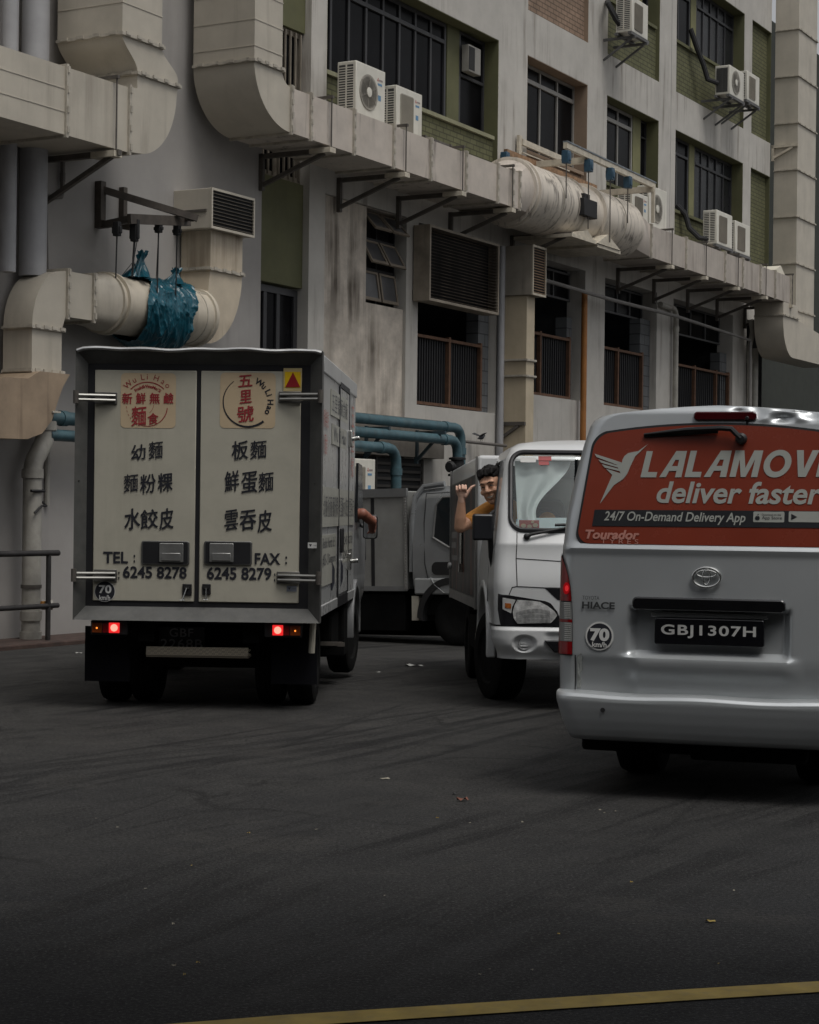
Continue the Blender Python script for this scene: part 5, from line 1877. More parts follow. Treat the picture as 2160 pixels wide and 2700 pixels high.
# ================================================================== the silver van
VX, VY, VYAW = 1.548, 9.8, -17.
van = thing('van', 'dented silver van with red film on its rear window, cut off by the right edge', 'van', place(VX, VY, 0, VYAW))
VANPAINT = bpy.data.materials.new('silver_van_paint')
VANPAINT.use_nodes = True
vt = VANPAINT.node_tree
vb = vt.nodes['Principled BSDF']
vb.inputs['Metallic'].default_value = .5
vb.inputs['Coat Weight'].default_value = .6
vb.inputs['Coat Roughness'].default_value = .1
vtc = vt.nodes.new('ShaderNodeTexCoord')
vn = vt.nodes.new('ShaderNodeTexNoise')
vn.inputs['Scale'].default_value = 2.2
vn.inputs['Detail'].default_value = 7
vn.inputs['Roughness'].default_value = .7
vt.links.new(vtc.outputs['Object'], vn.inputs['Vector'])
vm = vt.nodes.new('ShaderNodeMix')
vm.data_type = 'RGBA'
vm.inputs[6].default_value = (.5, .53, .545, 1)
vm.inputs[7].default_value = (.57, .59, .6, 1)
vt.links.new(vn.outputs['Fac'], vm.inputs[0])
vt.links.new(vm.outputs[2], vb.inputs['Base Color'])
vr = vt.nodes.new('ShaderNodeMapRange')
vr.inputs['From Min'].default_value = .3
vr.inputs['From Max'].default_value = .7
vr.inputs['To Min'].default_value = .28
vr.inputs['To Max'].default_value = .38
vt.links.new(vn.outputs['Fac'], vr.inputs['Value'])
vt.links.new(vr.outputs[0], vb.inputs['Roughness'])
vfl = vt.nodes.new('ShaderNodeTexNoise')
vfl.inputs['Scale'].default_value = 420
vt.links.new(vtc.outputs['Object'], vfl.inputs['Vector'])
vbp = vt.nodes.new('ShaderNodeBump')
vbp.inputs['Strength'].default_value = .015
vt.links.new(vfl.outputs['Fac'], vbp.inputs['Height'])
vt.links.new(vbp.outputs[0], vb.inputs['Normal'])

WTAB = [(.28, .74), (.5, .80), (.75, .806), (1.25, .806), (1.46, .795), (1.67, .76), (1.85, .722), (1.957, .69), (1.987, .668), (2.009, .63), (2.026, .56), (2.045, .377), (2.058, .2), (2.066, .02)]
ZTOP = 2.066


def VW(z):
    return interp(WTAB, z)


def lean(z):
    return .22 * max(0., z - 1.28) + .09 * max(0., min(z, 1.28) - .74)


def vfeat(x, z):
    d = 0.
    # number plate bay: set in, with a ledge at its foot
    wx = sstep(-.43, -.375, x) * sstep(.43, .375, x)
    d += .05 * wx * sstep(.735, .775, z) * (1 - sstep(.985, 1.0, z))
    d -= .022 * sstep(-.5, -.38, x) * sstep(.5, .38, x) * sstep(.60, .70, z) * (1 - sstep(.725, .76, z))
    # lower panel tucks in towards the bumper
    d += .11 * max(0., .70 - z) * sstep(.80, .6, abs(x))
    # soft crease under the window and above the bumper
    d -= .012 * math.exp(-((z - 1.30) / .02) ** 2)
    # dent in the lower left corner
    e = sstep(-.73, -.66, x) * (1 - sstep(-.42, -.36, x - .12 * (z - .55)))
    d += e * .012 * sstep(.735, .69, z) * sstep(.53, .6, z)
    # crumpled right part of the roof edge
    q = sstep(.12, .3, x) * sstep(1.96, 2.0, z) * (1 - sstep(2.05, 2.066, z))
    d += q * (.016 * math.sin(23 * x + 3) * math.sin(60 * (z - 1.9)) + .012 * math.sin(41 * x) + .01)
    q = math.exp(-((x - .12) / .035) ** 2 - ((z - 2.03) / .02) ** 2)
    d += .02 * q
    return d


def Yr(x, z):
    return lean(z) + .05 * x * x


def vsurf(u, z):
    """rear skin: u in -1..1 across, z height; rolls forward at the sides and the roof"""
    w = VW(z)
    x = u * w
    r = .085
    d = w - abs(x)
    y = Yr(x, z) + vfeat(x, z)
    if d < r:
        y += r - math.sqrt(max(0., r * r - (r - d) ** 2))
    h = ZTOP - z
    rt = .05
    if h < rt and abs(u) < .999:
        y += rt * .9 - math.sqrt(max(0., (rt * .9) ** 2 - ((rt - h) * .9) ** 2))
    return (x, y, z)


us = [-1 + 2 * k / 168 for k in range(169)]
us = [math.copysign(abs(u) ** .93, u) if u else 0. for u in us]
zs = lin(.50, 1.94, 118) + lin(1.95, 2.03, 16) + lin(2.034, ZTOP, 16)
g = MB().grid(vsurf, us, zs)
# carry the outline forward for sides and roof
nU, nZ = len(us), len(zs)
edge = [j * nU for j in range(nZ)] + [(nZ - 1) * nU + i for i in range(1, nU)] + [j * nU + nU - 1 for j in range(nZ - 2, -1, -1)]
prev = edge
for (yy, sh) in ((.35, 1.), (1.2, 1.012), (2.4, 1.015), (3.6, 1.0), (4.1, .985)):
    base = len(g.v)
    for i in edge:
        p = g.v[i]
        f = 1.
        y2 = yy
        if yy > 3.9 and p[2] > 1.1:
            y2 = yy - (p[2] - 1.1) * .75
        g.v.append((p[0] * sh, y2, p[2]))
    cur = list(range(base, base + len(edge)))
    for k in range(len(edge) - 1):
        g.f.append((prev[k], prev[k + 1], cur[k + 1], cur[k]))
    prev = cur
g.f.append(tuple(prev))
body = part(g, 'body', VANPAINT, van, smooth=30)
part(MB().box(-.78, .78, .16, 4.2, .3, .52), 'underbody', UNDER, van, bevel=.03)
part(MB().box(-.72, .72, .3, .7, .2, .32).box(-.1, .5, .1, .3, .2, .3), 'underbody_tank', UNDER, van, bevel=.02)


def patch(fnx, z0, z1, eps, nx=60, nz=40):
    """surface sheet following the rear skin; fnx(z) gives left and right ends"""
    g = MB()

    def f(u, v):
        z = z0 + (z1 - z0) * v
        a, c = fnx(z)
        x = a + (c - a) * u
        return (x, Yr(x, z) - eps, z)
    return g.grid(f, lin(0, 1, nx), lin(0, 1, nz))


def win_edge(off):
    z0, z1 = 1.325 - off, 1.905 + off

    def fx(z):
        s = (z - z0) / (z1 - z0)
        w = .715 - .075 * s + off
        rc = .075
        for d in (z - z0, z1 - z):
            if d < rc:
                w -= rc - math.sqrt(max(0, rc * rc - (rc - max(d, 0)) ** 2))
        return (-w, w)
    return fx, z0, z1


FILM = M('red_window_film', (.2, .035, .018), .25, mott=.12, mscale=1.6, coat=.5, spec=.5)


def win(off, eps, m, name, par):
    fx, z0, z1 = win_edge(off)
    g = MB()

    def f(u, v):
        z = z0 + (z1 - z0) * v
        a, c = fx(z)
        x = a + (c - a) * u
        z += .053 * (1 - (x / .64) ** 2) * sstep(.4, 1, v)
        return (x, Yr(x, z) - eps, z)
    vv = [.5 - .5 * math.cos(PI * k / 50) for k in range(51)]
    g.grid(f, [.5 - .5 * math.cos(PI * k / 70) for k in range(71)], vv)
    return part(g, name, m, par, smooth=60)


win(.012, .003, BLACKPLASTIC, 'window_seal', van)
rim = []
fx, z0_, z1_ = win_edge(.02)
wnd = win(0., .006, FILM, 'rear_window', van)


def vxz(px, py):
    """photo pixel -> (x, z) on the leaning rear skin"""
    u, v = px - 1080, py - 1350
    a, b = (u + v * .012) / 5000, (v - u * .012) / 5000
    th = R(17)
    y = 0.
    x = z = 0.
    for _ in range(6):
        ox, oy = VX + y * math.sin(th), VY + y * math.cos(th)
        d = (ox * math.sin(th) + oy * math.cos(th)) / (a * math.sin(th) + math.cos(th))
        X, Y = a * d, d
        x = (X - ox) * math.cos(th) - (Y - oy) * math.sin(th)
        z = CAM_H - b * d
        y = Yr(x, z)
    return x, z


def v1(X, Y):
    return vxz(1460 + .2319 * X, 1040 + .2319 * Y)


def v2(X, Y):
    return vxz(1800 + .2087 * X, 1040 + .2087 * Y)


def v3(X, Y):
    return vxz(1460 + .2922 * X, 1450 + .2922 * Y)


def v4(X, Y):
    return vxz(1700 + .3014 * X, 1450 + .3014 * Y)


def vtext(g, s, a, b, prefix=None, bold=.0, shear=0., eps=.009, spacing=1.):
    """a, b: (x,z) of the lower left and upper right corners of prefix (or of the whole)"""
    vs, fs = text(s, bold=bold, shear=shear, spacing=spacing)
    rs = text(prefix, bold=bold, shear=shear, spacing=spacing)[0] if prefix else vs
    xa, xb = min(v[0] for v in rs), max(v[0] for v in rs)
    za, zb_ = min(v[1] for v in rs), max(v[1] for v in rs)
    out = []
    for x, y in vs:
        X = a[0] + (x - xa) / (xb - xa) * (b[0] - a[0])
        Z = a[1] + (y - za) / (zb_ - za) * (b[1] - a[1])
        out.append((X, Yr(X, Z) - eps, Z))
    g.add(out, fs)


FILMINK = M('grey_film_print', (.36, .37, .34), .3, mott=.05, coat=.4)
g = MB()
a, b = v1(990, 942), v2(1380, 688)
CAPS = {'L': (.62, [[(0, 0), (.6, 0), (.6, .2), (.24, .2), (.24, 1), (0, 1)]]),
        'A': (.86, [[(0, 0), (.25, 0), (.46, .66), (.6, .66), (.6, 0), (.84, 0), (.82, 1), (.42, 1)], [(.3, .24), (.6, .24), (.6, .42), (.36, .42)]]),
        'M': (1.06, [[(0, 0), (.23, 0), (.23, .66), (.42, .0), (.6, .0), (.8, .66), (.8, 0), (1.03, 0), (1.03, 1), (.7, 1), (.515, .34), (.33, 1), (0, 1)]]),
        'V': (.8, [[(.26, 0), (.54, 0), (.82, 1), (.57, 1), (.41, .3), (.25, 1), (0, 1)]]),
        'E': (.66, [[(0, 0), (.62, 0), (.62, .2), (.24, .2), (.24, .41), (.58, .41), (.58, .6), (.24, .6), (.24, .8), (.62, .8), (.62, 1), (0, 1)]])}
ht, x = v1(1000, 645)[1] - a[1], 0.
tot = sum({'O': 1.0}.get(c, CAPS.get(c, (0,))[0]) + .1 for c in 'LALAMO') - .1
kx = (b[0] - a[0] - .19 * ht * .5) / tot
for k, ch in enumerate('LALAMOVE'):
    up = .0 + .008 * k / 7

    def caps(p, q):
        X = a[0] + (x + p) * kx + .19 * q * ht
        Z = a[1] + up + q * ht
        return (X, Yr(X, Z) - .009 - .0004 * (ch == 'A' and p > 0 and q in (.24, .42)), Z)
    if ch == 'O':
        vs = []
        for i in range(37):
            w = 2 * PI * i / 36
            vs += [caps(.5 + .5 * math.cos(w), .5 + .52 * math.sin(w)), caps(.5 + .27 * math.cos(w), .5 + .31 * math.sin(w))]
        g.add(vs, [(2 * i, 2 * i + 2, 2 * i + 3, 2 * i + 1) for i in range(36)])
        x += 1.1
    else:
        for poly in CAPS[ch][1]:
            g.add([caps(p, q) for p, q in poly], [tuple(range(len(poly)))])
        x += CAPS[ch][0] + .1
part(g, 'lettering', FILMINK, wnd, smooth=0)
g = MB()
a, b = v1(1170, 1235), v2(1415, 1108)
vtext(g, 'deliver faster', a, (b[0], v1(1200, 985)[1]), 'deliver fast', bold=.022, shear=.2)
part(g, 'lettering', FILMINK, wnd, smooth=0)
for poly in ([(1082, 560), (965, 645), (905, 655), (850, 668), (808, 700), (785, 745), (780, 778), (715, 792), (740, 850), (765, 897), (600, 846), (670, 915), (640, 985), (528, 1245), (690, 1030), (790, 965), (840, 905), (880, 810), (930, 705)],
             [(468, 674), (782, 776), (712, 796), (494, 712)], [(512, 740), (722, 806), (736, 832), (542, 776)], [(552, 794), (742, 846), (752, 872), (584, 832)]):
    pts = [v1(*p) for p in poly]
    e = .009 if len(poly) > 5 else .0096
    part(MB().add([(x, Yr(x, z) - e, z) for x, z in pts], [tuple(range(len(pts)))]), 'bird_emblem', FILMINK, wnd, smooth=0)
# dark banner with its line of text and store badges
g = MB()
a, b, c = v1(470, 1310), v1(440, 1495), (.66, 0)
nb = 24
vs = []
for k in range(nb + 1):
    s = k / nb
    for (p, zz) in ((b, b[1]), (a, a[1])):
        x = p[0] + (c[0] - p[0]) * s
        z = zz + (.006) * s
        vs.append((x, Yr(x, z) - .0085, z))
g.add(vs, [(2 * k, 2 * k + 2, 2 * k + 3, 2 * k + 1) for k in range(nb)])
part(g, 'banner', M('charcoal_print', (.02, .021, .024), .3, coat=.4), wnd, smooth=0)
g = MB()
a, b = v1(575, 1440), v2(800, 1495)
vtext(g, '24/7 On-Demand Delivery App', (a[0], a[1] - .012), b, bold=.014, shear=.2, eps=.0105)
part(g, 'lettering', FILMINK, wnd, smooth=0)


def vbadge(a, b):
    poly = rrect(a[0], b[0], a[1], b[1], .006, 4)
    return part(MB().add([(x, Yr(x, z) - .0105, z) for x, z in poly], [tuple(range(len(poly)))]), 'store_badge', FILMINK, wnd, smooth=0)


a, b = v2(893, 1612), v2(1290, 1483)
vbadge(a, b)
g = MB()
vtext(g, 'App Store', v2(1005, 1588), v2(1258, 1540), bold=.0, eps=.012)
part(g, 'lettering', MATS['charcoal_print'], wnd, smooth=0)
g = MB()
vtext(g, 'Download on the', v2(1005, 1530), v2(1245, 1508), bold=.0, eps=.012)
part(g, 'lettering', MATS['charcoal_print'], wnd, smooth=0)
g = MB()
for (cx, cz_, rx, rz) in ((938, 1562, 20, 26), (958, 1562, 20, 26)):
    pts = [v2(cx + rx * math.cos(2 * PI * k / 20), cz_ + rz * math.sin(2 * PI * k / 20)) for k in range(20)]
    g.add([(x, Yr(x, z) - .012 - (cx > 940) * .0004, z) for x, z in pts], [tuple(range(20))])
pts = [v2(*p) for p in ((946, 1532), (952, 1512), (966, 1506), (962, 1524))]
g.add([(x, Yr(x, z) - .012, z) for x, z in pts], [(0, 1, 2, 3)])
part(g, 'lettering', MATS['charcoal_print'], wnd, smooth=0)
a, b = v2(1340, 1612), v2(1740, 1481)
vbadge(a, b)
g = MB()
pts = [v2(*p) for p in ((1375, 1508), (1450, 1547), (1375, 1586))]
g.add([(x, Yr(x, z) - .012, z) for x, z in pts], [(0, 1, 2)])
part(g, 'lettering', MATS['charcoal_print'], wnd, smooth=0)
PINKINK = M('pink_film_print', (.42, .19, .15), .4)
g = MB()
vtext(g, 'Tourador', v1(360, 1640), v1(982, 1545), bold=.035, shear=.2)
part(g, 'lettering', PINKINK, wnd, smooth=0)
g = MB()
vtext(g, 'TYRES', v1(540, 1694), v1(968, 1648), bold=-.004, spacing=1.6)
part(g, 'lettering', PINKINK, wnd, smooth=0)

# badge lettering on the panel
BADGE = M('dark_badge', (.06, .063, .065), .4, metal=.3)
g = MB()
vtext(g, 'TOYOTA', v3(262, 446), v3(415, 416), bold=.0, eps=.008)
part(g, 'lettering', BADGE, body, smooth=0)
g = MB()
vtext(g, 'HIACE', v3(258, 528), v3(555, 472), bold=.035, eps=.008)
part(g, 'lettering', BADGE, body, smooth=0)


def vdisc(px, py, r, eps, m, name):
    c = vxz(px, py)
    vs = []
    for k in range(40):
        x, z = c[0] + r * math.cos(2 * PI * k / 40), c[1] + r * math.sin(2 * PI * k / 40)
        vs.append((x, Yr(x, z) - eps, z))
    return part(MB().add(vs, [tuple(range(40))]), name, m, body, smooth=0)


vdisc(1581.5, 1676.7, .0755, .006, WHITEINK, 'speed_disc')
vdisc(1581.5, 1676.7, .0665, .008, INK, 'speed_disc_field')
g = MB()
vtext(g, '70', v3(330, 820), v3(508, 708), bold=.05, eps=.011)
part(g, 'lettering', WHITEINK, body, smooth=0)
g = MB()
vtext(g, 'km/h', v3(350, 874), v3(482, 830), bold=.02, eps=.011)
part(g, 'lettering', WHITEINK, body, smooth=0)

# oval emblem
ec = vxz(1864, 1522)
g = MB()


def oval(g, cx, cz_, rx, rz, w, a0=0, a1=360, n=40):
    pts = []
    for k in range(n + 1):
        a = R(a0 + (a1 - a0) * k / n)
        x, z = cx + rx * math.cos(a), cz_ + rz * math.sin(a)
        pts.append((x, Yr(x, z) - .016, z))
    g.tube(pts, w, 8)


oval(g, ec[0], ec[1], .072, .05, .0065)
oval(g, ec[0], ec[1] + .018, .05, .0175, .0045)
oval(g, ec[0], ec[1] + .003, .019, .041, .0045)
part(g, 'emblem', CHROME, van)

# garnish bar, plate, lamps
a, b = vxz(1670, 1614), vxz(2070, 1581)
garn = part(MB().prism(rrect(-.395, .395, .985, 1.052, .025), -.008, .04, 'y'), 'garnish', M('gloss_black_garnish', (.008, .008, .009), .18, coat=.6), van, bevel=.008)
pa, pb = v4(105, 858), v4(1050, 600)
yp = .022
plate = part(MB().prism(rrect(-.277, .288, .807, .945, .012), yp - .018, yp + .03, 'y'), 'number_plate', M('gloss_black_plate', (.008, .008, .01), .16, coat=.5), van, bevel=.004)
vs, fs = fit(text('GBJ1307H', bold=.022, spacing=1.12), -.243, .247, .843, .912)
part(MB().add([(x, yp - .0195, z) for x, z in vs], fs), 'lettering', M('plate_ink', (.55, .55, .53), .5), plate, smooth=0)
part(MB().box(-.3, .3, .03, .05, .948, .975), 'plate_lamp', CLEARLENS, van, bevel=.004)
part(MB().prism(rrect(-.115, .215, 1.982, 2.028, .02), Yr(0, 2.0) - .018, Yr(0, 2.0) + .05, 'y'), 'brake_light', M('dark_red_lens', (.06, .004, .006), .2, coat=.5), van, bevel=.006)
nz_ = vxz(1971, 1103)
part(MB().lathe([(.017, .03), (.016, -.012), (.008, -.02)], (nz_[0], Yr(*nz_), nz_[1]), 'y', 14).bar((nz_[0], Yr(*nz_) - .008, nz_[1] - .01), (nz_[0], Yr(*nz_) - .004, nz_[1] - .045), .012), 'washer_nozzle', BLACKPLASTIC, van)
w0 = vxz(1956, 1157)
w1 = vxz(1925, 1134)
w2 = vxz(1700, 1146)
g = MB().lathe([(.03, .0), (.03, -.03), (.018, -.045)], (w0[0], Yr(*w0) - .006, w0[1]), 'y', 18)
g.tube([(w0[0], Yr(*w0) - .04, w0[1]), (w1[0] + .012, Yr(*w1) - .045, w1[1] + .004), (w1[0] - .04, Yr(*w1) - .045, w1[1] + .008), ((w1[0] + w2[0]) / 2, Yr(*w1) - .04, (w1[1] + w2[1]) / 2 + .012), (w2[0], Yr(*w2) - .02, w2[1])], [.015, .015, .014, .012, .006], 8)
g.bar((w1[0] - .06, Yr(*w1) - .022, w1[1] - .008), (w2[0], Yr(*w2) - .012, w2[1] - .006), .012, .02)
part(g, 'wiper', BLACKPLASTIC, van)

# tail lamps: strip wrapped round the corner
LIT = M('lit_brake_lens', (.35, .008, .012), .25, coat=.3, emit=(1., .012, .016), estr=.12)
GREYLENS = M('grey_reverse_lens', (.2, .205, .2), .25, coat=.5, mott=.1)
RIB = M('lens_ribs', (.4, .4, .38), .3)


def lampx(z):
    return interp([(.738, -.712), (.9, -.716), (1.0, -.722), (1.1, -.735), (1.16, -.75), (1.21, -.77), (1.262, -.8)], z)


def lamp_strip(z0, z1, side, eps, xin=None):
    g = MB()

    def f(u, v):
        z = z0 + (z1 - z0) * v
        w = VW(z)
        xo = -w
        xi = lampx(z) if xin is None else max(xo, min(xin, lampx(z)))
        x = xo + (xi - xo) * u
        d = w + x
        y = Yr(x, z) - eps
        if d < .085:
            y += .085 - math.sqrt(max(0, .085 ** 2 - (.085 - d) ** 2))
        return (side * -1 * x if side > 0 else x - eps * .3, y, z)
    g.grid(f, lin(0, 1, 14), lin(0, 1, 10))
    # wrap a little along the flank
    return g


for side in (-1, 1):
    tl = None
    for (z0, z1, m, nm) in ((1.018, 1.262, REDLENS, 'tail_light'), (.922, 1.012, GREYLENS, 'lamp_window'), (.906, .922, REDLENS, 'lamp_band'), (.806, .905, GREYLENS, 'lamp_window'), (.738, .805, REDLENS, 'lamp_foot')):
        o = part(lamp_strip(z0, z1, side, .012), nm, m, van if tl is None else tl, smooth=60)
        if tl is None:
            tl = o
        if m is GREYLENS:
            gr = MB()
            for k in range(9):
                z = z0 + .006 + k * (z1 - z0 - .012) / 8
                xa, xc = lampx(z) - .045, lampx(z) - .012
                gr.add([(-side * q if side > 0 else q, Yr(q, z + dz) - .0145, z + dz) for q, dz in ((xa, 0), (xc, 0), (xc, .004), (xa, .004))], [(0, 1, 2, 3)])
            part(gr, 'lamp_ribs', RIB, tl, smooth=0)
    part(lamp_strip(.731, 1.27, side, .006), 'lamp_seal', RUBBER, tl, smooth=60)
    if side < 0:
        zc = 1.085
        vs = []
        for k in range(24):
            a_ = 2 * PI * k / 24
            x = lampx(zc) - .024 + .018 * math.cos(a_)
            z = zc + .032 * math.sin(a_)
            vs.append((x, Yr(x, z) - .0135, z))
        part(MB().add(vs, [tuple(range(24))]), 'lit_lamp', LIT, tl, smooth=0)
        vs = [(x_, Yr(x_, z_) - .0145, z_) for x_, z_ in [(lampx(zc) - .022 + .01 * math.cos(2 * PI * k / 20), zc + .016 * math.sin(2 * PI * k / 20)) for k in range(20)]]
        part(MB().add(vs, [tuple(range(20))]), 'lit_bulb', M('lit_brake_bulb', (.6, .05, .05), .3, emit=(1., .02, .03), estr=.4), tl, smooth=0)

# shut lines of the tailgate
SEAM = M('shut_line', (.012, .012, .013), .8)
for sgn in (-1, 1):
    vs = []
    for k in range(14):
        z = .535 + .2 * k / 13
        x = sgn * .700
        for dx in (-.003, .003):
            vs.append((x + dx, Yr(x, z) + vfeat(x, z) - .0015, z))
    part(MB().add(vs, [(2 * k, 2 * k + 1, 2 * k + 3, 2 * k + 2) for k in range(13)]), 'shut_line', SEAM, body, smooth=0)
# scuffed filler patch beside the seam
vs = [(x, Yr(x, z) + vfeat(x, z) - .002, z) for x, z in ((-.69, .56), (-.672, .56), (-.668, .6), (-.678, .63), (-.66, .66), (-.665, .7), (-.655, .72), (-.668, .745), (-.69, .73))]
part(MB().add(vs, [tuple(range(len(vs)))]), 'scuff', M('bare_scuff', (.26, .27, .26), .7, mott=.4, mscale=30.), body, smooth=0)

# bumper
BP = [(.02, .548), (-.045, .545), (-.075, .538), (-.09, .522), (-.093, .505), (-.086, .46), (-.072, .40), (-.055, .35), (-.038, .318), (-.015, .3), (.02, .29), (.3, .29)]


def bump(u, v):
    k = v * (len(BP) - 1)
    i = min(int(k), len(BP) - 2)
    f = k - i
    y = BP[i][0] + (BP[i + 1][0] - BP[i][0]) * f
    z = BP[i][1] + (BP[i + 1][1] - BP[i][1]) * f
    w = interp([(.28, .735), (.4, .775), (.5, .803), (.55, .808)], z)
    x = u * w
    yy = y + .05 * x * x
    d = w - abs(x)
    r = .1
    if d < r:
        yy += r - math.sqrt(max(0, r * r - (r - d) ** 2))
    if abs(u) > .985:
        yy += (abs(u) - .985) / .015 * .35
    z += .004 * math.sin(9 * x + 2) * (z > .5)
    return (x, yy, z)


bu = part(MB().grid(bump, [-1, -.995, -.985] + lin(-.98, .98, 90) + [.985, .995, 1], lin(0, 1, 45)), 'bumper', VANPAINT, van, smooth=45)
bh = vxz(1598, 1868)
part(MB().lathe([(.0125, .0), (.0125, -.003)], (bh[0], -.087 + .05 * bh[0] ** 2, bh[1] + .0), 'y', 16), 'plug_hole', BLACK, bu)
for s in (-1, 1):
    wheel(van, s * .5, 1.02, .33, .25, s)
    wheel(van, s * .62, 3.5, .33, .2, s)
part(MB().box(-.74, -.5, .62, .64, .2, .5), 'mud_flap', MATS['black_rubber_flap'], van, smooth=0)
for s in (-1, 1):
    part(MB().prism([(.4, 1.35), (2.6, 1.35), (2.6, 1.78), (.45, 1.78)], s * .79, s * .806, 'x'), 'side_window', MATS['dark_tint_glass'], van, smooth=0)
# ================================================================== the white lorry coming towards us
LX, LY = 1.50, 14.2
lo_m = place(LX, LY, .0, 2.38, -.9)
lorry = thing('box_lorry', 'white lorry facing us, its driver leaning out, half hidden behind the silver van', 'lorry', lo_m)
WHITE = bpy.data.materials.new('white_cab_paint')
MATS['white_cab_paint'] = WHITE
WHITE.use_nodes = True
wt_ = WHITE.node_tree
wb = wt_.nodes['Principled BSDF']
wb.inputs['Roughness'].default_value = .3
wb.inputs['Coat Weight'].default_value = .5
wb.inputs['Coat Roughness'].default_value = .08
wtc = wt_.nodes.new('ShaderNodeTexCoord')
wn = wt_.nodes.new('ShaderNodeTexNoise')
wn.inputs['Scale'].default_value = 3.5
wn.inputs['Detail'].default_value = 8
wt_.links.new(wtc.outputs['Object'], wn.inputs['Vector'])
wm = wt_.nodes.new('ShaderNodeMix')
wm.data_type = 'RGBA'
wm.inputs[6].default_value = (.60, .61, .61, 1)
wm.inputs[7].default_value = (.69, .70, .70, 1)
wt_.links.new(wn.outputs['Fac'], wm.inputs[0])
wt_.links.new(wm.outputs[2], wb.inputs['Base Color'])
LT = [(.38, .80), (.55, .84), (.95, .848), (1.2, .835), (1.5, .798), (1.65, .775), (1.8, .75), (1.92, .722), (2.0, .68), (2.045, .61), (2.07, .45), (2.08, .25), (2.085, .02)]


def LW(z):
    return interp(LT, z)


def Yf(x, z):
    y = .05 + .06 * sstep(.9, 1.25, z) + (.44 * ((z - 1.25) / .75) if z > 1.25 else 0)
    if z > 1.97:
        y += (z - 1.97) ** 2 * 22
    return y + .10 * x * x


LR = .085


def lsurf(u, z):
    w = LW(z)
    x = u * w
    y = Yf(x, z)
    d = w - abs(x)
    if d < LR:
        y += LR - math.sqrt(max(0, LR * LR - (LR - d) ** 2))
    return (x, y, z)


def lwin(x, z, m=0.):
    """inside the windscreen opening?"""
    z0, z1 = 1.355 + m, 1.965 - m
    if not z0 < z < z1:
        return False
    w = .722 - .03 * (z - 1.35) / .6 - m
    rc = .1
    for dz in (z - z0, z1 - z):
        if dz < rc:
            w -= rc - math.sqrt(rc * rc - (rc - dz) ** 2)
    return abs(x) < w


us = lin(-1, 1, 121)
zz = lin(.64, 2.0, 110) + lin(2.006, 2.085, 22)
g = MB()
for z in zz:
    for u in us:
        g.v.append(lsurf(u, z))
n = len(us)
for j in range(len(zz) - 1):
    for i in range(n - 1):
        q = j * n + i
        c = [g.v[k] for k in (q, q + 1, q + n + 1, q + n)]
        if lwin(sum(p[0] for p in c) / 4, sum(p[2] for p in c) / 4):
            continue
        g.f.append((q, q + 1, q + n + 1, q + n))
# flanks and roof; a door window is left open on both sides
ys = lin(0, 1, 46)
YB = 1.62


def side_open(y, z):
    if not 1.36 < z < 1.9:
        return False
    f = .62 + .30 * (z - 1.36) / .54
    return f < y < 1.34


for s in (-1, 1):
    o = len(g.v)
    col = [j * n + (0 if s < 0 else n - 1) for j in range(len(zz))]
    for j in range(len(zz)):
        p = g.v[col[j]]
        for t in ys:
            y = p[1] + (YB - p[1]) * t
            bul = .012 * math.sin(PI * t) * (1 if p[2] < 1.3 else 0)
            g.v.append((p[0] + s * bul, y, p[2]))
    m_ = len(ys)
    for j in range(len(zz) - 1):
        for i in range(m_ - 1):
            q = o + j * m_ + i
            c = [g.v[k] for k in (q, q + 1, q + m_ + 1, q + m_)]
            cy, cz2 = sum(p[1] for p in c) / 4, sum(p[2] for p in c) / 4
            if side_open(cy, cz2):
                continue
            if cz2 < .93 and math.hypot(cy - 1.02, cz2 - .44) < .5:
                continue
            g.f.append((q, q + 1, q + m_ + 1, q + m_))
cab = part(g, 'cab', WHITE, lorry, smooth=40)
# lined inside: back wall, floor, dash, seats
INT = M('dark_green_grey_trim', (.05, .058, .055), .8, mott=.25)
part(MB().box(-.7, .7, YB - .03, YB - .005, .7, 1.38).box(-.7, -.42, YB - .03, YB - .005, 1.38, 1.9).box(.42, .7, YB - .03, YB - .005, 1.38, 1.9).box(-.42, .42, YB - .03, YB - .005, 1.8, 1.95), 'back_wall', INT, lorry, smooth=0)
part(MB().box(-.42, .42, YB - .02, YB - .012, 1.38, 1.8), 'rear_glass', M('pale_rear_glass', (.3, .33, .31), .4), lorry, smooth=0)
part(MB().box(-.72, .72, .3, 1.6, .62, .7), 'floor', INT, lorry, smooth=0)
part(MB().prism([(.27, 1.15), (.62, 1.28), (.62, 1.32), (.285, 1.345), (.26, 1.3)], -.66, .66, 'x'), 'dashboard', INT, lorry, smooth=30)
SEAT = M('pale_seat_cover', (.6, .63, .58), .9, mott=.1)
for x in (-.4, .05, .42):
    w = .23 if x < 0 else .19
    part(MB().prism(rrect(x - w, x + w, 1.0, 1.62, .07), 1.32, 1.44, 'y').prism(rrect(x - .13, x + .13, 1.66, 1.84, .05), 1.34, 1.42, 'y').box(x - w, x + w, .95, 1.36, .9, 1.02), 'seat', SEAT if x > 0 else INT, lorry, bevel=.02)
g = MB().tube([(-.42 + .19 * math.cos(2 * PI * k / 28), .72 + .06 * math.sin(2 * PI * k / 28), 1.36 + .17 * math.sin(2 * PI * k / 28)) for k in range(29)], .013, 8, caps=False)
g.tube([(-.42, .72, 1.36), (-.42, .5, 1.25)], .02, 8).bar((-.58, .72, 1.36), (-.26, .72, 1.36), .03, .012)
part(g, 'steering_wheel', BLACKPLASTIC, lorry)
part(MB().box(-.78, -.06, .62, .66, 1.92, 1.96), 'sun_visor', INT, lorry, smooth=0) if False else None
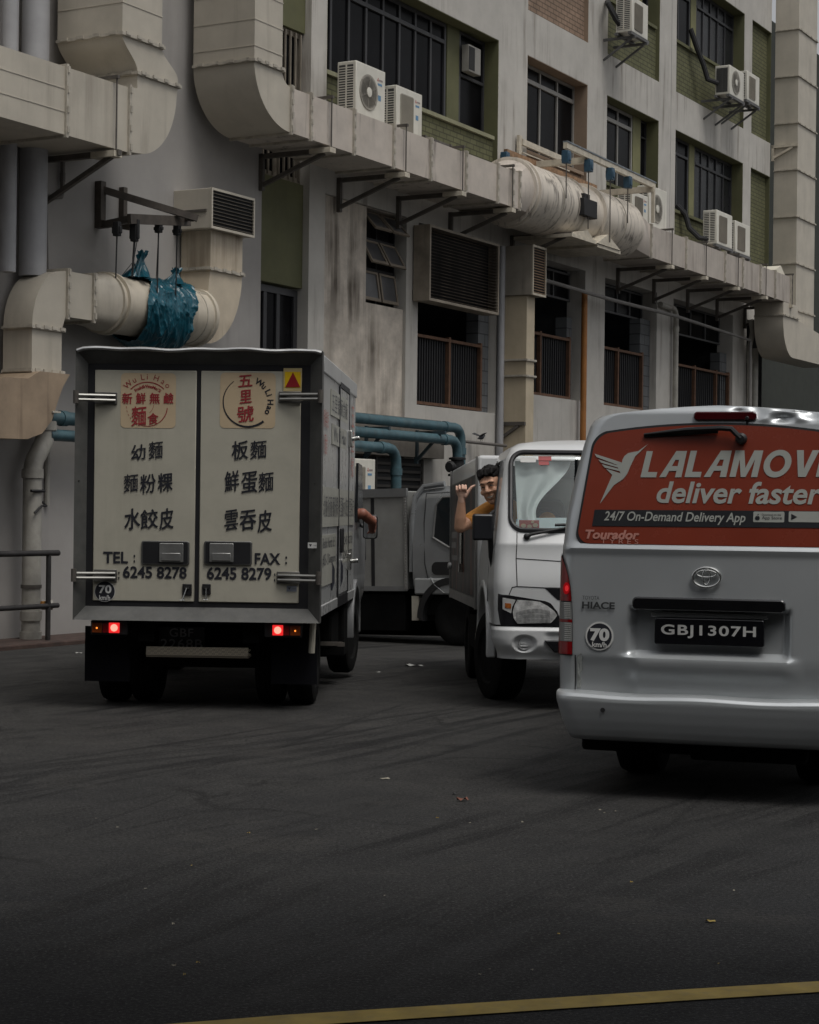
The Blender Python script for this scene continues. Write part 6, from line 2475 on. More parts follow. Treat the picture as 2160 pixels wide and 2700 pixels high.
# pale sheet behind the glass, standing in for the sky's reflection
def refl_sheet(u, v):
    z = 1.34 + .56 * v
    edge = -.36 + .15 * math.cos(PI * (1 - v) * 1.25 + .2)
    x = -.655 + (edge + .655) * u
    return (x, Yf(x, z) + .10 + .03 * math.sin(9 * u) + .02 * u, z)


part(MB().grid(refl_sheet, lin(0, 1, 30), lin(0, 1, 24)), 'reflection_sheet', M('pale_reflection', (.86, .9, .89), .9, mott=.06), lorry, smooth=60)
# windscreen and its gasket
WS = glass_mat('windscreen_glass', (.95, .99, .98), trans=1., rough=.02)
g = MB()


def ws(u, v):
    z = 1.345 + .63 * v
    w = .73 - .03 * v
    for dz in (z - 1.345, 1.975 - z):
        if dz < .1:
            w -= .1 - math.sqrt(max(0, .01 - (.1 - max(0, dz)) ** 2))
    x = u * w
    return (x, Yf(x, z) + .012, z)


part(g.grid(ws, lin(-1, 1, 40), [.5 - .5 * math.cos(PI * k / 40) for k in range(41)]), 'windscreen', WS, lorry, smooth=60)
pts = []
for (cx, cz2, a0, sx) in ((1, 1, 90, -.6), (-1, 1, 90, 0), (-1, -1, 180, 0), (1, -1, 270, 0)):
    for k in range(7):
        a = R({(1, 1): 0, (-1, 1): 90, (-1, -1): 180, (1, -1): 270}[(cx, cz2)] + 15 * k)
        z = (1.865 if cz2 > 0 else 1.455) + .1 * math.sin(a) * 1.0
        w = .722 - .03 * (z - 1.35) / .6 - .1
        x = cx * w + .1 * math.cos(a)
        pts.append((x, z))
pp_ = []
for i in range(len(pts)):
    a, b = pts[i], pts[(i + 1) % len(pts)]
    for k in range(5):
        x = a[0] + (b[0] - a[0]) * k / 5
        z = a[1] + (b[1] - a[1]) * k / 5
        pp_.append((x, Yf(x, z) - .004, z))
pp_ += pp_[:2]
part(MB().tube(pp_, .02, 8, caps=False), 'windscreen_gasket', RUBBER, lorry)
KL = 14.3 / 5000


def lp(px, py):
    """photo pixel -> (x, z) on the cab front"""
    x = z = 0.
    y = .1
    for _ in range(6):
        u, v = px - 1080, py - 1350
        a, b = (u + v * .012) / 5000, (v - u * .012) / 5000
        Y = LY + y * math.cos(R(2.38))
        X = a * Y
        x = (X - LX + y * math.sin(R(2.38))) / math.cos(R(2.38))
        z = CAM_H - b * Y + .0157 * y
        y = Yf(x, z)
    return x, z


def l6(X, Y):
    return lp(1180 + .2029 * X, 1150 + .2029 * Y)


def l7(X, Y):
    return lp(1180 + .2029 * X, 1500 + .2029 * Y)


def lseam(pts, w=.0035, name='panel_gap'):
    P = []
    for a, b in zip(pts, pts[1:]):
        for k in range(8):
            P.append((a[0] + (b[0] - a[0]) * k / 8, a[1] + (b[1] - a[1]) * k / 8))
    P.append(pts[-1])
    return part(MB().tube([(x, lcor(x, z) - .0005, z) for x, z in P], w, 6), name, SEAM, cab)


def lcor(x, z):
    w = LW(z)
    d = w - abs(x)
    y = Yf(x, z)
    if d < LR:
        y += LR - math.sqrt(max(0, LR * LR - (LR - max(d, 0)) ** 2))
    return y


def mir(pts):
    return [(-x, z) for x, z in pts]


for f_ in (lambda p: p, mir):
    lseam(f_([l6(905, 1245), l6(893, 1590), l7(905, 225)]))
    lseam(f_([l7(800, 335), l7(840, 238), l7(900, 226), l7(1270, 245), (-.3, l7(1270, 245)[1])]))
lseam([l6(893, 1588), l6(1450, 1625), (0, l6(1450, 1625)[1]), (-l6(893, 1588)[0], l6(893, 1588)[1])])


def lpoly(pts, eps, thick, name, m, parent, bevel=0.):
    """raised plate following the curved cab front, cut to the outline pts"""
    g = MB()
    z0, z1 = min(z for x, z in pts), max(z for x, z in pts)
    nz, nx = 26, 22
    rows = []
    for j in range(nz + 1):
        z = z0 + (z1 - z0) * (j + .001) / (nz + .002)
        xs = []
        for (xa, za), (xb, zb) in zip(pts, pts[1:] + pts[:1]):
            if (za - z) * (zb - z) < 0:
                xs.append(xa + (xb - xa) * (z - za) / (zb - za))
        if len(xs) < 2:
            continue
        rows.append((min(xs), max(xs), z))
    n = nx + 1
    o = len(g.v)
    for d in (0, thick):
        for xa, xb, z in rows:
            for i in range(n):
                x = xa + (xb - xa) * i / nx
                g.v.append((x, lcor(x, z) - eps + d, z))
    R_ = len(rows)
    for j in range(R_ - 1):
        for i in range(nx):
            q = j * n + i
            g.f.append((q, q + 1, q + n + 1, q + n))
    rim = [i for i in range(n)] + [j * n + nx for j in range(1, R_)] + [(R_ - 1) * n + i for i in range(nx - 1, -1, -1)] + [j * n for j in range(R_ - 2, 0, -1)]
    for a, b in zip(rim, rim[1:] + rim[:1]):
        g.f.append((a, b, b + R_ * n, a + R_ * n))
    used = sorted(set(i for f in g.f for i in f))
    mp = {u: k for k, u in enumerate(used)}
    g.v = [g.v[u] for u in used]
    g.f = [tuple(mp[i] for i in f) for f in g.f]
    return part(g, name, m, parent, smooth=30)


HLBODY = M('black_lamp_body', (.012, .012, .014), .2, coat=.6)
REFL = M('lamp_reflector', (.62, .62, .61), .2, metal=.2, mott=.5, mscale=18., bump=.5, bscale=18, coat=.8)
hl = [l7(*p) for p in ((658, 320), (800, 340), (1000, 372), (1150, 398), (1290, 420), (1345, 450), (1430, 560), (1480, 690), (1480, 775), (1180, 775), (900, 755), (690, 735), (676, 660), (655, 520))]
lens = [l7(*p) for p in ((905, 400), (1050, 405), (1200, 428), (1300, 480), (1385, 545), (1425, 600), (1400, 640), (1345, 700), (1290, 714), (905, 708), (860, 640), (845, 560), (870, 470))]
ind = [l7(*p) for p in ((715, 372), (885, 400), (840, 490), (825, 575), (715, 520))]
inl = [l7(*p) for p in ((745, 440), (825, 448), (825, 512), (745, 503))]
strip = [l7(*p) for p in ((720, 525), (825, 575), (800, 640), (870, 705), (905, 712), (880, 712), (760, 640))]
for f_, r_ in ((lambda p: p, 0), (lambda p: mir(p)[::-1], 1)):
    h = lpoly(f_(hl), .006, .05, 'headlight', HLBODY, lorry)
    lpoly(f_(lens), .012, .02, 'lens', REFL, h)
    g = MB()
    LP = f_(lens)
    zl0, zl1 = min(z for x, z in LP), max(z for x, z in LP)
    xl0, xl1 = min(x for x, z in LP), max(x for x, z in LP)
    for k in range(26):
        x = xl0 + .03 + (xl1 - xl0 - .09) * k / 25
        zt_ = zl0 + .085 + .03 * math.sin(2.6 * k / 25)
        for za_, zb_ in ((.006, .3), (.36, .62), (.68, 1.)):
            z_0, z_1 = zl0 + .006 + (zt_ - zl0 - .006) * za_, zl0 + .006 + (zt_ - zl0 - .006) * zb_
            g.bar((x, lcor(x, z_0) - .0135, z_0), (x, lcor(x, z_1) - .0135, z_1), .0035, .003)
    part(g, 'lens_flutes', M('flute_glass', (.16, .165, .165), .1, metal=.3, coat=.5), h, smooth=0)
    lpoly(f_(ind), .010, .02, 'indicator', M('pale_lamp', (.5, .5, .49), .2, coat=.5), h)
    lpoly(f_(inl), .013, .01, 'amber_lens', M('orange_lens', (.3, .09, .02), .25, coat=.5, mott=.6, mscale=30), h)
    gl_ = f_([l7(*p) for p in ((1270, 252), (1700, 252), (1700, 440), (1500, 415), (1430, 400))])
    lpoly(gl_, .003, .03, 'upper_grille', HLBODY, lorry)
part(MB().box(-.4, .4, Yf(0, .8) - .004, Yf(0, .8) + .02, l7(0, 770)[1], l7(0, 690)[1]), 'centre_grille', HLBODY, lorry, smooth=0)

# bumper with fog lamp pocket
fc = lp(1381, 1696)
zb0, zb1 = .385, l7(700, 745)[1]


def lbump(u, v):
    z = zb1 + (zb0 - zb1) * v
    w = .86 - .05 * sstep(.55, .4, z)
    x = u * w
    y = -.01 + .10 * x * x + .05 * sstep(.5, .385, z) + .02 * sstep(zb1 - .03, zb1, z)
    d = w - abs(x)
    r = .16
    if d < r:
        y += r - math.sqrt(max(0, r * r - (r - d) ** 2))
    ax = abs(x)
    e = ((ax - abs(fc[0]) + .0) / .085) ** 2 + ((z - fc[1]) / .062) ** 2
    y += .03 * (1 - sstep(.55, 1.25, e))
    # swage running to the middle intake
    y += .018 * sstep(.5, .42, ax) * (1 - sstep(.56, .6, z)) * sstep(.44, .48, z)
    return (x, y, z)


lb_ = part(MB().grid(lbump, lin(-1, 1, 141), lin(0, 1, 50)), 'bumper', WHITE, lorry, smooth=50)
for s in (1, -1):
    fx_, fz_ = fc[0] * s, fc[1]
    fy = .10 * fx_ * fx_ + .03
    f_ = part(MB().lathe([(.046, .01), (.046, -.008), (.036, -.004), (.034, .02)], (fx_, fy, fz_), 'y', 24), 'fog_lamp', M('fog_ring', (.3, .3, .3), .3, metal=.4), lorry)
    part(MB().lathe([(.035, .004), (.02, .0)], (fx_, fy, fz_), 'y', 24), 'fog_recess', BLACK, f_)
    part(MB().box(fx_ - .028, fx_ + .028, fy - .012, fy - .002, fz_ - .004, fz_ + .006).box(fx_ - .03, fx_ + .03, fy - .012, fy - .002, fz_ - .024, fz_ - .014), 'fog_slats', WHITE, f_, bevel=.002)
ip = [lp(*p) for p in ((1432, 1687), (1520, 1687), (1520, 1722), (1458, 1719), (1445, 1710))]
part(MB().prism([(x, z) for x, z in [(ip[0][0], ip[0][1]), (-ip[0][0], ip[0][1]), (-ip[3][0], ip[3][1]), (ip[3][0], ip[3][1])]], -.014, .06, 'y'), 'lower_intake', HLBODY, lorry, bevel=.01)
# wiper, wing mirrors, door seams, trims
a, b, c = l6(1030, 1305), l6(1080, 1275), l6(1560, 1185)
g = MB().lathe([(.024, .02), (.024, -.03), (.012, -.04)], (a[0], Yf(*a), a[1]), 'y', 16)
g.tube([(a[0], Yf(*a) - .03, a[1]), (b[0], Yf(*b) - .04, b[1]), (c[0], Yf(*c) - .035, c[1])], [.016, .013, .008], 8)
g.tube([(l6(1395, 1155)[0], Yf(*l6(1395, 1155)) - .02, l6(1395, 1155)[1]), (l6(1700, 1150)[0], Yf(*l6(1700, 1150)) - .02, l6(1700, 1150)[1])], .011, 8)
part(g, 'wiper', BLACKPLASTIC, lorry)
for s in (-1, 1):
    part(MB().prism(rrect(min(s * .84, s * 1.0), max(s * .84, s * 1.0), 1.275, 1.478, .02), .34, .42, 'y'), 'wing_mirror', M('black_mirror_shell', (.012, .013, .016), .38, mott=.2), lorry, bevel=.016)
    part(MB().tube([(s * .86, .39, 1.29), (s * .85, .42, 1.15), (s * .835, .46, 1.07)], [.022, .02, .014], 8).tube([(s * .87, .38, 1.47), (s * .83, .45, 1.5)], .014, 8), 'mirror_arm', BLACKPLASTIC, lorry)
    g = MB()
    for (y0, z0, y1, z1) in ((1.44, .8, 1.44, 1.93), (.62, .8, .62, 1.3)):
        w0, w1 = LW(z0) + .008, LW(z1) + .003
        g.tube([(s * (w0 + .006), y0, z0), (s * (LW((z0 + z1) / 2) + .008), (y0 + y1) / 2, (z0 + z1) / 2), (s * w1, y1, z1)], .004, 6)
    part(g, 'panel_gap', SEAM, cab)
    # window frame
    fr_ = [(.62, 1.36), (.92, 1.9), (1.34, 1.9), (1.34, 1.36), (.62, 1.36)]
    part(MB().tube([(s * (LW(z) + .001), y, z) for y, z in fr_], .018, 6), 'window_seal', RUBBER, lorry)
    part(MB().prism([(1.02 + .52 * math.cos(R(a)), .44 + .52 * math.sin(R(a))) for a in range(-8, 189, 7)] + [(1.02 + .46 * math.cos(R(a)), .44 + .46 * math.sin(R(a))) for a in range(188, -9, -7)], s * .80, s * .872, 'x'), 'wheel_arch', WHITE, lorry, bevel=.012)
    part(MB().prism([(1.02 + .46 * math.cos(R(a)), .44 + .46 * math.sin(R(a))) for a in range(0, 181, 9)], s * .3, s * .79, 'x'), 'arch_liner', UNDER, lorry, smooth=0)
    wheel(lorry, s * .72, 1.02, .36, .23, s, steer=14)
    wheel(lorry, s * .70, 3.45, .35, .22, s)
    wheel(lorry, s * .46, 3.45, .35, .22, -s)
part(MB().box(-.5, .5, .1, 5.2, .38, .66).box(-.84, -.6, 2.0, 2.7, .35, .62), 'chassis', UNDER, lorry, smooth=0)
part(MB().bar((-.8, 2.0, .68), (-.82, 2.02, .42), .05, .03), 'side_stay', MATS['cream_bar'], lorry, smooth=0)
# load box
BT = 2.0
part(MB().box(-.845, .845, 1.9, 5.35, .68, BT), 'cargo_box', WHITE, lorry, bevel=.03)
WRAP = M('dark_printed_wrap', (.012, .012, .012), .32, mott=.6, mscale=1.3, spec=.3)
part(MB().box(-.853, -.8455, 1.96, 5.3, .79, 1.84), 'side_print', WRAP, lorry, smooth=0)
g = MB()
for (ya, yb, w) in ((2.35, 2.5, .1), (3.4, 3.1, .07), (4.3, 4.0, .08), (4.9, 4.55, .06)):
    g.add([(-.8545, ya, .8), (-.8545, ya + w, .8), (-.8545, yb + w, 1.82), (-.8545, yb, 1.82)], [(0, 1, 2, 3)])
part(g, 'print_stripes', M('brown_red_print', (.24, .09, .06), .35), lorry, smooth=0)
g = MB()
for (y0, y1, z0, z1) in ((4.3, 5.1, 1.3, 1.36), (4.4, 5.1, 1.2, 1.26), (4.2, 5.0, 1.08, 1.13)):
    g.box(-.8555, -.8547, y0, y1, z0, z1)
part(g, 'print_text_blocks', M('grey_print', (.22, .22, .22), .4), lorry, smooth=0)
part(MB().box(-.862, -.8457, 1.91, 1.95, .69, 1.99).box(-.862, -.8457, 5.31, 5.345, .69, 1.99).box(-.86, -.8458, 1.955, 5.305, .7, .785), 'edge_trim', SILVERTRIM, lorry, smooth=0)
g = MB().tube([(-.87, 3.5, 1.0), (-.87, 3.5, 1.7)], .016, 8).box(-.89, -.856, 3.44, 3.56, 1.62, 1.7).box(-.89, -.856, 3.44, 3.56, .98, 1.06)
part(g, 'door_bar', CHROME, lorry)
part(MB().lathe([(.03, 0), (.03, -.03), (.015, -.035)], (-.853, 5.2, 1.02), 'x', 12), 'side_lamp', WHITEINK, lorry)
# things lying on the dash and stuck on the glass
def flat(name, label, cat, px, col, y0):
    m = M('paper_' + name + cat, col, .7, mott=.08)
    return m


def dash_sheet(label, pts, m, cat='paper', name='paper_sheet', lift=.0):
    """sheet leaning between dash and glass; pts in (x, y, z)"""
    o = thing(name, label, cat, lo_m)
    up = .004
    k = len(pts)
    part(MB().add(pts + [(p[0], p[1] + .003, p[2] + .003) for p in pts], [tuple(range(k)), tuple(range(k, 2 * k))[::-1]] + [(i, (i + 1) % k, (i + 1) % k + k, i + k) for i in range(k)]), 'sheet', m, o, smooth=0)
    return o


WP = M('pale_blue_paper', (.62, .72, .74), .7, mott=.04)
dash_sheet('pale sheets of paper lying behind the windscreen of the white lorry', [(-.5, .235, 1.35), (.1, .235, 1.35), (.15, .40, 1.46), (-.56, .42, 1.45)], WP)
dash_sheet('small pale paper in the corner of the lorry windscreen', [(-.68, .285, 1.36), (-.58, .262, 1.36), (-.56, .38, 1.45), (-.66, .40, 1.44)], WP)
rp = dash_sheet('red printed card with white figures on the lorry dashboard', [(-.65, .268, 1.365), (-.5, .238, 1.365), (-.5, .255, 1.43), (-.65, .285, 1.43)], M('red_card', (.4, .07, .05), .5, mott=.15), 'card', 'printed_card')
g = MB()
for (x, z, r) in ((-.62, 1.39, .02), (-.575, 1.385, .018), (-.53, 1.395, .02), (-.55, 1.42, .012)):
    g.add([(x + r * math.cos(2 * PI * k / 14), .236 + .2 * (-.5 - x) * .2 * 1 + (z - 1.365) * .26, z + r * .8 * math.sin(2 * PI * k / 14)) for k in range(14)], [tuple(range(14))])
part(g, 'printed_figures', M('cream_print', (.6, .5, .36), .6), rp, smooth=0)
g = MB()
for k, (xa, xc, za, zc) in enumerate(((-.62, -.5, 1.885, 1.925), (-.48, -.38, 1.9, 1.935), (-.48, -.4, 1.865, 1.895))):
    vs = [(x, Yf(x, z) + .006, z) for x, z in ((xa, za), (xc, za), (xc, zc), (xa, zc))]
    part(MB().add(vs, [(0, 1, 2, 3)]), 'windscreen_sticker', WHITEINK if k == 0 else M('red_sticker', (.4, .08, .08), .6), lorry, smooth=0)

# ================================================================== the waving driver
def W3(px, py, Y):
    u, v = px - 1080, py - 1350
    return Vector(((u + v * .012) / 5000 * Y, Y, CAM_H - (v - u * .012) / 5000 * Y))


HC = W3(1297, 1283, 15.12)
base = Matrix.Translation((.95, 15.25, .92))
ps = thing('person', 'smiling man in an orange shirt leaning out of the white lorry with his thumb up', 'person', base)
inv = base.inverted()
upv = Vector((-.30, -.12, .945)).normalized()
fw = Vector((-.40, -.90, -.16))
fw = (fw - upv * fw.dot(upv)).normalized()
rt = upv.cross(-fw).normalized()      # towards the right of the picture
if rt.x < 0:
    rt = -rt
AX = (rt, fw, upv)
HS = 1.12


def H(r, f, u):
    return HC + (rt * r + fw * f + upv * u) * HS


b = Body()
b.ball(H(0, -.012, .028), (.079 * HS, .098 * HS, .1 * HS), AX, 28)            # skull
b.ball(H(0, .02, -.045), (.066 * HS, .072 * HS, .078 * HS), AX, 24)           # jaw
b.ball(H(0, .062, -.095), (.03 * HS, .026 * HS, .024 * HS), AX)               # chin
b.ball(H(0, .072, .045), (.055 * HS, .025 * HS, .018 * HS), AX)               # brow
for s in (-1, 1):
    b.ball(H(.042 * s, .066, -.02), (.028 * HS, .024 * HS, .022 * HS), AX)    # cheeks lifted by the smile
    b.ball(H(.078 * s, -.015, .0), (.012 * HS, .024 * HS, .034 * HS), AX)     # ears
b.limb([H(0, .085, .03), H(0, .108, -.012)], [.011 * HS, .017 * HS], 10)       # nose
for s in (-1, 1):
    b.ball(H(.016 * s, .097, -.016), .011 * HS, AX, 10)
b.ball(H(0, .083, -.046), (.03 * HS, .014 * HS, .008 * HS), AX)               # upper lip
b.ball(H(0, .081, -.068), (.026 * HS, .014 * HS, .009 * HS), AX)              # lower lip
SH = W3(1298, 1345, 15.32)
EL = W3(1213, 1390, 15.16)
WR = W3(1217, 1318, 15.1)
NK = H(0, -.03, -.09)
NB = Vector((.80, 15.38, 1.50))
b.limb([NK, NB], [.052, .062])
b.limb([NB, Vector((.98, 15.42, 1.2)), Vector((1.02, 15.42, .95))], [.1, .15, .15])
b.limb([SH, SH.lerp(EL, .5), EL], [.066, .056, .047])
b.limb([EL, EL.lerp(WR, .35), WR], [.047, .046, .029])
b.limb([Vector((1.12, 15.42, 1.42)), Vector((1.25, 15.2, 1.2)), Vector((1.12, 14.95, 1.3))], [.06, .045, .035])
b.limb([Vector((.95, 15.4, .95)), Vector((.95, 15.0, .98)), Vector((.95, 14.85, .7))], [.09, .075, .055]).limb([Vector((1.12, 15.4, .95)), Vector((1.12, 15.0, .98)), Vector((1.12, 14.85, .7))], [.09, .075, .055])
b.build('body', SKIN, ps, .0062, 3, inv)
# hand: palm, four curled fingers, thumb standing up; fused on its own finer grid
b = Body()
HK = .00303


def hp(dx, dy, dz):
    """offset from the wrist: dx right, dy towards us, dz up (in picture pixels of the photo)"""
    return WR + Vector((dx * HK, -dy * HK, dz * HK))


b.limb([hp(0, 0, -4), hp(0, 1, 6), hp(0, 2, 14)], [.028, .029, .03])
b.ball(hp(0, 2, 20), (.043, .03, .045))
b.ball(hp(9, 5, 14), (.022, .022, .03))
for k, (x, L_, t) in enumerate(((11, 1., 0), (3, 1.1, 1), (-5, 1.04, 0), (-12.5, .86, -2))):
    r = .0105 - .0006 * k
    k0 = hp(x, 1, 31 + t)
    k1 = hp(x - 1, 11 * L_, 37 + t)
    k2 = hp(x - 1, 16 * L_, 28 + t)
    k3 = hp(x, 11, 23 + t)
    b.limb([k0, k1], [r * 1.15, r], 10).limb([k1, k2], [r, r * .95], 10).limb([k2, k3], [r * .95, r * .85], 10)
b.limb([hp(10, 6, 10), hp(19, 8, 24), hp(26, 8, 34), hp(34, 7, 38)], [.018, .0135, .0115, .0085], 12)
b.build('hand', M('palm_skin', (.72, .46, .35), .5, mott=.12, mscale=30.), ps, .0036, 1, inv)
# orange T-shirt
b = Body()
b.limb([NB + Vector((.02, 0, -.03)), Vector((.98, 15.42, 1.2)), Vector((1.02, 15.42, .97))], [.115, .165, .165])
b.limb([SH + Vector((.1, .03, .0)), SH, SH.lerp(EL, .6)], [.1, .084, .074])
b.limb([NB, SH], [.1, .08])
b.limb([Vector((1.12, 15.42, 1.42)), Vector((1.2, 15.28, 1.29))], [.075, .06])
sh = b.build('shirt', None or M('orange_shirt', (.80, .38, .09), .85, mott=.16, mscale=9., bump=.5, bscale=12), ps, .007, 3, inv)
# hair: cap of tufts swept up and forward
b = Body()
b.ball(H(0, -.028, .055), (.087 * HS, .1 * HS, .088 * HS), AX, 26)
rr = random.Random(4)
for k in range(240):
    a = rr.uniform(0, 2 * PI)
    e = rr.uniform(.25, 1.45)
    d = rt * math.cos(a) * math.cos(e) * .085 + fw * math.sin(a) * math.cos(e) * .095 + upv * math.sin(e) * .088
    q = H(0, -.028, .055) + d * HS
    if (q - HC).dot(fw) > .055 * HS and (q - HC).dot(upv) < .085 * HS:
        continue
    b.ball(q, (rr.uniform(.007, .014), rr.uniform(.007, .014), rr.uniform(.008, .02)), AX, 8)
for k in range(26):
    x = -.062 + .124 * rr.random()
    b.limb([H(x, .0, .118), H(x * .96, .05, .125 + rr.uniform(-.01, .012)), H(x * .92, .078, .102 + rr.uniform(-.01, .008))], [.02, .014, .006], 8)
hr_ = b.build('hair', HAIR, ps, .0042, 1, inv)
# keep the face clear of the cap: push hair verts in front of the forehead back up
for v in hr_.data.vertices:
    p = base @ v.co - HC
    f_, u_ = p.dot(fw) / HS, p.dot(upv) / HS
    if f_ > .02 and u_ < .07:
        v.co += inv.to_3x3() @ (-fw * (f_ - .01) * HS)
EYE = M('dark_eye', (.01, .008, .007), .2)
for s in (-1, 1):
    bb = Body()
    bb.limb([H(.018 * s, .085, .016), H(.033 * s, .088, .021), H(.048 * s, .078, .015)], [.0028, .0048, .0028], 8)
    bb.build('eye', EYE, ps, .002, 1, inv)
    bb = Body()
    bb.limb([H(.014 * s, .094, .043), H(.034 * s, .091, .049), H(.057 * s, .074, .036)], [.004, .0052, .003], 8)
    bb.build('eyebrow', HAIR, ps, .002, 1, inv)
bb = Body()
bb.limb([H(-.031, .079, -.048), H(-.014, .089, -.0575), H(.014, .089, -.0575), H(.031, .079, -.048)], [.003, .0062, .0062, .003], 8)
bb.build('teeth', M('teeth_white', (.6, .56, .5), .4), ps, .002, 1, inv)

# ================================================================== the grey truck parked across the back
GX, GY = .97, 23.7
gt = thing('box_truck', 'grimy grey truck standing across the alley behind the white lorry', 'truck', place(GX, GY, -.14, -33, 0, -1.6))
GP = M('grey_cab_paint', (.27, .28, .285), .3, metal=.4, mott=.1, coat=.4, dust=.1)
GB = M('grimy_alu_panel', (.30, .3, .285), .5, metal=.25, mott=.2, mscale=1.6, streak=.6, sscale=3., scol=(.05, .047, .042), dust=.25)
# x forward, -y is the side we see
YS = -.72
part(MB().box(-4.0, -.68, YS, .8, .68, 1.9), 'cargo_box', GB, gt, bevel=.015)
part(MB().box(-4.0, -.675, YS - .025, YS + .02, 1.83, 1.935).box(-4.0, -.68, YS - .012, YS - .001, .66, .72), 'edge_rail', M('dull_rail', (.22, .225, .225), .45, metal=.4, dust=.2), gt, smooth=0)
part(MB().box(-.72, -.67, YS - .02, YS - .001, .68, 1.825), 'corner_post', SILVERTRIM, gt, smooth=0)
g = MB()
for k in range(30):
    g.lathe([(.011, 0), (.008, -.006)], (-.695, YS - .02, .72 + k * .0375), 'y', 8)
part(g, 'rivets', CHROME, gt)
part(MB().box(-1.22, -1.17, YS - .006, YS - .0005, .72, 1.82), 'door_gap', RUBBER, gt, smooth=0)
h = part(MB().tube([(-1.32, YS - .02, 1.4), (-1.38, YS - .045, 1.33), (-1.39, YS - .045, 1.18), (-1.32, YS - .02, 1.08)], .018, 8), 'door_handle', CHROME, gt)
part(MB().box(-1.40, -1.30, YS - .012, YS - .001, 1.05, 1.42), 'handle_plate', M('dark_plate', (.06, .06, .06), .4, metal=.5), h, bevel=.02)
# cab
def gcab(u, v):
    a = 2 * PI * u
    c, s = math.cos(a), math.sin(a)
    q = (abs(c) ** 7 + abs(s) ** 7) ** (-1 / 7)
    y, z = .76 * c * q, 1.26 + .70 * s * q
    x = -.58 + 1.5 * v
    if z > 1.2:
        y *= 1 - .12 * (z - 1.2)
    if z > 1.3:
        x -= (z - 1.3) * .55 * max(0, v - .45) / .55
    return (x, y, z)


g = MB().grid(gcab, lin(0, 1, 72), lin(0, 1, 16))
n = 72
g.f.append(tuple(range(n - 1)))
g.f.append(tuple(range(15 * n, 16 * n - 1))[::-1])
part(g, 'cab', GP, gt, smooth=40)
part(MB().tube([(-.62, -.72, .9), (-.6, -.735, 1.5), (-.57, -.7, 1.82), (-.48, -.64, 1.95), (-.2, -.6, 1.98)], .035, 10), 'rear_pillar_trim', GP, gt)
part(MB().box(-.6, -.585, -.70, .7, .7, 1.85), 'cab_back', RUBBER, gt, smooth=0)


def gy(z):
    return -.76 * (1 - .12 * max(0, z - 1.2)) - .004


g = MB()
wp_ = [(-.28, 1.32), (-.25, 1.72), (-.16, 1.81), (.3, 1.82), (.52, 1.5), (.6, 1.1), (.3, 1.13), (-.05, 1.2)]
g.add([(x, gy(z), z) for x, z in wp_] + [(x, gy(z) + .02, z) for x, z in wp_], [tuple(range(8)), tuple(range(8, 16))[::-1]] + [(i, (i + 1) % 8, (i + 1) % 8 + 8, i + 8) for i in range(8)])
part(g, 'side_window', MATS['dark_tint_glass'], gt, smooth=0)
part(MB().tube([(x, gy(z) - .004, z) for x, z in wp_ + wp_[:1]], .013, 6), 'window_trim', SILVERTRIM, gt)
part(MB().tube([(-.40, gy(1.8), 1.86), (-.42, gy(1.5), 1.5), (-.4, gy(1.1) - .002, 1.0), (-.33, gy(.8) - .002, .72)], .005, 6).tube([(-.40, gy(1.86), 1.86), (.3, gy(1.88), 1.88)], .005, 6), 'panel_gap', SEAM, gt)
part(MB().prism(rrect(-.3, .05, .86, 1.02, .07), gy(1) - .002, gy(1) + .02, 'y'), 'handle_recess', BLACKPLASTIC, gt, smooth=0)
part(MB().box(-.55, .9, -.785, -.74, .62, .82), 'sill_panel', M('pale_sill', (.36, .37, .37), .4, metal=.3), gt, bevel=.02)
part(MB().tube([(-.3, -.79, .83), (-.24, -.795, .74), (-.1, -.795, .64)], .006, 6), 'sill_seam', CHROME, gt)
part(MB().prism([(.0 + .5 * math.cos(R(a)), .33 + .5 * math.sin(R(a))) for a in range(-5, 186, 8)] + [(.42 * math.cos(R(a)), .33 + .42 * math.sin(R(a))) for a in range(185, -6, -8)], -.8, -.5, 'x' if False else 'y'), 'wheel_arch', BLACKPLASTIC, gt, smooth=30)
part(MB().box(-.6, -.5, -.76, -.7, .3, .6), 'arch_stay', MATS['cream_bar'], gt, smooth=0)
part(MB().box(-4, .9, -.45, .45, .36, .66).box(-1.7, -.75, -.68, -.3, .16, .62).box(-4, -1.75, -.6, -.5, .2, .64).box(-4, .5, .3, .4, .05, .64).box(-.62, .9, -.7, .7, .36, .62), 'chassis', UNDER, gt, bevel=.01)
part(MB().lathe([(.035, 0), (.03, -.01)], (-1.9, -.69, .5), 'y', 14), 'side_reflector', M('yellow_reflector_dim', (.4, .36, .03), .3), gt)


def ywheel(parent, x, y, r, w):
    rr = r * .5
    o = part(MB().lathe([(.05, -w * .1), (rr * .5, -w * .12), (rr * .8, -w * .02), (rr, -w * .4), (rr * 1.08, -w * .44), (rr * 1.08, w * .4)], (x, y, r), 'y', 32), 'wheel', M('dark_rim', (.1, .1, .1), .5, metal=.4, mott=.3), parent)
    part(MB().lathe([(rr, -w * .45), (rr * 1.15, -w * .5), (r * .88, -w * .5), (r * .97, -w * .42), (r, -w * .3), (r, w * .3), (r * .97, w * .42), (r * .88, w * .5), (rr, w * .45)], (x, y, r), 'y', 44), 'tyre', TYRE, o, smooth=30)


ywheel(gt, .0, -.62, .31, .2)
ywheel(gt, .0, .62, .31, .2)
ywheel(gt, -2.6, -.62, .31, .2)
ywheel(gt, -2.6, .62, .31, .2)

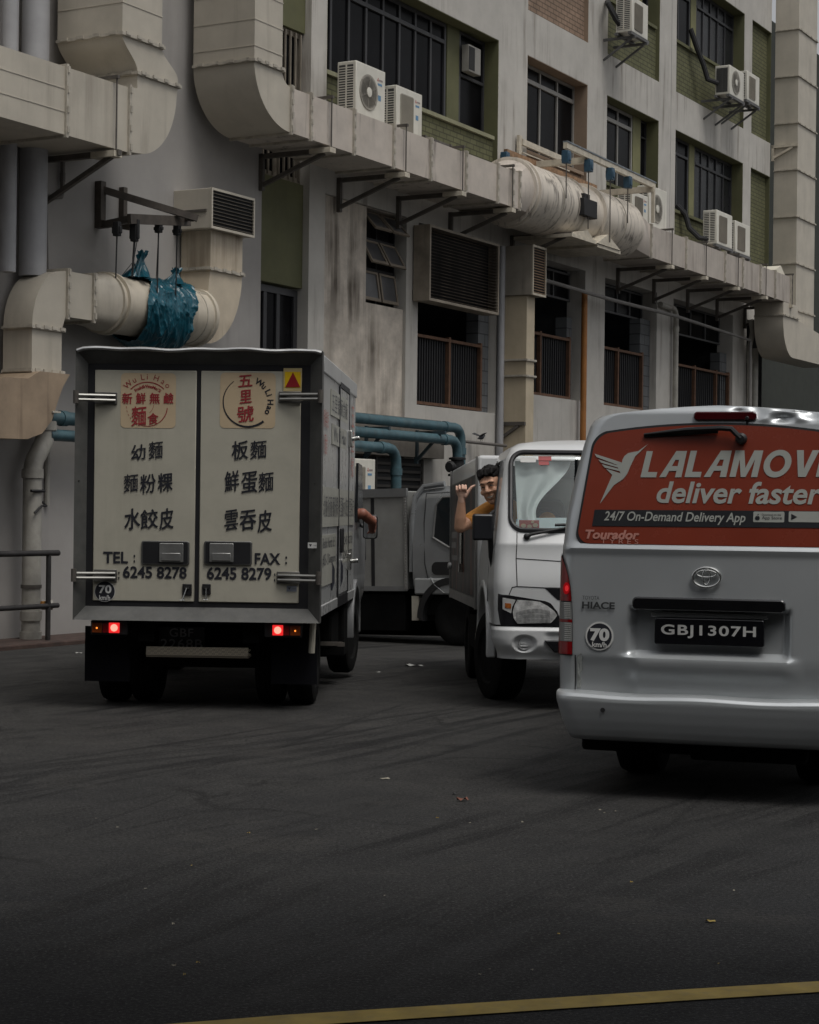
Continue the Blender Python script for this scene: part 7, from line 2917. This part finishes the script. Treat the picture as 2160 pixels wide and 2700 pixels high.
# ================================================================== litter on the road
PAPER = M('white_litter', (.55, .55, .52), .8, mott=.1)
LEAFY = M('dry_leaf', (.19, .075, .05), .8, mott=.3, mscale=30.)
YLEAF = M('yellow_leaf', (.4, .29, .07), .8, mott=.2, mscale=30.)


def litter(name, label, cat, x, y, size, m, rot=0., curl=.2, grp=None):
    z = road_z(x, y)
    o = thing(name, label, cat, place(x, y, z + .004, rot), group=grp)
    rr = random.Random(int(x * 1000) ^ int(y * 77))
    n = 9
    pts = []
    for k in range(n):
        a = 2 * PI * k / n
        r = size * (.75 + .45 * rr.random())
        pts.append((r * math.cos(a), r * .55 * math.sin(a), size * curl * (.15 + rr.random()) * (1 if k % 2 else .1)))
    c = (0, 0, size * curl * .5)
    g = MB().add(pts + [c], [(i, (i + 1) % n, n) for i in range(n)])
    part(g, 'blade' if 'leaf' in name else 'scrap', m, o, smooth=60)
    return o


litter('paper_scrap', 'white paper scrap on the road in the gap in front of the grey truck', 'litter', .07, 19.1, .1, PAPER, 10)
litter('paper_scrap', 'tiny white scrap on the road just right of the noodle truck front wheel', 'litter', -.28, 18.1, .035, PAPER, 40)
litter('paper_scrap', 'white scrap beside the noodle truck left rear wheel, near the pavement', 'litter', -3.03, 18.3, .07, PAPER, 0)
litter('paper_scrap', 'small white scrap at the foot of the concrete post', 'litter', -3.35, 19.3, .04, PAPER, 0)
litter('fallen_leaf', 'reddish dry leaf on the road below the white lorry', 'leaf', .292, 9.73, .035, LEAFY, 20, .5)
litter('twig', 'dark twig beside the reddish leaf', 'twig', .255, 9.95, .02, BLACKPLASTIC, 60, .4)
litter('fallen_leaf', 'pale curled leaf in the middle of the road', 'leaf', -.12, 10.48, .028, M('pale_leaf', (.3, .28, .22), .8), 10, .4)
litter('fallen_leaf', 'yellow leaf on the road near the right edge, above the yellow line', 'leaf', 1.115, 6.9, .022, YLEAF, 15, .4)
rs = random.Random(3)
for k in range(24):
    x, y = rs.uniform(-1.6, 1.4), rs.uniform(5.9, 9.5)
    o = litter('grit', 'pale speck of grit scattered over the dark foreground asphalt', 'grit', x, y, rs.uniform(.004, .009), YLEAF if k % 3 == 0 else MATS['pale_leaf'], rs.uniform(0, 180), .8, 'grit specks in the foreground')
